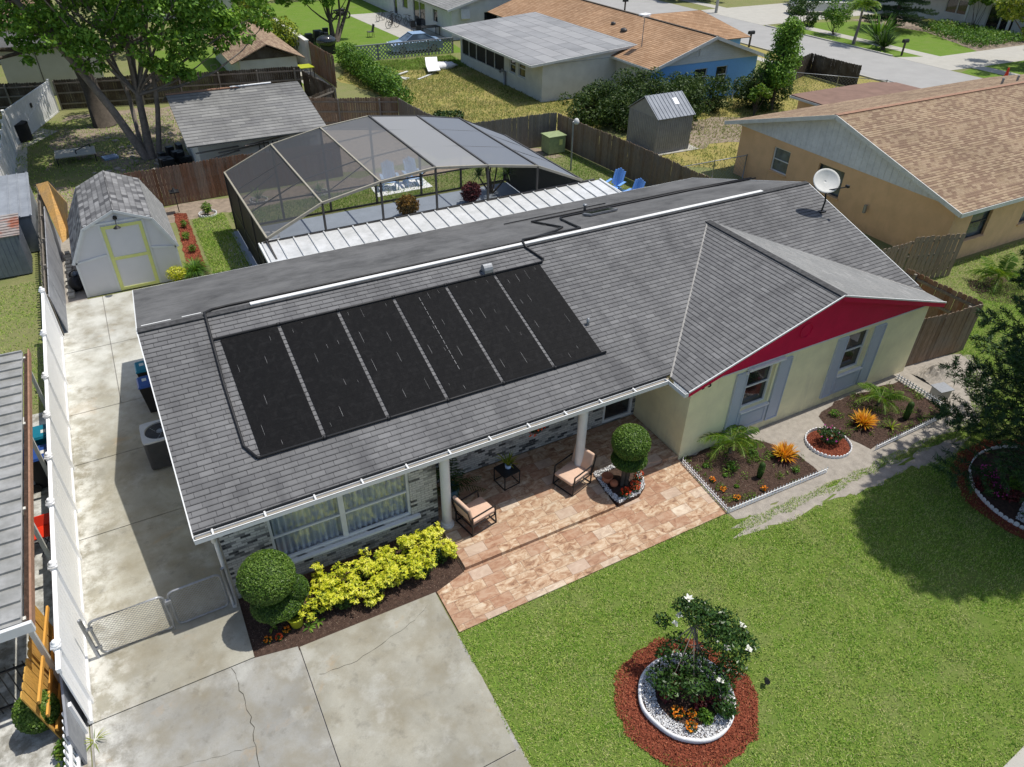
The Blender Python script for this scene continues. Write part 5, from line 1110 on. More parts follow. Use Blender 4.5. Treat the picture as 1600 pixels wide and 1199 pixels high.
# white vinyl privacy fence
t = thing('vinyl_fence', 'tall white vinyl fence with capped posts along the left side of the driveway', 'fence', (-3.3, 17, 0)); PY = [10.45, 12.45, 14.38, 16.05, 17.78, 19.65, 22.05, 24.95]
for y in PY:
    mb = MB(); mb.box(-3.365, -3.235, y-.065, y+.065, 0, 1.88); p = mb.build('post', M['white'], t); mb = MB(); mb.box(-3.385, -3.215, y-.085, y+.085, 1.882, 1.91); mb.lathe([(.085, 0), (.075, .03), (.045, .05), (.05, .075), (.03, .10), (.004, .105)], (-3.3, y, 1.912), 14); mb.build('cap', M['white'], p, True)
ys = [9.95]+PY
for a, b in zip(ys, ys[1:]):
    a2, b2 = a+(.066 if a != 9.95 else 0), b-.066
    if b2-a2 < .15: continue
    mb = MB(); mb.box(-3.312, -3.288, a2, b2, .16, 1.72)
    n = max(1, int((b2-a2)/.155))
    for k in range(1, n): y = a2+(b2-a2)*k/n; mb.box(-3.316, -3.284, y-.006, y+.006, .165, 1.715)
    mb.build('panel', M['white'], t); [bevel(MB().box(-3.34, -3.26, a2, b2, z0, z1).build('rail', M['white'], t), .006) for z0, z1 in ((1.722, 1.83), (.06, .158))]
# chain link double gate across the drive
def chain_leaf(a, b, z0, h, rad=.025, cell=.075):
    mb = MB(); a, b = Vector(a), Vector(b); L = (b-a).length; T = (b-a)/L; r = .12; pts = []
    P = lambda u, z: a+T*u+Vector((0, 0, z))
    for (cu, cz, q0) in ((r, z0+r, math.pi), (L-r, z0+r, 1.5*math.pi), (L-r, z0+h-r, 0), (r, z0+h-r, .5*math.pi)):
        for k in range(5): q = q0+math.pi/2*k/4; pts.append(P(cu+r*math.cos(q), cz+r*math.sin(q)))
    pts.append(pts[0]); mb.tube(pts, rad, 7, caps=False); w2 = MB(); k = -int(h/cell)-1
    while k*cell < L+.01:
        for sg in (1, -1):
            u0, u1 = (k*cell, k*cell+h) if sg > 0 else (k*cell+h, k*cell); zA, zB = z0, z0+h; uu = [u0, u1]; zz = [zA, zB]
            for i in (0, 1):
                c = min(max(uu[i], .02), L-.02); f = (c-u0)/(u1-u0); zz[i] = zA+(zB-zA)*f; uu[i] = c
            if abs(uu[0]-uu[1]) > .01: w2.beam(P(uu[0], zz[0]), P(uu[1], zz[1]), .0045, .0045)
        k += 1
    return mb, w2
t = thing('chain_link_gate', 'chain link double gate across the driveway between the white fence and the brick wall', 'gate', (-1.7, 11.42, 0))
for a, b in (((-2.98, 11.42, 0), (-1.62, 11.42, 0)), ((-1.53, 11.44, 0), (-.50, 11.46, 0))):
    f, w2 = chain_leaf(a, b, .10, 1.02); lf = f.build('gate_leaf', M['galv'], t, True); w2.build('mesh', M['galv'], lf)
mb = MB(); mb.tube([(-3.08, 11.42, 0), (-3.08, 11.42, 1.25)], .038, 10); mb.build('post', M['galv'], t, True); mb = MB(); mb.tube([(-.42, 11.40, 0), (-.42, 11.40, 1.3)], .04, 10); mb.build('post', M['galv'], t, True)
mb = MB(); [mb.box(-3.06, -2.94, 11.39, 11.45, z, z+.05) for z in (.3, .9)]; mb.box(-1.62, -1.50, 11.38, 11.47, .85, .93); mb.tube([(-1.62, 11.38, .08), (-1.62, 11.38, .9)], .012, 6); mb.build('latch', M['galv'], t)
def chain_run(label, pts, h=1.2):
    t = thing('chain_link_fence', label, 'fence', (pts[0][0], pts[0][1], 0), group=None); 
    for a, b in zip(pts, pts[1:]):
        L = math.dist(a, b); n = max(1, round(L/2.6)); m_ = MB(); m_.tube([(*a, h), (*b, h)], .022, 6); m_.build('top_rail', M['galv'], t, True); w2 = MB(); T = Vector((b[0]-a[0], b[1]-a[1], 0))/L
        for k in range(n+1): p = Vector((*a, 0))+T*L*k/n; MB().tube([p, p+Vector((0, 0, h+.05))], .03, 7).build('post', M['galv'], t, True)
        k = -int(h/.22)
        while k*.22 < L:
            for s0, s1 in ((0, h), (h, 0)):
                ua, ub = max(0, k*.22), min(L, k*.22+h); 
                if ub-ua > .05:
                    za = s0+(s1-s0)*(ua-k*.22)/h; zb = s0+(s1-s0)*(ub-k*.22)/h; w2.beam(Vector((*a, za))+T*ua, Vector((*a, zb))+T*ub, .006, .006)
            k += 1
        w2.build('mesh', M['galv'], t)
    return t
chain_run('chain link fence between the orange house and the brown board fence', [(24.0, 26.5), (28.2, 26.4)]); chain_run('chain link fence crossing the side yard toward the street behind the orange house', [(38.5, 38.5), (44.0, 38.6), (48.3, 34.0), (48.3, 26)])
# neighbour on the left: ribbed carport roof, gate, picket fence
t = thing('carport', 'neighbour carport with weathered ribbed metal roof and rusty edge at the left frame edge', 'carport', (-6, 15.5, 0)); mb = MB(); mb.solid([(-3.66, 10.75, 2.40), (-3.66, 20.3, 2.40), (-9, 20.3, 2.52), (-9, 10.75, 2.52)], (0, 0, -.05)); mb.build('roof', M['greyribs'], t)
for k in range(24):
    y = 10.85+k*.41; mb = MB(); mb.beam((-3.67, y, 2.425), (-9, y, 2.545), .05, .055); mb.build('rib', M['greyribs'], t)
mb = MB(); mb.box(-3.54, -3.50, 10.7, 20.35, 2.24, 2.42); mb.build('edge_trim', M['rustbrown'], t); mb = MB(); mb.box(-3.655, -3.545, 10.7, 20.35, 2.26, 2.30); mb.build('gutter', M['mulch'], t)
mb = MB(); mb.box(-9, -3.5, 10.62, 10.695, 2.22, 2.44); mb.build('front_trim', M['trim'], t)
for y in (10.9, 13.9, 17.0, 20.1): MB().box(-3.70, -3.62, y-.04, y+.04, 0, 2.33).build('post', M['greywall'], t)
def wheelie(name, label, x, y, rz, body, lid, group):
    t = thing(name, label, 'wheelie bin', (x, y, .05 if x > -3 else .02), rz, group, local=True); mb = MB(); a = [(-.22, -.26), (.22, -.26), (.22, .24), (-.22, .24)]; b = [(-.28, -.34), (.28, -.34), (.28, .30), (-.28, .30)]
    mb.add([(x_, y_, .03) for x_, y_ in a]+[(x_, y_, .95) for x_, y_ in b], [(3, 2, 1, 0), (4, 5, 6, 7)]+[(i, (i+1) % 4, 4+(i+1) % 4, 4+i) for i in range(4)]); bevel(mb.build('body', M[body], t), .02)
    mb = MB(); mb.add([(-.30, -.37, .955), (.30, -.37, .955), (.30, .32, .955), (-.30, .32, .955), (-.26, -.32, 1.02), (.26, -.32, 1.02), (.26, .28, 1.04), (-.26, .28, 1.04)], [(3, 2, 1, 0), (4, 5, 6, 7)]+[(i, (i+1) % 4, 4+(i+1) % 4, 4+i) for i in range(4)]); mb.box(-.24, .24, .32, .36, .93, .97); l = bevel(mb.build('lid', M[lid], t), .015)
    mb = MB(); mb.box(-.12, .02, -.22, -.10, 1.022, 1.03); mb.build('sticker', M['offwhite'], l)
    for s in (-1, 1): mb = MB(); mb.cyl((s*.22, .27, .12), (s*.27, .27, .12), .12, n=14); mb.build('wheel', M['tyre'], t)
    return t
GB = 'bins beside the grey shingled house'; wheelie('wheelie_bin', 'blue lidded bin nearest the air conditioner beside the grey shingled house', -.92, 19.55, R(-90), 'black', 'blueplastic', GB); wheelie('wheelie_bin', 'teal lidded bin behind the blue one beside the grey shingled house', -.90, 20.4, R(-90), 'black', 'tealplastic', GB)
GB2 = 'bins behind the white fence'; wheelie('wheelie_bin', 'blue lidded bin under the neighbour carport edge', -3.82, 17.55, R(90), 'black', 'blueplastic', GB2); wheelie('wheelie_bin', 'teal lidded bin under the neighbour carport edge', -3.80, 18.45, R(90), 'tealplastic', 'tealplastic', GB2)
mb = MB(); t = thing('camp_chair', 'folding camp chair with a red seat behind the white fence', 'chair', (-3.85, 15.1, .02)); [mb.tube([(-3.85+sx*.2, 15.1-.22, .03), (-3.85-sx*.2, 15.1+.22, .5)], .012, 6) for sx in (-1, 1)]; [mb.tube([(-3.85+sx*.2, 15.1+.22, .03), (-3.85+sx*.2, 15.1-.22, .5)], .012, 6) for sx in (-1, 1)]; mb.build('frame', M['black'], t)
mb = MB(); mb.solid([(-4.1, 15.0, .46), (-3.62, 15.0, .46), (-3.62, 15.45, .42), (-4.1, 15.45, .42)], (0, 0, .03)); mb.solid([(-4.05, 15.46, .44), (-3.68, 15.46, .44), (-3.68, 15.56, .66), (-4.05, 15.56, .66)], (0, .03, 0)); mb.build('seat', M['redplastic'], t)
tag(wood_fence('new orange plank fence section leaning beside the near end of the white fence', [(-3.80, 9.9), (-3.62, 12.05)], 1.5, 'plankorange', 'orangewood', .17, seed=20, rails_side=-1, lean=.10, thk=.022, posts=False), None)
mb = MB(); mb.solid([(-3.46, 9.2, .02), (-3.46, 10.5, .02), (-3.46, 10.5, 1.25), (-3.46, 9.2, 1.0)], (.04, 0, 0)); tag(mb.build('loose_board', M['sheet']), 'grey loose board propped between the orange planks and the white fence', 'board')
t = thing('iron_railing', 'black iron railing under the neighbour carport edge at the left frame edge', 'railing', (-6, 10.95, 0)); mb = MB()
for z in (.18, 1.12): MB().box(-9, -3.85, 10.93, 10.97, z, z+.035).build('rail', M['blackmetal'], t)
mb = MB(); [mb.box(-3.9-k*.14-.008, -3.9-k*.14+.008, 10.942, 10.958, .05, 1.25) for k in range(37)]; mb.build('bars', M['blackmetal'], t)
t = thing('picket_fence', 'white picket fence at the bottom left beside the driveway edge', 'fence', (-3.5, 7.5, 0)); mb = MB(); k = 0; y = 9.75
while y > 4.5:
    mb.obox((-3.52, y, .47), (.011, 0, 0), (0, .034, 0), (0, 0, .43)); mb.cyl((-3.531, y, .90), (-3.509, y, .90), .034, n=10); y -= .15
mb.build('pickets', M['white'], t); [MB().box(-3.505, -3.465, 4.5, 9.85, z, z+.08).build('rail', M['white'], t) for z in (.25, .66)]; [MB().box(-3.46, -3.37, y-.045, y+.045, 0, .96).build('post', M['white'], t) for y in (9.85, 7.9, 5.9)]
topiary('round_bush', 'round glossy bush beside the orange planks at the left frame edge', (-4.02, 10.25, .02), [(-4.02, 10.25, .62, .36, .36, .42)], 5000, [[(-4.02, 10.25, 0), (-4.02, 10.25, .4)]], .055, .03, 'lf_box')
for k, (x, y, s) in enumerate([(-3.72, 9.55, .2), (-3.75, 9.05, .25), (-3.78, 8.5, .24), (-3.8, 7.9, .24)]): P, N = clumps([(x, y, .2, s, s, .2)], 420, .3); tag(leaves('ground_plant', P, .10, .04, M['lf_palm'], None, N, .5), ['bright green plant just below the round bush', 'bright green plant second below the round bush', 'green plant behind the middle of the picket fence', 'green plant at the bottom left frame edge'][k], 'plant')
V, F = bladeset((-3.28, 9.6, .02), 18, .32, .014, flat=(.2, 1.1)); tag(raw('grass_tuft', V, F, M['lf_ivy']), 'grassy tuft growing between the picket fence and the driveway', 'plant')
# air conditioner
M['acbody'] = plain('dark_grey_louvres', (.055, .055, .057), .6, var=.2); M['acrim'] = plain('pale_grey_rim', (.50, .50, .50), .6, var=.08)
def condenser(name, label, c, s, h, mats=('black', 'sheet'), rnd=False, group=None):
    x, y, z = c; t = thing(name, label, 'air conditioner', c, group=group); mb = MB()
    if rnd: mb.lathe([(s, 0), (s, h)], (x, y, z), 24)
    else:
        r = .08; P = [(x+sx*(s-r)+r*math.cos(q), y+sy*(s-r)+r*math.sin(q)) for sx, sy, q0 in ((1, 1, 0), (-1, 1, 90), (-1, -1, 180), (1, -1, 270)) for q in [R(q0+22.5*k) for k in range(5)]]; mb.prism(P, z+.05, z+h-.04)
        for k in range(int(h/.05)-2): mb.prism([(px+(px-x)*.012, py+(py-y)*.012) for px, py in P], z+.08+k*.05, z+.092+k*.05)
    mb.build('housing', M[mats[0]], t); mb = MB(); n = 32; vs = []
    for rr, zz in ((1.0, h-.04), (1.0, h), (.80, h), (.78, h-.10)):
        for k in range(n):
            q = 2*math.pi*k/n; e = 1 if rr < .9 or rnd else min(1/max(abs(math.cos(q)), abs(math.sin(q))), 1.34); vs.append((x+s*rr*1.02*e*math.cos(q), y+s*rr*1.02*e*math.sin(q), z+zz))
    mb.add(vs, [(i*n+k, i*n+(k+1) % n, (i+1)*n+(k+1) % n, (i+1)*n+k) for i in range(3) for k in range(n)]); mb.build('top_rim', M[mats[1]], t)
    mb = MB(); mb.cyl((x, y, z+h-.09), (x, y, z+h-.03), .09, n=14); [mb.obox((x+.2*math.cos(q), y+.2*math.sin(q), z+h-.06), (.12*math.cos(q), .12*math.sin(q), 0), (-.08*math.sin(q), .08*math.cos(q), .02), (0, 0, .004)) for q in (0, 2.09, 4.19)]; mb.build('fan', M['galv'], t)
    mb = MB(); [mb.tube([(x+s*r_*math.cos(2*math.pi*k/24), y+s*r_*math.sin(2*math.pi*k/24), z+h-.002) for k in range(25)], .004, 4, caps=False) for r_ in (.2, .35, .5, .65)]; mb.build('grille', M['black'], t); return t
condenser('air_conditioner', 'dark air conditioner with a pale square rim under the left eave', (-.99, 17.15, .05), .45, .95, ('acbody', 'acrim'))
condenser('air_conditioner', 'dark round topped air conditioner by the far white fence', (-4.45, 48.9, 0), .50, .95, ('black', 'black'), True)

# ---------------------------------------------------------------- barn shed and what lies round it
t = thing('barn_shed', 'grey barn shaped shed with yellow green trimmed door and mottled shingle roof', 'shed', (-.7, 29.6, 0)); G = [(-2.45, 1.42), (-1.80, 2.62), (-.70, 3.12), (.45, 2.62), (1.06, 1.42)]; y0, y1 = 27.7, 31.9
mb = MB(); mb.solid([(-2.38, y0, .02), (1.0, y0, .02), (1.0, y0, 1.40), (.42, y0, 2.56), (-.70, y0, 3.05), (-1.78, y0, 2.56), (-2.38, y0, 1.40)], (0, y1-y0, 0)); M['shedgrey'] = plain('light_grey_shed_paint', (.66, .65, .65), .8, var=.04, sc=2); mb.build('wall', M['shedgrey'], t)
for k, ((xa, za), (xb, zb)) in enumerate(zip(G, G[1:])):
    L = math.dist((xa, za), (xb, zb)); d = Vector((xb-xa, 0, zb-za)).normalized()
    if k < 2: slope('roof', 'shinglemix', (xa, y0-.06, za), (0, 1, 0), d, [(0, 0), (y1-y0+.12, 0), (y1-y0+.12, L), (0, L)], t, ht=.20, lift=.012)
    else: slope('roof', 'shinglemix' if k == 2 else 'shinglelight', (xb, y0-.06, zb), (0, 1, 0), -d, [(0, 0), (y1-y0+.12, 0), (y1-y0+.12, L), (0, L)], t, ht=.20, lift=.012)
mb = MB()
for (xa, za), (xb, zb) in zip(G, G[1:]): mb.beam((xa, y0-.075, za-.05), (xb, y0-.075, zb-.05), .025, .09)
for a, b in [((-2.36, 1.36), (-1.33, 1.50)), ((.16, 1.50), (.98, 1.36)), ((-1.28, .05), (-1.28, 2.62)), ((.13, .05), (.13, 2.6)), ((-1.75, 2.66), (.4, 2.66)), ((-2.35, .03), (-2.35, 1.4)), ((.97, .03), (.97, 1.4)), ((-2.33, 1.40), (-1.75, 2.52)), ((.96, 1.40), (.40, 2.52))]: mb.beam((a[0], y0-.02, a[1]), (b[0], y0-.02, b[1]), .03, .07)
mb.build('trim', M['trim'], t); mb = MB(); mb.box(-1.24, .09, y0-.035, y0-.004, .06, 2.56); dr = mb.build('door', M['shedgrey'], t); mb = MB()
for a, b, c, d in [(-1.24, .09, .06, .17), (-1.24, .09, 2.45, 2.56), (-1.24, .09, 1.26, 1.37), (-1.24, -1.12, .171, 1.259), (-1.24, -1.12, 1.371, 2.449), (-.03, .09, .171, 1.259), (-.03, .09, 1.371, 2.449)]: mb.box(a, b, y0-.06, y0-.036, c, d)
M['yeltrim'] = plain('yellow_green_trim', (.66, .68, .24), .6, var=.05); mb.build('door_trim', M['yeltrim'], dr); mb = MB(); mb.cyl((-.70, y0-.01, 2.82), (-.70, y0-.08, 2.80), .07, n=14); mb.tube([(-.70, y0-.06, 2.82), (-.72, y0-.30, 2.66)], .015, 6); mb.lathe([(.02, .10), (.13, 0)], (-.72, y0-.32, 2.54), 12); mb.build('lamp', M['black'], t)
def slabq(name, label, cat, pts, mat, off=(0, 0, .02)): return tag(MB().solid(pts, off).build(name, M[mat]), label, cat)
slabq('plywood_sheet', 'orange plywood sheet leaning between the slat fence and the barn shed', 'plywood sheet', [(-3.34, 35.22, 1.9), (-2.86, 34.8, 2.1), (-2.26, 32.17, 2.0), (-2.55, 31.45, .9), (-2.81, 31.15, .85)], 'plywood', (-.02, .015, -.01))
mb = MB(); [mb.box(-2.98+random.uniform(-.05, .05), -2.80+random.uniform(0, .06), y, y+.22, .02, .12+random.uniform(0, .04)) for y in np.arange(27.9, 31.8, .32)]; tag(mb.build('loose_blocks', M['sidewalk']), 'row of pale loose blocks on the strip left of the barn shed', 'blocks', kind='stuff')
mb = MB(); mb.ball((-2.62, 28.6, .25), .26, (1, 1.6, 1), jit=.15); mb.ball((-2.66, 29.3, .2), .22, (1, 1.5, .9), jit=.2); tag(mb.build('tarp_bundle', M['black'], None, True), 'black tarp bundle squeezed beside the barn shed', 'tarp')
mb = MB(); mb.ball((-2.60, 28.95, .45), .15, (1, 1.1, .7), jit=.05); tag(mb.build('blue_bag', M['glassblue'], None, True), 'small blue bag on the black tarp beside the barn shed', 'bag')
sheet('red_mulch', wobble([(1.15, 28.1), (1.85, 28.3), (2.0, 34.2), (1.5, 34.4), (1.3, 30)], .3, .06), .02, 'redmulch'); chips('red_mulch_chips', scatter([(1.15, 28.1), (1.85, 28.3), (2.0, 34.2), (1.5, 34.4), (1.3, 30)], 3500, .022), .09, 'chips', 'red wood chips in the strip right of the barn shed')
V, F = bladeset((1.42, 28.0, .02), 220, .75, .035, droop=1.0, r0=.12, flat=(.5, 1.5)); tag(raw('grass_clump', V, F, M['lf_hedge']), 'big dark green strappy clump at the corner of the barn shed', 'plant')
P, N = clumps([(.72, 27.5, .38, .38, .26, .30)], 900, .3); tag(leaves('yellow_bush', P, .08, .03, M['lf_yel'], None, N), 'fluffy yellow green bush in front of the barn shed corner', 'shrub')
for (x, y, s, m), lb in zip([(1.62, 29.9, .18, 'lf_hedge'), (1.58, 31.3, .2, 'lf_hedge'), (1.7, 32.6, .15, 'lf_palm')], ['small green plant nearest in the shed mulch strip', 'small green plant second in the shed mulch strip', 'small green plant farthest in the shed mulch strip']): P, N = clumps([(x, y, .2, s, s, .18)], 160, .2); tag(leaves('low_plant', P, .09, .04, M[m], None, N), lb, 'plant')
def ringplant(lab, c, r=.33, mat='lf_hedge', yuc=False):
    scallops('planter_ring', 'white scalloped ring '+lab, c, r, .12, 18, cat='bed edging'); 
    if yuc: V, F = bladeset((c[0], c[1], .1), 34, .7, .05, flat=(.4, 1.5)); tag(raw('spiky_plant', V, F, M['lf_hedge']), 'spiky plant in the white ring '+lab, 'plant')
    else: P, N = clumps([(c[0], c[1], .35, .25, .25, .28)], 260, .2); tag(leaves('leafy_plant', P, .12, .06, M[mat], None, N), 'leafy plant in the white ring '+lab, 'plant')
ringplant('by the reddish fence right of the barn shed', (2.85, 33.6), .36, 'lf_palm'); ringplant('behind the left part of the pool cage', (5.25, 34.2), .38, yuc=True); ringplant('behind the second bay of the pool cage', (8.05, 33.9), .38, yuc=True)
mb = MB(); mb.tube([(1.75, 34.5, 0), (1.75, 34.5, .95)], .02, 6); mb.box(1.55, 1.95, 34.3, 34.7, .95, .99); mb.lathe([(.14, 0), (.02, .16)], (1.75, 34.5, .99), 8); tag(mb.build('bird_feeder', M['black']), 'small dark bird feeder on a post by the reddish fence', 'bird feeder')

# ---------------------------------------------------------------- pool cage
CG = thing('pool_cage', 'dark framed screened pool enclosure with mansard roof behind the house', 'pool enclosure', (10, 27.8, 0)); FX = [(3.72, 2.56), (5.77, 3.47), (7.93, 3.87), (10.07, 4.06), (12.22, 3.81), (14.42, 3.45), (16.60, 2.52)]; BX = [(3.68, 2.50), (5.75, 3.38), (7.90, 3.80), (10.10, 4.02), (12.35, 3.76), (14.45, 3.40), (16.85, 2.30)]; ya, yb = 24.12, 31.45
scr = ['screen', 'screen', 'screenmid', 'screenlight', 'screenblue', 'screenblue']  # brighter panels carry the sun and sky reflection in their colour
for k in range(6):
    p = [(FX[k][0], ya, FX[k][1]), (FX[k+1][0], ya, FX[k+1][1]), (BX[k+1][0], yb, BX[k+1][1]), (BX[k][0], yb, BX[k][1])]; raw('roof_screen', p, [(0, 1, 2, 3)], M[scr[k]], CG)
    raw('front_screen', [(FX[k][0], ya, 2.44), (FX[k+1][0], ya, 2.44), (FX[k+1][0], ya, FX[k+1][1]), (FX[k][0], ya, FX[k][1])], [(0, 1, 2, 3)], M['screenfront'], CG)
    raw('rear_screen', [(BX[k][0], yb, .05), (BX[k+1][0], yb, .05), (BX[k+1][0], yb, BX[k+1][1]), (BX[k][0], yb, BX[k][1])], [(0, 1, 2, 3)], M['screenfront'], CG)
raw('left_screen', [(3.70, ya-1.4, .05), (3.68, yb, .05), (3.68, yb, 2.5), (3.72, ya, 2.56), (3.71, ya-1.4, 2.36)], [(0, 1, 2, 3, 4)], M['screendark'], CG); raw('right_screen', [(16.6, ya, .05), (16.85, yb, .05), (16.85, yb, 2.3), (16.6, ya, 2.52)], [(0, 1, 2, 3)], M['screendark'], CG)
for k in range(7):
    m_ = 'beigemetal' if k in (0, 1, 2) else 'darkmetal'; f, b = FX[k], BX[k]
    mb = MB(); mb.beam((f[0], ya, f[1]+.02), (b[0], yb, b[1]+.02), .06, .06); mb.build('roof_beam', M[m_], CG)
    mb = MB(); mb.beam((f[0], ya, 2.43), (f[0], ya, f[1]), .07, .07); mb.build('post', M['darkmetal'], CG)
    mb = MB(); mb.beam((b[0], yb, .03), (b[0], yb, b[1]), .07, .09); mb.build('post', M['darkmetal'], CG)
    if k < 6:
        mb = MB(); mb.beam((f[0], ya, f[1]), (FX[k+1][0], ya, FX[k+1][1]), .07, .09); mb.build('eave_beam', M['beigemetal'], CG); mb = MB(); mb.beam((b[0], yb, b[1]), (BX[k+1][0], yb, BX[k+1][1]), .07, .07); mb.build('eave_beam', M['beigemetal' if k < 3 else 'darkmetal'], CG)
        for tt in (.36, .70):
            a_ = Vector((f[0], ya, f[1])).lerp(Vector((b[0], yb, b[1])), tt); c_ = Vector((FX[k+1][0], ya, FX[k+1][1])).lerp(Vector((BX[k+1][0], yb, BX[k+1][1])), tt); mb = MB(); mb.beam(a_-Vector((0, 0, .02)), c_-Vector((0, 0, .02)), .04, .04); mb.build('purlin', M['darkmetal'], CG)
        mb = MB(); xm = (b[0]+BX[k+1][0])/2; mb.beam((b[0], yb, .98), (BX[k+1][0], yb, .98), .05, .06); mb.beam((b[0], yb, .06), (BX[k+1][0], yb, .06), .05, .06)
        if k in (0, 2, 4, 5): mb.beam((b[0], yb, 1.0), (BX[k+1][0], yb, 2.2), .03, .04)
        mb.build('rail', M['darkmetal'], CG)
mb = MB(); mb.beam((3.5, ya, 2.44), (17.2, ya, 2.47), .08, .06); mb.build('sill_beam', M['darkmetal'], CG); mb = MB()
for y in (26.6, 29.0): mb.beam((3.69, y, .03), (3.69, y, 2.52), .06, .06)
mb.beam((3.69, 22.8, .98), (3.69, yb, .98), .04, .06); mb.beam((3.69, 22.8, 2.36), (3.70, ya, 2.5), .06, .06); mb.build('side_frame', M['darkmetal'], CG)
sheet('pool_coping', ring((8.4, 27.0), 2.35, 40, 0, 1.25, .9), .045, 'conc_dark'); o = sheet('pool_water', ring((8.4, 27.0), 2.2, 40, 0, 1.25, .9), .055, 'water')
for c, lb, s, m in [((10.85, 29.4, .03), 'orange brown croton bush at the left in the pool cage', .55, 'lf_bronze'), ((14.1, 29.6, .03), 'dark red croton bush in the middle of the pool cage', .5, 'lf_burg')]: P, N = clumps([(c[0], c[1], .55, s, s*.8, .5)], 1500, .2); t = thing('croton', lb, 'shrub', c); leaves('foliage', P, .17, .07, M[m], t, N); mb = MB(); [rod(mb, c, (c[0]+random.uniform(-.3, .3), c[1]+random.uniform(-.3, .3), .7), .02, .01) for _ in range(5)]; mb.build('stem', M['darkbark'], t)
t = thing('yucca', 'tall many headed yucca at the right end inside the pool cage', 'yucca', (15.5, 30.2, .03)); mb = MB()
for k, (dx, dy, z) in enumerate([(-.5, .1, 1.6), (.1, -.2, 1.9), (.5, .3, 1.5), (-.1, .4, 1.2), (-.8, -.2, 1.1), (.7, -.3, 1.0)]):
    rod(mb, (15.5, 30.2, 0), (15.5+dx, 30.2+dy, z), .05, .03); V, F = bladeset((15.5+dx, 30.2+dy, z), 46, .62, .05, droop=.5, flat=(-.2, 1.5)); raw('leaves', V, F, M['lf_dark'], t)
mb.build('stem', M['darkbark'], t)
def adirondack(name, label, loc, rz, mat, s=1, group=None):
    t = thing(name, label, 'adirondack chair', loc, rz, group, local=True); mb = MB()                     # faces -y
    for k in range(5): x = (k-2)*.115; mb.obox((x, .33, .72-.0), (.052, 0, 0), (0, .012, 0), (0, .16, .42-.06*abs(k-2)))
    mb.build('backrest', M[mat], t); mb = MB(); [mb.obox((0, -.28+k*.12, .36-.022*k), (.28, 0, 0), (0, .052, -.008), (0, 0, .012)) for k in range(5)]; mb.build('seat', M[mat], t)
    for s_ in (-1, 1):
        mb = MB(); mb.box(s_*.36-.065, s_*.36+.065, -.38, .32, .56, .585); mb.build('armrest', M[mat], t); mb = MB(); mb.box(s_*.34-.018, s_*.34+.018, -.33, -.23, 0, .56); mb.build('leg', M[mat], t); mb = MB(); mb.beam((s_*.31, -.30, .33), (s_*.31, .55, .03), .035, .10); mb.build('leg', M[mat], t)
    t.scale = (s,)*3; return t
sheet('patio_stone', [(10.4, 32.2), (13.3, 32.3), (13.3, 33.7), (10.5, 33.5)], .03, 'whitestone', thick=.03)
GA = 'light blue chairs behind the pool cage'; adirondack('adirondack_chair', 'pale blue adirondack chair on the left of the pair behind the pool cage', (11.35, 33.0, .03), R(-12), 'lightblue', 1.08, GA); adirondack('adirondack_chair', 'pale blue adirondack chair on the right of the pair behind the pool cage', (12.55, 33.0, .03), R(-4), 'lightblue', 1.08, GA)
GA = 'bright blue chairs by the brown fence'; adirondack('adirondack_chair', 'bright blue adirondack chair nearer the lamp post by the long brown fence', (20.95, 27.6, 0), R(-62), 'skyblue', 1.0, GA); adirondack('adirondack_chair', 'bright blue adirondack chair farther right by the house roof edge', (20.95, 26.1, 0), R(-70), 'skyblue', 1.0, GA)
adirondack('adirondack_chair', 'white slatted chair inside the left corner of the pool cage', (4.5, 28.6, .03), R(70), 'white', 1.1)
t = thing('utility_cabinet', 'faded green metal cabinet in the fence corner behind the pool cage', 'cabinet', (21.4, 34.2, 0)); mb = MB(); mb.box(20.9, 21.95, 33.8, 34.65, .05, .95); bevel(mb.build('body', M['greenbox'], t), .02); mb = MB(); mb.box(20.86, 21.99, 33.76, 34.69, .952, 1.0); mb.build('lid', M['greenbox'], t); mb = MB(); mb.box(21.55, 21.75, 33.785, 33.798, .5, .8); mb.build('sticker', M['yeltrim'], t)
t = thing('lamp_post', 'rusty grey garden lamp post with a dome head beside the green cabinet', 'lamp post', (20.75, 31.3, 0)); mb = MB(); mb.tube([(20.75, 31.3, 0), (20.72, 31.3, 2.5)], .045, 10); mb.build('pole', M['galv'], t); mb = MB(); mb.tube([(20.72, 31.3, 2.5), (20.85, 31.25, 2.62)], .03, 8); mb.lathe([(.04, .16), (.10, .12), (.15, 0), (.13, -.10), (.05, -.14)], (20.88, 31.25, 2.52), 16); mb.build('lamp_head', M['offwhite'], t, True)
mb = MB(); [mb.tube([(19.6+i*.3, 33.6+j*.12, .05), (20.3+i*.1, 33.9-j*.1, .07)], .035, 6) for i in range(2) for j in range(2)]; tag(mb.build('log_pile', M['sandstone']), 'few pale logs lying beside the green metal cabinet', 'logs', kind='stuff')
def small_shed(): pass
t = thing('garden_shed', 'small grey ribbed steel shed with a pitched roof behind the long brown fence', 'shed', (27.3, 32.6, 0)); x0, x1, y0, y1, h, rz = 26.2, 28.65, 31.3, 33.9, 1.95, 2.85; ym = 0
mb = MB(); mb.box(x0, x1, y0, y1, .04, h); mb.solid([(x0, y0, h), (x0, y1, h), (x0, (y0+y1)/2, rz-.07)], (x1-x0, 0, 0)); mb.build('wall', M['graysteel'], t); mb = MB()
for k in range(17): x = x0+.07+k*(x1-x0-.14)/16; mb.box(x-.025, x+.025, y0-.022, y0, .04, h)
for k in range(17): y = y0+.07+k*(y1-y0-.14)/16; mb.box(x0-.022, x0, y-.025, y+.025, .04, h)
mb.build('ribs', M['graysteel'], t)
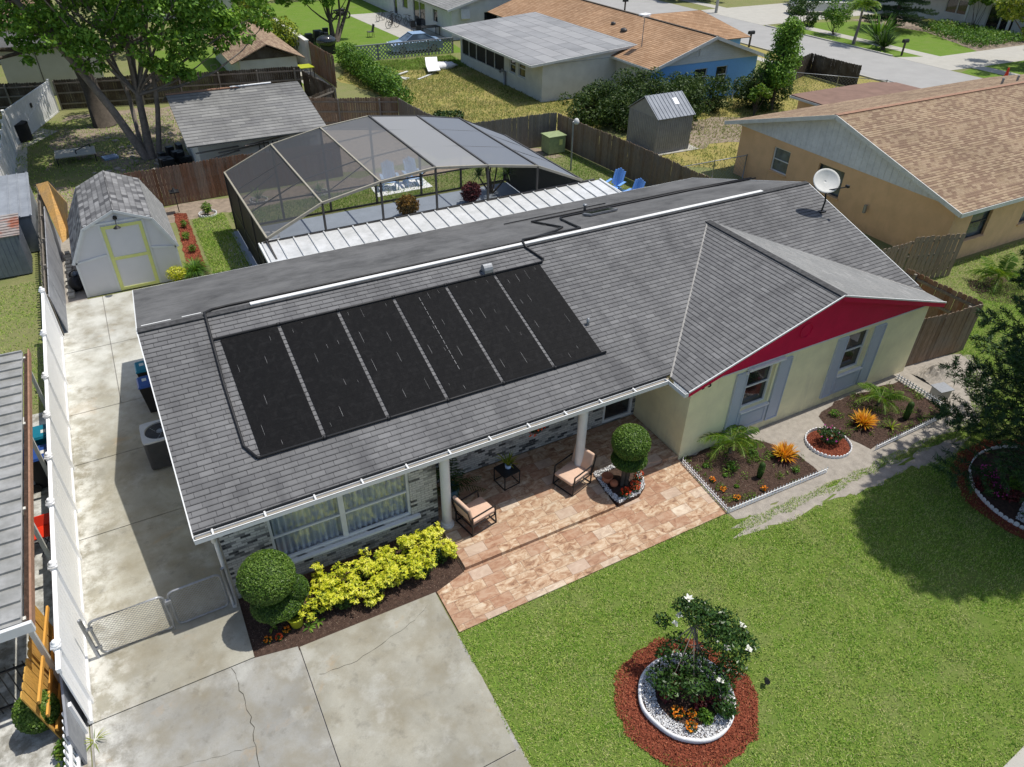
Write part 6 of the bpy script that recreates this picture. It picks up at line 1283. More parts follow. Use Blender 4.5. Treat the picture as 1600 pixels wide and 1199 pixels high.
for s_, ye in ((-1, y0), (1, y1)):
    mb = MB(); yc = (y0+y1)/2; e = ye+s_*.10; mb.solid([(x0-.08, yc, rz), (x1+.08, yc, rz), (x1+.08, e, h-.02), (x0-.08, e, h-.02)], (0, 0, .03)); rf = mb.build('roof', M['blueribs'], t); mb = MB(); [mb.beam((x, yc, rz+.045), (x, e, h+.025), .03, .03) for x in np.linspace(x0, x1, 11)]; mb.build('ribs', M['blueribs'], rf)
mb = MB(); mb.solid([(27.75, 31.9, 2.35), (28.05, 31.9, 2.35), (28.05, 32.25, 2.6), (27.75, 32.25, 2.6)], (0, -.02, .09)); mb.build('roof_light', M['white'], t); sheet('shed_pad', [(26.1, 31.1), (29.2, 31.0), (29.2, 34), (26.1, 34)], .04, 'sidewalk', thick=.04)

# ---------------------------------------------------------------- orange neighbour house on the right
O = thing('house', 'orange house with tan shingle roof and weathered white board gable at the right', 'house', (36, 21, 0))
ox0, oy0, oy1, oym, oz, ozr = 28.3, 15.2, 27.2, 21.5, 2.45, 4.42; so_ = (ozr-oz)/(oym-14.75); Lr = math.hypot(oym-14.75, ozr-oz)
mb = MB(); wallseg(mb, (ox0, 27.2), (ox0, 15.2), 0, 2.45, .2, [(27.2-24.85, 27.2-23.8, .95, 2.1), (27.2-22.05, 27.2-20.6, .95, 2.15)])
wallseg(mb, (ox0+.2, 15.2), (50, 15.2), 0, 2.45, .2, [(29.55-28.5, 30.9-28.5, .85, 2.15), (33.3-28.5, 34.6-28.5, .85, 2.15)]); mb.build('wall', M['orangewall'], O)
mb = MB(); mb.solid([(ox0-.03, 15.25, 2.46), (ox0-.03, 27.6, 2.46), (ox0-.03, oym, ozr-.12)], (.12, 0, 0)); gb = mb.build('gable', M['gableboards'], O); mb = MB()
for k in range(40):
    y = 15.6+k*.31; z = 2.47+(ozr-2.62)*(1-abs(y-oym)/6.3)
    if z > 2.6: mb.box(ox0-.045, ox0-.031, y-.008, y+.008, 2.47, z-.06)
mb.build('batten', M['gableboards'], gb)
window(O, (ox0, 24.85), (ox0, 23.8), .95, 2.1, .06, .05, 1, 0, 'trim', 'glassblue', sillm='orangewall'); window(O, (ox0, 22.05), (ox0, 20.6), .95, 2.15, .10, .03, 1, 0, 'darkmetal', 'glassblue', sillm='orangewall')
window(O, (29.55, 15.2), (30.9, 15.2), .85, 2.15, .10, .035, 1, 0, 'darkmetal', 'glassblue', sillm='orangewall'); window(O, (33.3, 15.2), (34.6, 15.2), .85, 2.15, .10, .035, 1, 0, 'darkmetal', 'glassblue', sillm='orangewall')
slope('roof', 'shingletan', (27.85, 14.75, oz+.06), (1, 0, 0), (0, oym-14.75, ozr-oz), [(0, 0), (22, 0), (22, Lr), (0, Lr)], O); slope('roof', 'shingletan', (27.85, 28.0, oz+.08), (1, 0, 0), (0, oym-28.0, ozr-oz-.02), [(0, 0), (22, 0), (22, math.hypot(6.5, 1.95)), (0, math.hypot(6.5, 1.95))], O)
mb = MB(); mb.beam((27.85, oym, ozr+.07), (49.8, oym, ozr+.07), .22, .03); mb.build('ridge_cap', M['rustbrown'], O); mb = MB(); mb.beam((27.83, 14.75, oz-.02), (27.83, oym, ozr-.02), .04, .18); mb.beam((27.83, oym, ozr-.02), (27.83, 28.0, oz-.0), .04, .18); mb.box(27.86, 49, 14.72, 14.76, oz-.12, oz+.05); mb.build('fascia', M['offwhite'], O)
for x, y in ((41.5, 22.6), (43, 22.7)): z = ozr-(y-oym)*.3; MB().cyl((x, y, z), (x, y, z+.35), .06, n=8).build('vent_pipe', M['galv'], O)
t = thing('flat_roof_extension', 'low orange extension with a reddish flat roof behind the orange house', 'building', (39.5, 29.2, 0)); MB().box(35.6, 43.3, 27.25, 30.3, 0, 2.28).build('wall', M['orangewall'], t); M['redflat'] = plain('reddish_flat_roof', (.20, .125, .095), .9, var=.25, sc=1.2); MB().prism([(35.2, 27.22), (43.6, 27.22), (43.4, 29.9), (42.0, 30.6), (35.2, 30.6)], 2.40, 2.46).build('roof', M['redflat'], t); MB().prism([(35.16, 27.21), (43.64, 27.21), (43.44, 29.93), (42.0, 30.64), (35.16, 30.64)], 2.285, 2.398).build('fascia', M['offwhite'], t)
mb = MB(); mb.tube([(28.15, 19.0, .9), (28.15, 19.0, 1.25)], .07, 8); mb.build('meter_box', M['galv'], O)
sheet('palm_bed', ring((29.3, 12.6), 1.5, 26, .12, 1.25, .8, 9), 3*Z, 'mulch'); chips('mulch_chips', scatter(ring((29.3, 12.6), 1.5, 26, .12, 1.25, .8, 9), 2500, .014), .08, 'chipsdark', 'brown chips in the bed round the palm by the orange house')
frondplant('small_palm', 'bushy feathery palm in the bed before the orange house window', (28.9, 13.0, .40), 17, 1.25, 'lf_palm', lw=.022, ll=.32, nl=24, el=(.2, 1.3), droop=1.3)
grass('grass', scatter([(24, 11), (27, 9), (34, 12), (34, 15), (28.4, 15), (25, 13.4)], 26000, .006), .09, .02, 'blade', 'grass in front of the orange house wall')

# ---------------------------------------------------------------- houses at the back
B = thing('house', 'orange brown shingled house with a sky blue gable wall near the street', 'house', (36.4, 46, 0))
bx0, bx1, bxm, by, bz, bzr = 31.4, 41.4, 36.4, 39.0, 2.45, 4.05; sb_ = (bzr-bz)/(bxm-bx0); Lb = math.hypot(bxm-bx0+.0, bzr-bz)
mb = MB(); wallseg(mb, (31.9, 39.2), (40.9, 39.2), 0, 2.45, .2, [(37.3-31.9, 38.3-31.9, .95, 2.05), (35.4-31.9, 36.5-31.9, .95, 2.05)]); mb.build('blue_wall', M['bluewall'], B)
window(B, (37.3, 39.2), (38.3, 39.2), .95, 2.05, .06, .05, 1, 0, 'trim', 'glass'); window(B, (35.4, 39.2), (36.5, 39.2), .95, 2.05, .06, .05, 1, 0, 'trim', 'glass')
mb = MB(); wallseg(mb, (31.9, 43.3), (31.9, 39.4), 0, 2.45, .2, [(2.2, 3.2, .9, 2.0)]); wallseg(mb, (40.9, 39.4), (40.9, 62), 0, 2.45, .2); mb.build('side_wall', M['greywall'], B); window(B, (31.9, 41.1), (31.9, 40.1), .9, 2.0, .06, .05, 1, 0, 'trim', 'glass')
mb = MB(); mb.solid([(31.8, 39.15, 2.46), (41.0, 39.15, 2.46), (bxm, 39.15, bzr-.1)], (0, .12, 0)); gb = mb.build('gable', M['whitewall'], B); mb = MB()
for k in range(1, 11): z = 2.46+k*.14; w_ = 4.6*(1-(z-2.46)/1.5); mb.box(bxm-w_, bxm+w_, 39.135, 39.149, z, z+.015)
mb.box(bxm-.9, bxm-.4, 39.11, 39.134, 2.9, 3.5); mb.build('siding', M['trim'], gb)
slope('roof', 'shingleorange', (bx0, 62, bz+.02), (0, -1, 0), (bxm-bx0, 0, bzr-bz), [(0, 0), (62-38.65, 0), (62-38.65, Lb), (0, Lb)], B, ht=.2, lift=.008); slope('roof', 'shingleorange', (bx1, 38.65, bz+.02), (0, 1, 0), (bxm-bx1, 0, bzr-bz), [(0, 0), (62-38.65, 0), (62-38.65, Lb), (0, Lb)], B, ht=.2, lift=.008)
mb = MB(); mb.beam((bx0, 38.63, bz-.04), (bxm, 38.63, bzr-.04), .04, .2); mb.beam((bxm, 38.63, bzr-.04), (bx1, 38.63, bz-.04), .04, .2); mb.beam((bx0-.02, 38.65, bz-.06), (bx0-.02, 43.5, bz-.06), .04, .14); mb.build('fascia', M['offwhite'], B)
mb = MB(); mb.beam((bxm, 38.65, bzr+.05), (bxm, 62, bzr+.05), .20, .03); mb.build('ridge_cap', M['darkbark'], B)
Lc = math.hypot(3.8, 1.4); slope('roof', 'shingleorange', (36.5, 43.9, bz+.12), (1, 0, 0), (0, 3.8, 1.4), [(2.5, 0), (8.2, 0), (6.2, Lc), (0.1, Lc)], B, ht=.2, lift=.008); slope('roof', 'shingleorange', (36.5, 51.5, bz+.12), (1, 0, 0), (0, -3.8, 1.4), [(2.5, 0), (8.2, 0), (6.2, Lc), (0.1, Lc)], B, ht=.2, lift=.008)
raw('roof_end', [(44.7, 43.9, bz+.13), (44.7, 51.5, bz+.13), (42.7, 47.7, bz+1.53)], [(0, 1, 2)], M['shingleorange'], B); MB().box(41.1, 44.2, 44.4, 51, 0, 2.5).build('front_wall', M['bluewall'], B)
for x, y in ((34.6, 47.8), (34.2, 45.9)): z = bz+(x-bx0)*sb_; mb = MB(); mb.ball((x, y, z+.08), .16 if y > 47 else .22, (1, 1.4, .8)); mb.build('roof_vent', M['darkmetal'], B, True)
t = thing('antenna', 'thin mast with a white flat antenna beside the cream wall', 'antenna', (33.2, 42.4, 0)); mb = MB(); mb.tube([(33.2, 42.4, 0), (33.2, 42.4, 5.0)], .025, 6); mb.tube([(33.4, 42.5, 0), (33.22, 42.4, 3.6)], .018, 5); mb.build('mast', M['galv'], t); mb = MB(); mb.obox((33.2, 42.4, 5.02), (.38, .12, 0), (-.07, .22, 0), (0, 0, .04)); mb.box(32.9, 33.5, 42.2, 42.26, 4.9, 4.96); mb.build('receiver', M['white'], t)
F_ = thing('house_extension', 'cream extension with a patched grey flat roof and dark screened porch', 'house', (29, 49, 0))
mb = MB(); wallseg(mb, (26, 56), (26, 43.3), 0, 2.35, .15, [(.3, 7.3, .75, 2.2), (56-47.9, 56-47.0, 1.0, 2.1), (56-46.6, 56-45.6, 1.0, 2.1)]); wallseg(mb, (26.15, 43.3), (31.9, 43.3), 0, 2.35, .15); mb.build('wall', M['greywall'], F_)
mb = MB(); mb.solid([(26.15, 43.32, 2.36), (33.2, 43.32, 2.36), (33.2, 43.32, 2.98)], (0, .1, 0)); mb.build('gable', M['whitewall'], F_)
for a, b in ((47.9, 47.0), (46.6, 45.6)): window(F_, (26, a), (26, b), 1.0, 2.1, .05, .05, 1, 0, 'trim', 'glass')
raw('porch_screen', [(26.08, 55.7, .76), (26.08, 48.7, .76), (26.08, 48.7, 2.2), (26.08, 55.7, 2.2)], [(0, 1, 2, 3)], M['screendark'], F_); mb = MB(); [mb.box(26.0, 26.06, y-.03, y+.03, .75, 2.2) for y in (50.2, 51.6, 53.2, 54.5)]; mb.build('post', M['offwhite'], F_); mb = MB(); mb.box(27.5, 31.5, 49, 55.9, .02, 2.3); mb.build('inner_wall', M['fencedark'], F_)
mb = MB(); mb.solid([(24.9, 43.0, 2.42), (33.6, 43.0, 3.05), (33.6, 57, 3.05), (24.9, 57, 2.42)], (0, 0, .05)); mb.build('roof', M['flatroof'], F_); mb = MB(); mb.beam((24.9, 42.98, 2.40), (33.6, 42.98, 3.03), .05, .15); mb.beam((24.88, 43.0, 2.40), (24.88, 57, 2.40), .04, .14); mb.build('fascia', M['offwhite'], F_)
mb = MB(); mb.tube([(25.9, 48.4, 0), (25.9, 48.4, .9), (25.7, 48.4, 1.05), (25.5, 48.4, .9)], .10, 8); mb.build('vent_duct', M['galv'], F_, True)
W_ = thing('house', 'white house with grey roof and patio doors beyond the lattice fence', 'house', (35, 74, 0))
mb = MB(); wallseg(mb, (29, 92), (29, 64.2), 0, 2.5, .2, [(92-73.2, 92-70.2, .1, 2.1), (92-68.4, 92-67.3, .9, 2.0), (92-78.5, 92-77.5, .1, 2.1), (92-76, 92-74.6, 1, 2.0)]); wallseg(mb, (29.2, 64.2), (42, 64.2), 0, 2.5, .2, [(32.2-29.2, 33.6-29.2, 1.1, 2.1), (35-29.2, 36.6-29.2, 1.1, 2.1)]); mb.solid([(28.9, 64.22, 2.5), (42.1, 64.22, 2.5), (35.5, 64.22, 4.3)], (0, .1, 0)); mb.build('wall', M['whitewall'], W_)
for a, b, c, d in ((73.2, 70.2, .1, 2.1), (68.4, 67.3, .9, 2.0), (78.5, 77.5, .1, 2.1), (76, 74.6, 1, 2.0)): window(W_, (29, a), (29, b), c, d, .05, .05, 0, 1 if a-b > 2 else 0, 'trim', 'glass', sill=False)
for a, b in ((32.2, 33.6), (35, 36.6)): window(W_, (a, 64.2), (b, 64.2), 1.1, 2.1, .05, .05, 0, 0, 'trim', 'glass', sill=False)
for x, s_ in ((28.4, 1), (42.6, -1)): slope('roof', 'shinglelight', (x, 92 if s_ > 0 else 63.7, 2.5), (0, -s_, 0), (s_*7.1, 0, 1.85), [(0, 0), (28.3, 0), (28.3, 7.34), (0, 7.34)], W_, ht=.3, lift=.01)
mb = MB(); mb.beam((28.4, 63.68, 2.44), (35.5, 63.68, 4.29), .05, .18); mb.beam((35.5, 63.68, 4.29), (42.6, 63.68, 2.44), .05, .18); mb.build('fascia', M['offwhite'], W_)
mb = MB(); mb.obox((30.2, 63.9, 2.05), (.4, -.05, 0), (0, .05, -.05), (0, .1, .38)); mb.tube([(30.2, 64.2, 1.9), (30.2, 63.95, 1.95)], .03, 6); mb.build('satellite_dish', M['offwhite'], W_)
# white walled outbuilding with tan roof
t = thing('outbuilding', 'long pale outbuilding with a tan shingled gable roof behind the dark fence', 'outbuilding', (10.9, 59, 0)); MB().solid([(8.9, 54.8, 0), (12.8, 54.8, 0), (12.8, 54.8, 1.85), (10.8, 54.8, 2.6), (8.9, 54.8, 1.85)], (0, 10.5, 0)).build('wall', M['greywall'], t); MB().solid([(9.0, 54.72, 1.86), (12.7, 54.72, 1.86), (10.8, 54.72, 2.62)], (0, .07, 0)).build('gable', M['fencedark'], t)
slope('roof', 'shingletan', (8.3, 65.6, 1.78), (0, -1, 0), (2.5, 0, 1.05), [(0, 0), (11.3, 0), (11.3, 2.71), (0, 2.71)], t); slope('roof', 'shingletan', (13.3, 54.3, 1.78), (0, 1, 0), (-2.5, 0, 1.05), [(0, 0), (11.3, 0), (11.3, 2.71), (0, 2.71)], t)
t = thing('outbuilding', 'old grey roofed outbuilding with white walls behind the pool cage', 'outbuilding', (6.5, 40, 0)); MB().solid([(3.4, 37.1, 0), (9.3, 37.1, 0), (9.3, 37.1, 2.1), (3.4, 37.1, 2.1)], (0, 6.5, 0)).build('wall', M['whitewall'], t)
slope('roof', 'shingle2', (2.88, 36.2, 2.28), (1, 0, 0), (0, 5.0, 1.15), [(0, 0), (6.62, 0), (6.62, 5.13), (0, 5.13)], t, ht=.28, lift=.012); slope('roof', 'shingle2', (2.88, 44.6, 2.35), (1, 0, 0), (0, -3.4, 1.08), [(0, 0), (6.62, 0), (6.62, 3.56), (0, 3.56)], t, ht=.28)
mb = MB(); mb.beam((2.88, 41.2, 3.46), (6.4, 41.2, 3.47), .2, .05); mb.build('ridge_cap', M['rustbrown'], t); mb = MB(); mb.beam((6.0, 41.2, 3.50), (8.1, 41.25, 3.50), .13, .04); mb.build('ridge_board', M['white'], t)
mb = MB(); [mb.beam((x0, 36.3+random.uniform(-.1, .3), z), (x0+L, 36.6+random.uniform(-.1, .4), z+random.uniform(-.1, .1)), .12, .04) for x0, z, L in ((3.2, 1.9, 2.0), (4.2, 1.75, 2.4), (5.4, 2.0, 2.3), (7.0, 1.85, 2.0), (3.8, 1.6, 1.4))]; mb.build('loose_planks', M['fencegrey'], t); mb = MB(); [mb.box(6.2+k*.22, 6.24+k*.22, 37.04, 37.08, 1.0, 1.8) for k in range(12)]; mb.build('rack', M['black'], t)
t = thing('outbuilding', 'beige sided building partly hidden by the leaning tree at the left', 'outbuilding', (-3, 60, 0)); mb = MB(); mb.box(-5.0, -.9, 58.6, 62.5, 0, 2.9); mb.box(-.9, .6, 58.9, 62.5, 0, 2.2); mb.build('wall', M['beigewall'], t); MB().box(-2.98, -2.94, 58.57, 58.599, .1, 2.9).build('seam', M['darkmetal'], t); MB().box(-.35, .0, 58.88, 58.899, 1.2, 1.8).build('window', M['offwhite'], t)
mb = MB(); mb.solid([(-5.3, 58.3, 2.91), (-.6, 58.3, 2.91), (-.6, 63, 3.2), (-5.3, 63, 3.2)], (0, 0, .06)); mb.build('roof', M['shingle2'], t)
t = thing('block_wall', 'mouldy pale concrete block wall behind the tan roofed outbuilding', 'wall', (14.5, 65, 0)); MB().box(14.35, 14.6, 58.1, 78, 0, 2.1).build('blocks', M['conc_dark'] if False else M['greywall'], t); MB().box(14.3, 14.65, 58.1, 78, 2.102, 2.16).build('coping', M['greywall'], t)
wood_fence('reddish brown fence running from the pale block wall to the hedge', [(14.6, 58.0), (14.8, 52.6)], 2.1, 'fencered', seed=31, rails_side=1)
bush('ivy', 'yellow green ivy spilling over the pale block wall', 'ivy', (14.1, 62, 0), [(14.3+RNG.uniform(-.3, .3), y, RNG.uniform(1.2, 2.4), .6, .9, .6) for y in np.arange(60.5, 80, .8)]+[(13.6, y, 1.2, .6, .9, .8) for y in np.arange(62, 78, 1.6)], 7500, .24, 'lf_ivy', stems=10)
t = thing('lattice_fence', 'grey lattice fence between the dry yard and the blue car', 'fence', (22.5, 59, 0)); mb = MB(); x0, x1, y_, h = 18.2, 26.9, 59.4, 1.1
k = -h
while k < x1-x0:
    for s0, s1, yy in ((0, h, 0), (h, 0, .02)):
        ua, ub = max(0, k), min(x1-x0, k+h); 
        if ub-ua > .08: mb.beam((x0+ua, y_+yy, .05+s0+(s1-s0)*(ua-k)/h), (x0+ub, y_+yy, .05+s0+(s1-s0)*(ub-k)/h), .015, .075)
    k += .30
mb.build('lattice', M['sheet'], t); mb = MB(); mb.box(x0, x1, y_-.03, y_+.05, h+.05, h+.12); mb.build('rail', M['sheet'], t); [MB().box(x-.05, x+.05, y_+.03, y_+.13, 0, h+.1).build('post', M['fencegrey'], t) for x in np.linspace(x0, x1, 5)]
# ---- vehicles
def car(name, label, cat, loc, rz, mat, prof, cab, Wd=1.72, L=4.4, group=None):
    """prof: lower body side outline (x,z); cab: greenhouse outline; x forward"""
    t = thing(name, label, cat, loc, rz, group, local=True); mb = MB(); n = len(prof); h = Wd/2; vs = []
    for yy, kz in ((-h, 1), (-h*.80, 1), (h*.80, 1), (h, 1)):
        for x, z in prof: vs.append((x*(1 if abs(yy) < h else .985), yy, z-(.10 if abs(yy) == h and z > .7 else 0)))
    fs = [(i*n+k, i*n+(k+1) % n, (i+1)*n+(k+1) % n, (i+1)*n+k) for i in range(3) for k in range(n)]+[tuple(range(n)), tuple(range(3*n, 4*n))[::-1]]; mb.add(vs, fs); bevel(mb.build('body', M[mat], t, True), .03, 2)
    m = len(cab); mb = MB(); vs = [(x, -h*.86+(z-cab[0][1])*.35, z) for x, z in cab]+[(x, h*.86-(z-cab[0][1])*.35, z) for x, z in cab]; mb.add(vs, [(k, (k+1) % m, m+(k+1) % m, m+k) for k in range(m)]+[tuple(range(m))[::-1], tuple(range(m, 2*m))]); mb.build('glasshouse', M['glassblue'], t)
    z1 = max(z for x, z in cab); xs = [x for x, z in cab if abs(z-z1) < .06]; mb = MB(); hh = h*.86-(z1-cab[0][1])*.35; mb.box(min(xs)-.05, max(xs)+.05, -hh-.02, hh+.02, z1-.01, z1+.04); bevel(mb.build('roof', M[mat], t), .02)
    for (xa, za), (xb, zb) in zip(cab, cab[1:]):
        mb = MB(); [mb.beam((xa, s*(h*.86-(za-cab[0][1])*.35+.01), za), (xb, s*(h*.86-(zb-cab[0][1])*.35+.01), zb), .05, .05) for s in (-1, 1)]; 
        if abs(zb-za) > .2: mb.build('pillar', M[mat], t)
    for x in (L*.31, -L*.31):
        for s in (-1, 1): mb = MB(); mb.cyl((x, s*(h-.16), .32), (x, s*(h+.015), .32), .32, n=20); wq = mb.build('wheel', M['tyre'], t, False); mb = MB(); mb.cyl((x, s*(h+.0), .32), (x, s*(h+.025), .32), .19, n=14); mb.build('rim', M['galv'], wq)
    for s in (-1, 1): mb = MB(); mb.box(L*.485, L*.503, s*h*.7-.16, s*h*.7+.16, .60, .74); mb.build('headlight', M['whitestone'], t); mb = MB(); mb.box(-L*.503, -L*.485, s*h*.72-.14, s*h*.72+.14, .66, .80); mb.build('taillight', M['redplastic'], t)
    return t
car('parked_car', 'pale blue sedan parked behind the grey lattice fence', 'car', (24.3, 61.4, 0), R(178), 'carblue', [(-2.2, .28), (2.2, .28), (2.2, .62), (2.05, .78), (1.0, .90), (-1.6, .95), (-2.15, .88), (-2.2, .6)], [(1.15, .88), (.35, 1.38), (-.75, 1.40), (-1.65, .94)])
car('pickup_truck', 'white pickup truck parked at the far kerb by the orange object', 'pickup truck', (63.0, 29.4, 0), R(96), 'carwhite', [(-2.7, .4), (2.7, .4), (2.7, .95), (2.55, 1.12), (1.1, 1.22), (-2.7, 1.20)], [(1.25, 1.2), (.65, 1.78), (-1.0, 1.80), (-1.2, 1.2)], 1.95, 5.4)
mb = MB(); mb.lathe([(.28, 0), (.28, .06), (.20, .07), (.06, 1.0), (.05, 1.02)], (61.1, 33.2, 0), 14); tag(mb.build('traffic_cone', M['redplastic']), 'orange cone like marker in front of the white pickup truck', 'cone')
car('van', 'long whitish van parked in the driveway across the street', 'van', (71.5, 61.2, .02), R(-22), 'offwhite', [(-3.0, .4), (3.0, .4), (3.0, 1.0), (2.8, 1.3), (-3.0, 1.35)], [(2.6, 1.25), (1.9, 2.15), (-2.9, 2.2), (-2.95, 1.3)], 2.1, 6.0)
car('parked_car', 'pale car under the tree beside the far driveway', 'car', (76.5, 38.6, .02), R(170), 'carwhite', [(-2.2, .28), (2.2, .28), (2.2, .62), (2.05, .78), (1.0, .90), (-1.6, .95), (-2.15, .88), (-2.2, .6)], [(1.15, .88), (.35, 1.38), (-.75, 1.40), (-1.65, .94)])
# ---- bicycles and clutter by the white house
def bicycle(label, loc, rz):
    t = thing('bicycle', label, 'bicycle', loc, rz, 'bicycles on the white house patio', local=True)
    for x in (-.52, .52): mb = MB(); mb.tube([(x+.33*math.cos(2*math.pi*k/18), 0, .34+.33*math.sin(2*math.pi*k/18)) for k in range(19)], .022, 5, caps=False); [mb.beam((x-.32*math.cos(q), 0, .34-.32*math.sin(q)), (x+.32*math.cos(q), 0, .34+.32*math.sin(q)), .006, .006) for q in (0, .8, 1.6, 2.4)]; mb.build('wheel', M['tyre'], t)
    mb = MB(); [mb.tube(p, .02, 6) for p in ([(-.52, 0, .34), (-.05, 0, .30), (.38, 0, .75), (-.18, 0, .78), (-.05, 0, .30)], [(-.52, 0, .34), (-.18, 0, .78), (-.20, 0, .92)], [(.52, 0, .34), (.36, 0, .95)])]; mb.build('frame', M['blackmetal'], t)
    mb = MB(); mb.obox((-.22, 0, .94), (.13, 0, 0), (0, .07, 0), (0, 0, .025)); mb.build('saddle', M['black'], t); mb = MB(); mb.tube([(.34, -.28, .98), (.38, 0, .96), (.34, .28, .98)], .015, 6); mb.build('handlebar', M['black'], t); return t
for (x, y, r), lb in zip([(26.2, 71.6, 20), (26.7, 73.0, 65), (27.4, 74.3, 10), (27.9, 71.8, 100), (26.4, 75.4, 40)], ['black bicycle nearest the back lawn on the white house patio', 'dark bicycle second from the lawn on the white house patio', 'black bicycle leaning at the white house wall', 'black bicycle nearest the patio doors', 'black bicycle farthest back on the white house patio']): bicycle(lb, (x, y, .02), R(r))
def frame_table(name, label, cat, c, sx, sy, h, top, leg='blackmetal'):
    t = thing(name, label, cat, c); x, y, z = c; MB().box(x-sx, x+sx, y-sy, y+sy, z+h-.05, z+h).build('top', M[top], t)
    for a in (-1, 1):
        for b in (-1, 1): MB().box(x+a*(sx-.06)-.025, x+a*(sx-.06)+.025, y+b*(sy-.06)-.025, y+b*(sy-.06)+.025, z, z+h-.052).build('leg', M[leg], t)
    return t
frame_table('patio_table', 'dark patio table beside the white house wall behind the blue car', 'table', (28.0, 67.0, .02), .9, .5, .75, 'blackmetal'); frame_table('work_table', 'lime green topped work table beside the pale outbuilding', 'table', (13.7, 56.3, .01), .5, .6, .8, 'limepot')
for (x, y), lb in zip([(27.2, 68.6), (28.1, 69.4), (26.7, 66.0)], ['black chair behind the dark patio table', 'black chair by the patio doors', 'black chair left of the dark patio table']):
    t = thing('patio_chair', lb, 'chair', (x, y, .02), group='chairs on the white house patio'); mb = MB(); mb.box(x-.25, x+.25, y-.25, y+.25, .42, .46); mb.obox((x, y+.26, .72), (.25, 0, 0), (0, .02, 0), (0, .05, .28)); mb.build('seat', M['blackmetal'], t); mb = MB(); [mb.tube([(x+a*.22, y+b*.22, .02), (x+a*.22, y+b*.22, .42)], .018, 5) for a in (-1, 1) for b in (-1, 1)]; mb.build('leg_frame', M['blackmetal'], t)
t = thing('lawn_chair', 'dark chair alone on the lawn near the patio of the white house', 'chair', (22.9, 68.4, 0)); x, y = 22.9, 68.4; mb = MB(); mb.box(x-.28, x+.28, y-.25, y+.25, .42, .46); mb.obox((x+.26, y, .74), (.02, 0, .0), (0, .25, 0), (.08, 0, .3)); mb.build('seat', M['darkmetal'], t); mb = MB(); [mb.tube([(x+a*.24, y+b*.22, .0), (x+a*.22, y+b*.22, .44)], .02, 5) for a in (-1, 1) for b in (-1, 1)]; mb.build('leg_frame', M['darkmetal'], t)
t = thing('covered_grill', 'grill under a black cover beside the reddish fence', 'grill', (17.4, 63.4, 0)); mb = MB(); mb.ball((17.4, 63.4, .95), .85, (1, .75, .55), 16, 9); mb.build('cover', M['glass'], t, True); mb = MB(); mb.box(16.8, 18.0, 63.0, 63.8, .05, .8); mb.build('cart', M['blackmetal'], t)
t = thing('jumble', 'dark garden clutter under the tree by the reddish fence', 'garden clutter', (17.5, 66.5, 0)); mb = MB(); [mb.obox((17+random.uniform(-1.2, 2.2), 66.5+random.uniform(-1.5, 1.8), random.uniform(.3, .8)), (random.uniform(.1, .4), 0, 0), (0, random.uniform(.1, .3), 0), (.05, 0, random.uniform(.2, .5))) for _ in range(9)]; o = mb.build('boxes', M['black'], t); o['kind'] = 'stuff'
t = thing('motorcycle', 'dark motorcycle parked at the end of the back lawn', 'motorcycle', (23.2, 78, 0), R(10), local=True)
for x in (-.7, .7): mb = MB(); mb.tube([(x+.30*math.cos(2*math.pi*k/16), 0, .33+.30*math.sin(2*math.pi*k/16)) for k in range(17)], .07, 7, caps=False); mb.build('wheel', M['tyre'], t, True)
mb = MB(); mb.obox((0, 0, .5), (.42, 0, 0), (0, .14, 0), (0, 0, .2)); mb.ball((.15, 0, .82), .24, (1.4, .7, .7)); mb.tube([(.7, 0, .33), (.45, 0, 1.0), (.42, -.35, 1.08)], .03, 6); mb.tube([(.45, 0, 1.0), (.42, .35, 1.08)], .03, 6); mb.build('body', M['black'], t, True); mb = MB(); mb.obox((-.4, 0, .82), (.34, 0, .03), (0, .15, 0), (0, 0, .06)); mb.build('saddle', M['black'], t)
mb = MB(); [mb.beam(a, b, .16, .05) for a, b in [((18.6, 55.2, .05), (20.3, 52.8, .06)), ((19.2, 53.6, .1), (20.9, 54.6, .12)), ((19.4, 54.9, .05), (20.0, 52.6, .05)), ((20.8, 52.3, .05), (22.8, 53.7, .05))]]; tag(mb.build('loose_timber', M['offwhite']), 'pale boards dropped on the dry yard near the hedge', 'timber', kind='stuff')
t = thing('sun_lounger', 'white folding lounger lying in the dry yard', 'sun lounger', (22.5, 53.9, 0)); mb = MB(); mb.solid([(22.0, 53.2, .25), (23.0, 53.2, .25), (23.4, 54.6, .3), (22.5, 54.8, .3)], (0, 0, .06)); mb.solid([(22.5, 54.8, .3), (23.4, 54.6, .3), (23.6, 55.2, .75), (22.7, 55.4, .75)], (0, 0, .05)); mb.build('seat', M['white'], t); mb = MB(); [mb.tube([(x, y, 0), (x, y, .26)], .02, 5) for x, y in ((22.1, 53.3), (22.9, 53.3), (22.7, 54.6), (23.2, 54.5))]; mb.build('leg_frame', M['darkmetal'], t)
mb = MB(); mb.ball((24.0, 55.0, .15), .9, (1.3, .8, .3), 16, 8, jit=.12); tag(mb.build('crumpled_sheet', M['whitestone'], None, True), 'crumpled white sheet on the dry yard near the lattice fence', 'plastic sheet')
t = thing('lawn_mower', 'black lawn mower on the grass beside the pale outbuilding', 'lawn mower', (7.7, 57.2, 0)); mb = MB(); mb.box(7.4, 8.0, 56.8, 57.4, .15, .42); bevel(mb.build('deck', M['black'], t), .05); mb = MB(); [mb.tube([(x, 57.35, .35), (x-.05, 58.1, 1.05)], .02, 5) for x in (7.5, 7.9)]; mb.tube([(7.45, 58.1, 1.05), (7.85, 58.1, 1.05)], .02, 5); mb.build('handle', M['blackmetal'], t); [MB().cyl((x, y, .14), (x+.06, y, .14), .14, n=12).build('wheel', M['tyre'], t) for x in (7.32, 8.02) for y in (56.85, 57.35)]
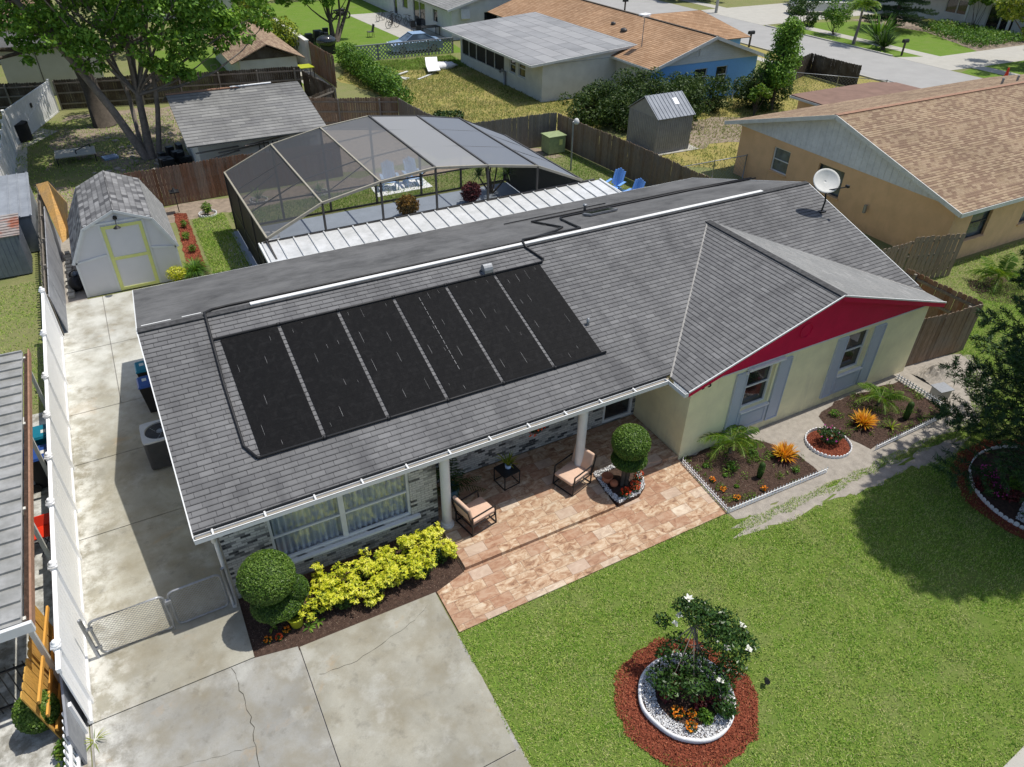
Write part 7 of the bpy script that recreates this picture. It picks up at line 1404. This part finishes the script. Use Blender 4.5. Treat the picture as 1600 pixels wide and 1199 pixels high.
# ---- shaded yard on the left
wood = M['white']; t = thing('vinyl_gate', 'white vinyl gate panel set at an angle beneath the leaning tree', 'gate', (-3.7, 51, 0)); a, b = Vector((-2.55, 54.1, 0)), Vector((-4.8, 47.9, 0)); T = (b-a).normalized(); N = Vector((-T.y, T.x, 0)); c = (a+b)/2
mb = MB(); n = 20; [mb.obox(a+(b-a)*(k+.5)/n+Vector((0, 0, .93)), T*((b-a).length/n/2-.008), N*.02, (0, 0, .85)) for k in range(n)]; mb.build('boards', M['whitewall'], t); mb = MB(); [mb.beam(a+Vector((0, 0, z))+N*.0, b+Vector((0, 0, z)), .07, .10) for z in (1.82, .06)]; mb.beam(a+N*.03+Vector((0, 0, 1.7)), b+N*.03+Vector((0, 0, .2)), .02, .04); mb.build('rail', M['whitewall'], t); mb = MB(); mb.obox(c+N*.04+Vector((0, 0, 1.3)), T*.1, N*.02, (0, 0, .12)); mb.build('handle', M['black'], t)
for p in (a, b): mb = MB(); mb.box(p.x-.07, p.x+.07, p.y-.07, p.y+.07, 0, 1.95); mb.build('post', M['whitewall'], t)
t = thing('vinyl_fence', 'greyish white vinyl fence along the left edge of the shaded back yard', 'fence', (-4.8, 42.5, 0)); ys = np.arange(36.6, 47.8, 1.86)
for y in ys: mb = MB(); mb.box(-4.87, -4.73, y-.07, y+.07, 0, 1.95); mb.build('post', M['whitewall'], t)
for y in ys[:-1]: mb = MB(); mb.box(-4.82, -4.78, y+.072, y+1.786, .08, 1.80); mb.build('panel', M['whitewall'], t)
frame_table('picnic_table', 'pale grey picnic table top with black frame in the shaded yard', 'table', (-1.95, 44.0, 0), .95, .65, .45, 'sidewalk'); mb = MB(); mb.tube([(-1.9, 43.6, .46), (-1.9, 43.6, .62), (-1.2, 44.5, .62), (-1.2, 44.5, .46)], .03, 6); tag(mb.build('bent_frame', M['black']), 'bent black metal frame lying on the pale picnic table', 'metal frame')
mb = MB(); mb.obox((-.4, 43.6, .06), (.35, .1, 0), (-.08, .28, 0), (0, 0, .05)); tag(mb.build('blue_bag', M['carblue']), 'flat blue bag beside the pale picnic table', 'bag')
t = thing('yard_clutter', 'dark boxes and pots stacked between the big tree and the old outbuilding', 'garden clutter', (2.6, 41.8, 0)); mb = MB(); [mb.obox((2.5+random.uniform(-.6, .5), 41.2+random.uniform(-.8, 1.4), random.uniform(.2, .6)), (random.uniform(.1, .3), .05, 0), (-.05, random.uniform(.1, .3), 0), (0, 0, random.uniform(.12, .4))) for _ in range(10)]; o = mb.build('boxes', M['blackmetal'], t); o['kind'] = 'stuff'
mb = MB(); [mb.ball((random.uniform(-1.5, 3), random.uniform(38.5, 47.5), .03), random.uniform(.06, .16), (1.3, 1, .6), 7, 5, jit=.1) for _ in range(46)]; tag(mb.build('loose_stones', M['sandstone']), 'loose stones scattered over the bare shaded yard', 'stones', kind='stuff')
t = thing('metal_shed', 'small blue grey ribbed metal shed with a rusty roof at the left frame edge', 'shed', (-4.9, 31.5, 0)); mb = MB(); mb.box(-5.9, -4.12, 30.7, 32.3, .05, 1.62); mb.build('wall', M['blueribs'], t); mb = MB(); [mb.box(x-.015, x+.015, 30.675, 30.699, .05, 1.6) for x in np.arange(-5.85, -4.1, .16)]; [mb.box(-4.118, -4.095, y-.015, y+.015, .05, 1.6) for y in np.arange(30.8, 32.3, .3)]; mb.build('ribs', M['blueribs'], t); mb = MB(); mb.solid([(-6.0, 30.6, 1.63), (-4.02, 30.6, 1.63), (-4.02, 32.4, 1.80), (-6.0, 32.4, 1.80)], (0, 0, .03)); rf = mb.build('roof', M['rustribs'], t); mb = MB(); [mb.beam((-6, y, 1.675+(y-30.6)*.094), (-4.02, y, 1.675+(y-30.6)*.094), .04, .03) for y in np.arange(30.7, 32.4, .22)]; mb.build('ribs', M['rustribs'], rf)
t = thing('metal_shed', 'larger blue grey metal shed roof behind the rusty topped one', 'shed', (-5.2, 34.8, 0)); MB().box(-8, -3.72, 32.7, 36.6, .05, 1.5).build('wall', M['blueribs'], t); mb = MB(); mb.solid([(-8.1, 32.6, 1.55), (-3.62, 32.6, 1.55), (-3.62, 36.7, 1.95), (-8.1, 36.7, 1.95)], (0, 0, .03)); rf = mb.build('roof', M['blueribs'], t); mb = MB(); [mb.beam((x, 32.6, 1.60), (x, 36.7, 2.0), .04, .035) for x in np.arange(-8, -3.6, .36)]; mb.build('ribs', M['blueribs'], rf)
# ---------------------------------------------------------------- trees and shrubs beyond
def CB(c, rad, nb, br, seed, low=-.6): return crown_blobs(c, rad, nb, br, np.random.default_rng(seed), low)
bl = CB((2.6, 43.8, 9.2), (6.6, 5.0, 4.2), 120, .85, 3, -.95)+CB((-1.5, 42.0, 8.6), (3.2, 3.0, 3.0), 40, .7, 4, -.9)+CB((6.6, 43.5, 6.9), (3.2, 2.5, 1.9), 44, .6, 5, -.9)+CB((2.8, 41.5, 5.4), (2.6, 1.4, 1.6), 30, .45, 6, -.9)+CB((-.5, 41.5, 6.2), (2.8, 1.6, 1.5), 26, .5, 7, -.9)+CB((5.6, 41.8, 5.8), (1.8, 1.4, 1.2), 18, .45, 8, -.9)
bl += [(q_[0], q_[1], q_[2], .9, .9, .5) for q_ in np.random.default_rng(77).uniform((-4.5, 39.5, 10), (4.5, 47, 12.5), (26, 3))]
def stems(mb):
    K_ = .62
    for pts, r0, r1 in [([(1.3, 42.6, 0), (.4, 42.4, 2.6), (-.7, 42.6, 5.0), (-2.2, 43, 7.7), (-3.6, 43.4, 9.5)], .36, .14), ([(1.6, 42.7, 0), (1.75, 42.9, 3), (2.0, 43.2, 6), (1.9, 43.5, 9)], .26, .1), ([(1.9, 42.6, 0), (2.45, 42.6, 2.5), (2.75, 42.5, 5.0), (2.9, 42.6, 8.5)], .24, .11), ([(1.2, 42.9, 0), (1.3, 43.4, 3), (.9, 44, 6), (.6, 45, 8)], .2, .08), ([(2.6, 42.5, 4.0), (4.5, 42.8, 5.6), (6.4, 43.2, 6.8)], .12, .05), ([(-.5, 42.5, 4.6), (1.2, 42.2, 6.4), (2.4, 42.2, 8.0)], .10, .05)]: mb.tube(pts, [K_*(r0+(r1-r0)*i/(len(pts)-1)) for i in range(len(pts))], 9)
tree('shade_tree', 'big spreading tree with several grey stems fanning from one base', (1.5, 42.7, 0), [(1.5, 42.7, 0), (1.6, 42.8, 1.5), (1.7, 42.8, 3.2), (1.8, 43, 5.5)], bl, 38000, .28, 'lf_tree', 'bark', .22, 26, extra=stems, wd=.5)
bl = CB((-3.2, 50.5, 9.5), (6.5, 4.5, 3.6), 90, .95, 13, -.95)+CB((-6.0, 45.5, 6.4), (2.2, 3.4, 2.3), 36, .7, 14, -.9)
tree('shade_tree', 'thick dark trunked tree standing behind the leaning stems', (-.2, 50, 0), [(-.2, 50, 0), (-.35, 50.1, 2.2), (-.8, 50.3, 4.6), (-1.4, 50.6, 7.5)], bl, 17000, .32, 'lf_tree', 'darkbark', .55, 18, wd=.5)
bl = [(-5.6, 40.5, 4.4, .7, .7, .5), (-5.3, 39.6, 3.7, .6, .6, .45), (-5.9, 41.3, 5.2, .8, .8, .6), (-5.0, 40.2, 4.9, .5, .5, .4), (-6.2, 39, 4.4, .9, .9, .6)]
tree('young_tree', 'bright leafy branches reaching in at the left edge over the white fence', (-6.4, 40.2, 0), [(-6.4, 40.2, 0), (-6.2, 40.2, 2), (-6.0, 40.2, 4)], bl, 2600, .26, 'lf_tree', 'bark', .10, 5)
bl = CB((19.0, 68.6, 4.9), (3.6, 3.2, 1.9), 46, .7, 21, -.8)+CB((16.3, 70, 3.9), (1.8, 1.8, 1.2), 14, .6, 22)
tree('yard_tree', 'round crowned green tree with forked trunks in the back lawn', (19.2, 67.6, 0), [(19.2, 67.6, 0), (19.15, 67.7, 1.5), (19.0, 68, 3.4)], bl, 8500, .34, 'lf_tree', 'darkbark', .22, 14, extra=lambda mb: (mb.tube([(19.5, 67.6, 0), (20.6, 68.2, 1.8), (21.6, 68.6, 3.6)], [.2, .14, .08], 8), mb.tube([(19.3, 67.5, 0), (20.0, 67.5, 2), (20.2, 68, 4)], [.15, .1, .07], 8)))
bush('hedge', 'bright green hedge running down from the lattice fence to the brown fence', 'hedge', (17.3, 52, 0), [(16.6+.16*(y-42)*.4+RNG.uniform(-.35, .35), y, RNG.uniform(.7, 1.6), .75, .75, .6) for y in np.arange(45.6, 59, .55)]+[(17.2, y, .6, .8, .8, .6) for y in np.arange(46, 58.5, 1.0)], 10500, .19, 'lf_hedge', stems=18)
bush('low_bush', 'small green bush at the corner where the brown fence turns', 'shrub', (17.6, 40.0, 0), CB((17.6, 40.0, .6), (1.1, .9, .6), 12, .4, 31, -.2), 1500, .18, 'lf_dark')
shr = [((26.3, 38.0), 1.7, 1.7, 'low end of the dark hedge nearest the brown fence'), ((28.4, 38.2), 1.7, 2.2, 'second dark shrub of the hedge, right of the cream wall corner'), ((30.2, 37.6), 1.8, 2.6, 'dark shrub of the hedge below the mast'), ((32.2, 37.4), 1.8, 2.2, 'dark shrub of the hedge in front of the tan roof edge'), ((34.3, 37.0), 1.7, 2.0, 'dark shrub right before the blue wall'), ((28.0, 36.1), 1.5, 1.9, 'front shrub directly behind the grey steel shed'), ((31.4, 35.3), 1.5, 2.3, 'shrub at the right end behind the grey steel shed')]
for k, ((x, y), r_, h, lb) in enumerate(shr): bush('dark_shrub', 'glossy dark green shrub, '+lb, 'shrub', (x, y, 0), CB((x, y, h*.55), (r_*1.1, r_*1.0, h*.60), 40, .62, 40+k, -.9), 5200, .17, 'lf_cit', 'dark shrubs around the grey steel shed', bark='darkbark')
bush('dark_shrub', 'dark green shrub right of the blue wall with lighter leaves on its front', 'shrub', (38.2, 36.2, 0), CB((38.9, 36.0, 1.2), (2.0, 1.7, 1.3), 44, .6, 60, -.9), 6500, .18, 'lf_cit')
bush('light_shrub', 'small light green papaya like plant in front of the right hand dark shrub', 'shrub', (36.8, 34.6, 0), CB((36.8, 34.6, 1.4), (.6, .6, .6), 7, .35, 61), 420, .24, 'lf_palm')
bl = [(38.9+.25*math.sin(z*2)+RNG.uniform(-1.25, 1.25)*(1.3-z/5.4), 35.2+RNG.uniform(-1.1, 1.1)*(1.3-z/5.4), z, .6, .6, .55) for z in np.arange(1.7, 5.2, .06)]
tree('upright_tree', 'bright green upright tree in front of the road behind the orange house', (38.9, 35.2, 0), [(38.9, 35.2, 0), (38.9, 35.2, 1.6), (38.95, 35.2, 4.6)], bl, 8500, .20, 'lf_tree', 'darkbark', .10, 14)
bush('weeds', 'small green weeds beside the rust flat roofed extension', 'shrub', (36.2, 31.8, 0), CB((35.6, 32.2, .4), (1.2, .9, .5), 9, .35, 62, -.3), 700, .17, 'lf_hedge')
# across the street
bush('round_shrub', 'dark rounded shrub by the driveway across the street', 'shrub', (64.3, 56.4, 0), CB((64.3, 56.4, 1.5), (1.8, 1.8, 1.5), 22, .6, 70, -.9), 2200, .24, 'lf_dark'); bush('round_shrub', 'lighter multi stemmed shrub on the verge across the street', 'shrub', (63.6, 51.9, 0), [(a, b, c-.3, .6, .6, .5) for a, b, c, *_ in CB((63.6, 51.9, 2.4), (1.4, 1.4, 1.2), 20, .55, 71, -.9)], 2000, .22, 'lf_hedge', stems=9)
def palm(label, c, h, n=16, L=2.0, mat='lf_palm', ll=.5):
    t = thing('palm_tree', label, 'palm tree', (c[0], c[1], 0)); mb = MB(); mb.tube([(c[0], c[1], 0), (c[0]+.1, c[1], h*.5), (c[0], c[1], h)], [.16, .11, .10], 9); mb.build('trunk', M['bark'], t, True); V, F = frondset((c[0], c[1], h), n, L, .06, ll, 20, (.1, 1.3), 1.7); raw('fronds', V, F, M[mat], t)
palm('slender palm with a full green crown on the verge across the street', (61.8, 48.0), 3.0, 20, 1.9)
for (x, y), s, lb in [((64.2, 47.4), 2.3, 'tall pale spiky yucca on the lawn across the street'), ((62.3, 45.2), 1.5, 'lower dark spiky yucca beside the mailbox')]:
    t = thing('yucca', lb, 'yucca', (x, y, 0)); V, F = bladeset((x, y, .3), 110, s, .13, droop=.25, r0=.4, flat=(.3, 1.5)); raw('leaves', V, F, M['lf_hedge' if s > 2 else 'lf_dark'], t); MB().cyl((x, y, 0), (x, y, .5), .2, .15).build('trunk', M['darkbark'], t)
def mailbox(label, x, y): t = thing('mailbox', label, 'mailbox', (x, y, 0)); MB().box(x-.06, x+.06, y-.06, y+.06, 0, 1.05).build('post', M['fencedark'], t); mb = MB(); mb.solid([(x-.3, y-.13, 1.06), (x-.3, y+.13, 1.06), (x-.3, y+.13, 1.25), (x-.3, y+.07, 1.33), (x-.3, y-.07, 1.33), (x-.3, y-.13, 1.25)], (.6, 0, 0)); mb.build('box', M['black'], t)
mailbox('black mailbox on a post on the verge across the street', 61.7, 42.8); mailbox('dark mailbox at the near kerb above the orange brown roof', 52.0, 70.0); mailbox('dark mailbox at the near kerb beside the upright tree', 51.9, 51.0)
t = thing('street_pole', 'pale concrete street pole rising out of the top of the photo', 'pole', (61.3, 66, 0)); MB().cyl((61.3, 66, 0), (61.3, 66, 8), .16, .12).build('pole', M['sidewalk'], t)
pine('conifer', 'broad dark conifer in front of the house across the street', (71.5, 51.5, 0), 7.5, 3.2, 'lf_pine', 8, 8, 4)
bush('ground_cover', 'low blue green bed of ground cover before the house across the street', 'hedge', (74.5, 46, 0), [(x, y, .45, .9, .9, .35) for x in np.arange(71.2, 78, 1.1) for y in np.arange(42.2, 50, 1.1) if x > 69.8+(y-41)*.42], 6500, .22, 'lf_hedge')
bl = CB((67.6, 34.8, 4.6), (4.2, 4.6, 3.0), 60, .8, 80, -.8); tree('shade_tree', 'olive green tree with dark forked trunk at the top right corner', (68.3, 35.4, 0), [(68.3, 35.4, 0), (68.2, 35.3, 1.2), (68, 35.2, 2.6)], bl, 9500, .34, 'lf_ivy', 'darkbark', .22, 14, extra=lambda mb: mb.tube([(68.9, 36.0, 0), (68.8, 36.2, 1.4), (68.9, 36.8, 3)], [.16, .12, .08], 7))
Q = thing('house', 'grey roofed house with a dark porch and white columns across the street', 'house', (84, 50, 0)); mb = MB(); wallseg(mb, (80.5, 66), (80.5, 40), 0, 2.7, .2, [(66-52.5, 66-50.0, .9, 2.2), (66-47.8, 66-45.0, 0.05, 2.3)]); mb.build('wall', M['whitewall'], Q); window(Q, (80.5, 52.5), (80.5, 50), .9, 2.2, .05, .06, 0, 1, 'trim', 'glass'); MB().box(80.9, 83, 44.8, 48, 0, 2.5).build('porch', M['fencedark'], Q); window(Q, (80.5, 47.8), (80.5, 45.0), .06, 2.3, .08, .08, 0, 1, 'trim', 'glass', sill=False)
mb = MB(); mb.solid([(78.6, 38.5, 2.72), (78.6, 68, 2.72), (86, 68, 4.6), (86, 38.5, 4.6)], (0, 0, .08)); mb.build('roof', M['shinglelight'], Q); MB().box(78.55, 78.6, 38.5, 68, 2.6, 2.8).build('fascia', M['offwhite'], Q); [MB().box(78.8, 79.0, y-.1, y+.1, 0, 2.7).build('column', M['offwhite'], Q) for y in (42.0, 44.5, 49)]
for k in range(3): x, y = 76.5+k*.6, 51-k*1.8; P, N = clumps([(x, y, .35, .9, .9, .4)], 260, .3); tag(leaves('tan_grass_clump', P, .25, .06, M['bladedry'], None, N), ['tan ornamental grass nearest the conifer across the street', 'tan ornamental grass in the middle by the far porch', 'tan ornamental grass at the right by the far porch'][k], 'plant')
bush('palmetto', 'bright green palm like shrub beside the far porch column', 'shrub', (77.5, 47, 0), CB((77.5, 47, 3.0), (1.0, 1.0, .8), 9, .5, 90), 600, .35, 'lf_palm')
# far backdrop: trees and houses that close the top edge
rngb = np.random.default_rng(55)
for k, (x, y, r_, h, lb) in enumerate([(62.8, 75, 2.4, 4, 'dark hedge like tree at the far end of the street'), (66.5, 73.5, 2.4, 3.6, 'dark tree left of the van across the street'), (76, 66, 3, 5, 'dark tree behind the van across the street'), (70, 79, 3.2, 5, 'far dark tree beyond the second driveway'), (80, 70, 3.2, 5.5, 'farthest dark tree behind the van'), (17, 92, 5, 8, 'far tree behind the back lawn'), (8, 76, 4, 6, 'tree behind the tan roofed outbuilding'), (24, 94, 4.5, 7, 'far tree behind the white house patio'), (-9, 62, 4, 8, 'leafy tree at the far top left corner'), (2, 70, 4, 8, 'far tree above the beige building'), (56, 92, 4.5, 6, 'tree above the far end of the road'), (87, 60, 4, 7, 'tree above the grey roofed house across the street')]):
    tree('background_tree', lb, (x, y, 0), [(x, y, 0), (x, y, h*.3), (x, y, h*.6)], CB((x, y, h*.6), (r_, r_, h*.42), 30, r_*.28, 100+k, -.9), 3600, .40, 'lf_tree' if k % 3 else 'lf_dark', 'darkbark', .2, 8, wd=.55)
for (x0, x1, y0, y1, h, m, rm, lb) in [(-14, -3, 70, 78, 2.6, 'beigewall', 'shingletan', 'tan roofed house at the top left behind the trees'), (4, 14, 84, 92, 2.6, 'greywall', 'shinglelight', 'pale roofed house behind the ivy wall'), (12, 24, 100, 108, 2.6, 'beigewall', 'shingle2', 'farthest grey house behind the back lawn trees')]:
    t = thing('house', lb, 'house', ((x0+x1)/2, (y0+y1)/2, 0)); mb = MB(); wallseg(mb, (x0, y0), (x1, y0), 0, h, .2, [(2, 3.4, 1, 2.1), (6, 7.6, 1, 2.1)]); wallseg(mb, (x1, y0+.2), (x1, y1), 0, h, .2); mb.build('wall', M[m], t)
    for a, b in ((2, 3.4), (6, 7.6)): window(t, (x0+a, y0), (x0+b, y0), 1, 2.1, .05, .05, 1, 0, 'trim', 'glass', sill=False)
    ym = (y0+y1)/2; d = ym-y0+.6; slope('roof', rm, (x0-.5, y0-.6, h), (1, 0, 0), (0, d, 1.6), [(0, 0), (x1-x0+1, 0), (x1-x0+1, math.hypot(d, 1.6)), (0, math.hypot(d, 1.6))], t, ht=.3); slope('roof', rm, (x0-.5, y1+.6, h), (1, 0, 0), (0, -d, 1.6), [(0, 0), (x1-x0+1, 0), (x1-x0+1, math.hypot(d, 1.6)), (0, math.hypot(d, 1.6))], t, ht=.3)
# rough grass further out
def turf(poly, n, L, mat, lb, wd=.03, thin=.0):
    P = scatter(poly, n, .006); P = P[RNG.random(len(P)) < np.clip(.15+1.3*vnoise(P, .9, 3), 0, 1)]; grass('grass', P, L, wd, mat, lb)
turf([(16.2, 37), (22, 36), (26, 36.2), (31, 43), (26, 43.2), (25.9, 58), (18, 59), (15.5, 55), (17.8, 46)], 60000, .16, 'bladedry', 'dry straw coloured grass of the yard beside the cream extension', .05)
turf([(19, 56), (26, 54.5), (26.3, 58.6), (18.4, 59.2)], 9000, .22, 'bladegreen', 'taller green grass along the lattice fence', .05); turf([(2.0, 27.6), (3.5, 27.6), (3.5, 33.5), (2.1, 33.3)], 14000, .10, 'blade', 'patchy grass between the shed mulch strip and the pool cage')
turf([(16.9, 24), (23, 24), (22.2, 34.5), (16.9, 33)], 26000, .10, 'bladegreen', 'green grass between the pool cage and the long brown fence'); turf([(3.7, 31.5), (17, 31.5), (20, 33), (19, 34), (3.7, 33.4)], 20000, .10, 'bladegreen', 'strip of lawn behind the pool cage')
turf([(22.6, 33), (28.2, 27.6), (36, 31), (44, 34), (48, 36), (48.7, 42), (42, 44), (36.8, 37), (30, 36)], 40000, .16, 'bladedry', 'dry grass of the side yard behind the orange house', .05); turf([(-6, 36.5), (4, 36.5), (4, 52), (-4, 52)], 16000, .12, 'blade', 'thin shaded grass under the big trees', .04)
turf([(-9, 21), (-3.6, 21), (-3.6, 30), (-9, 30)], 14000, .09, 'blade', 'neighbour lawn strip at the left frame edge', .025)
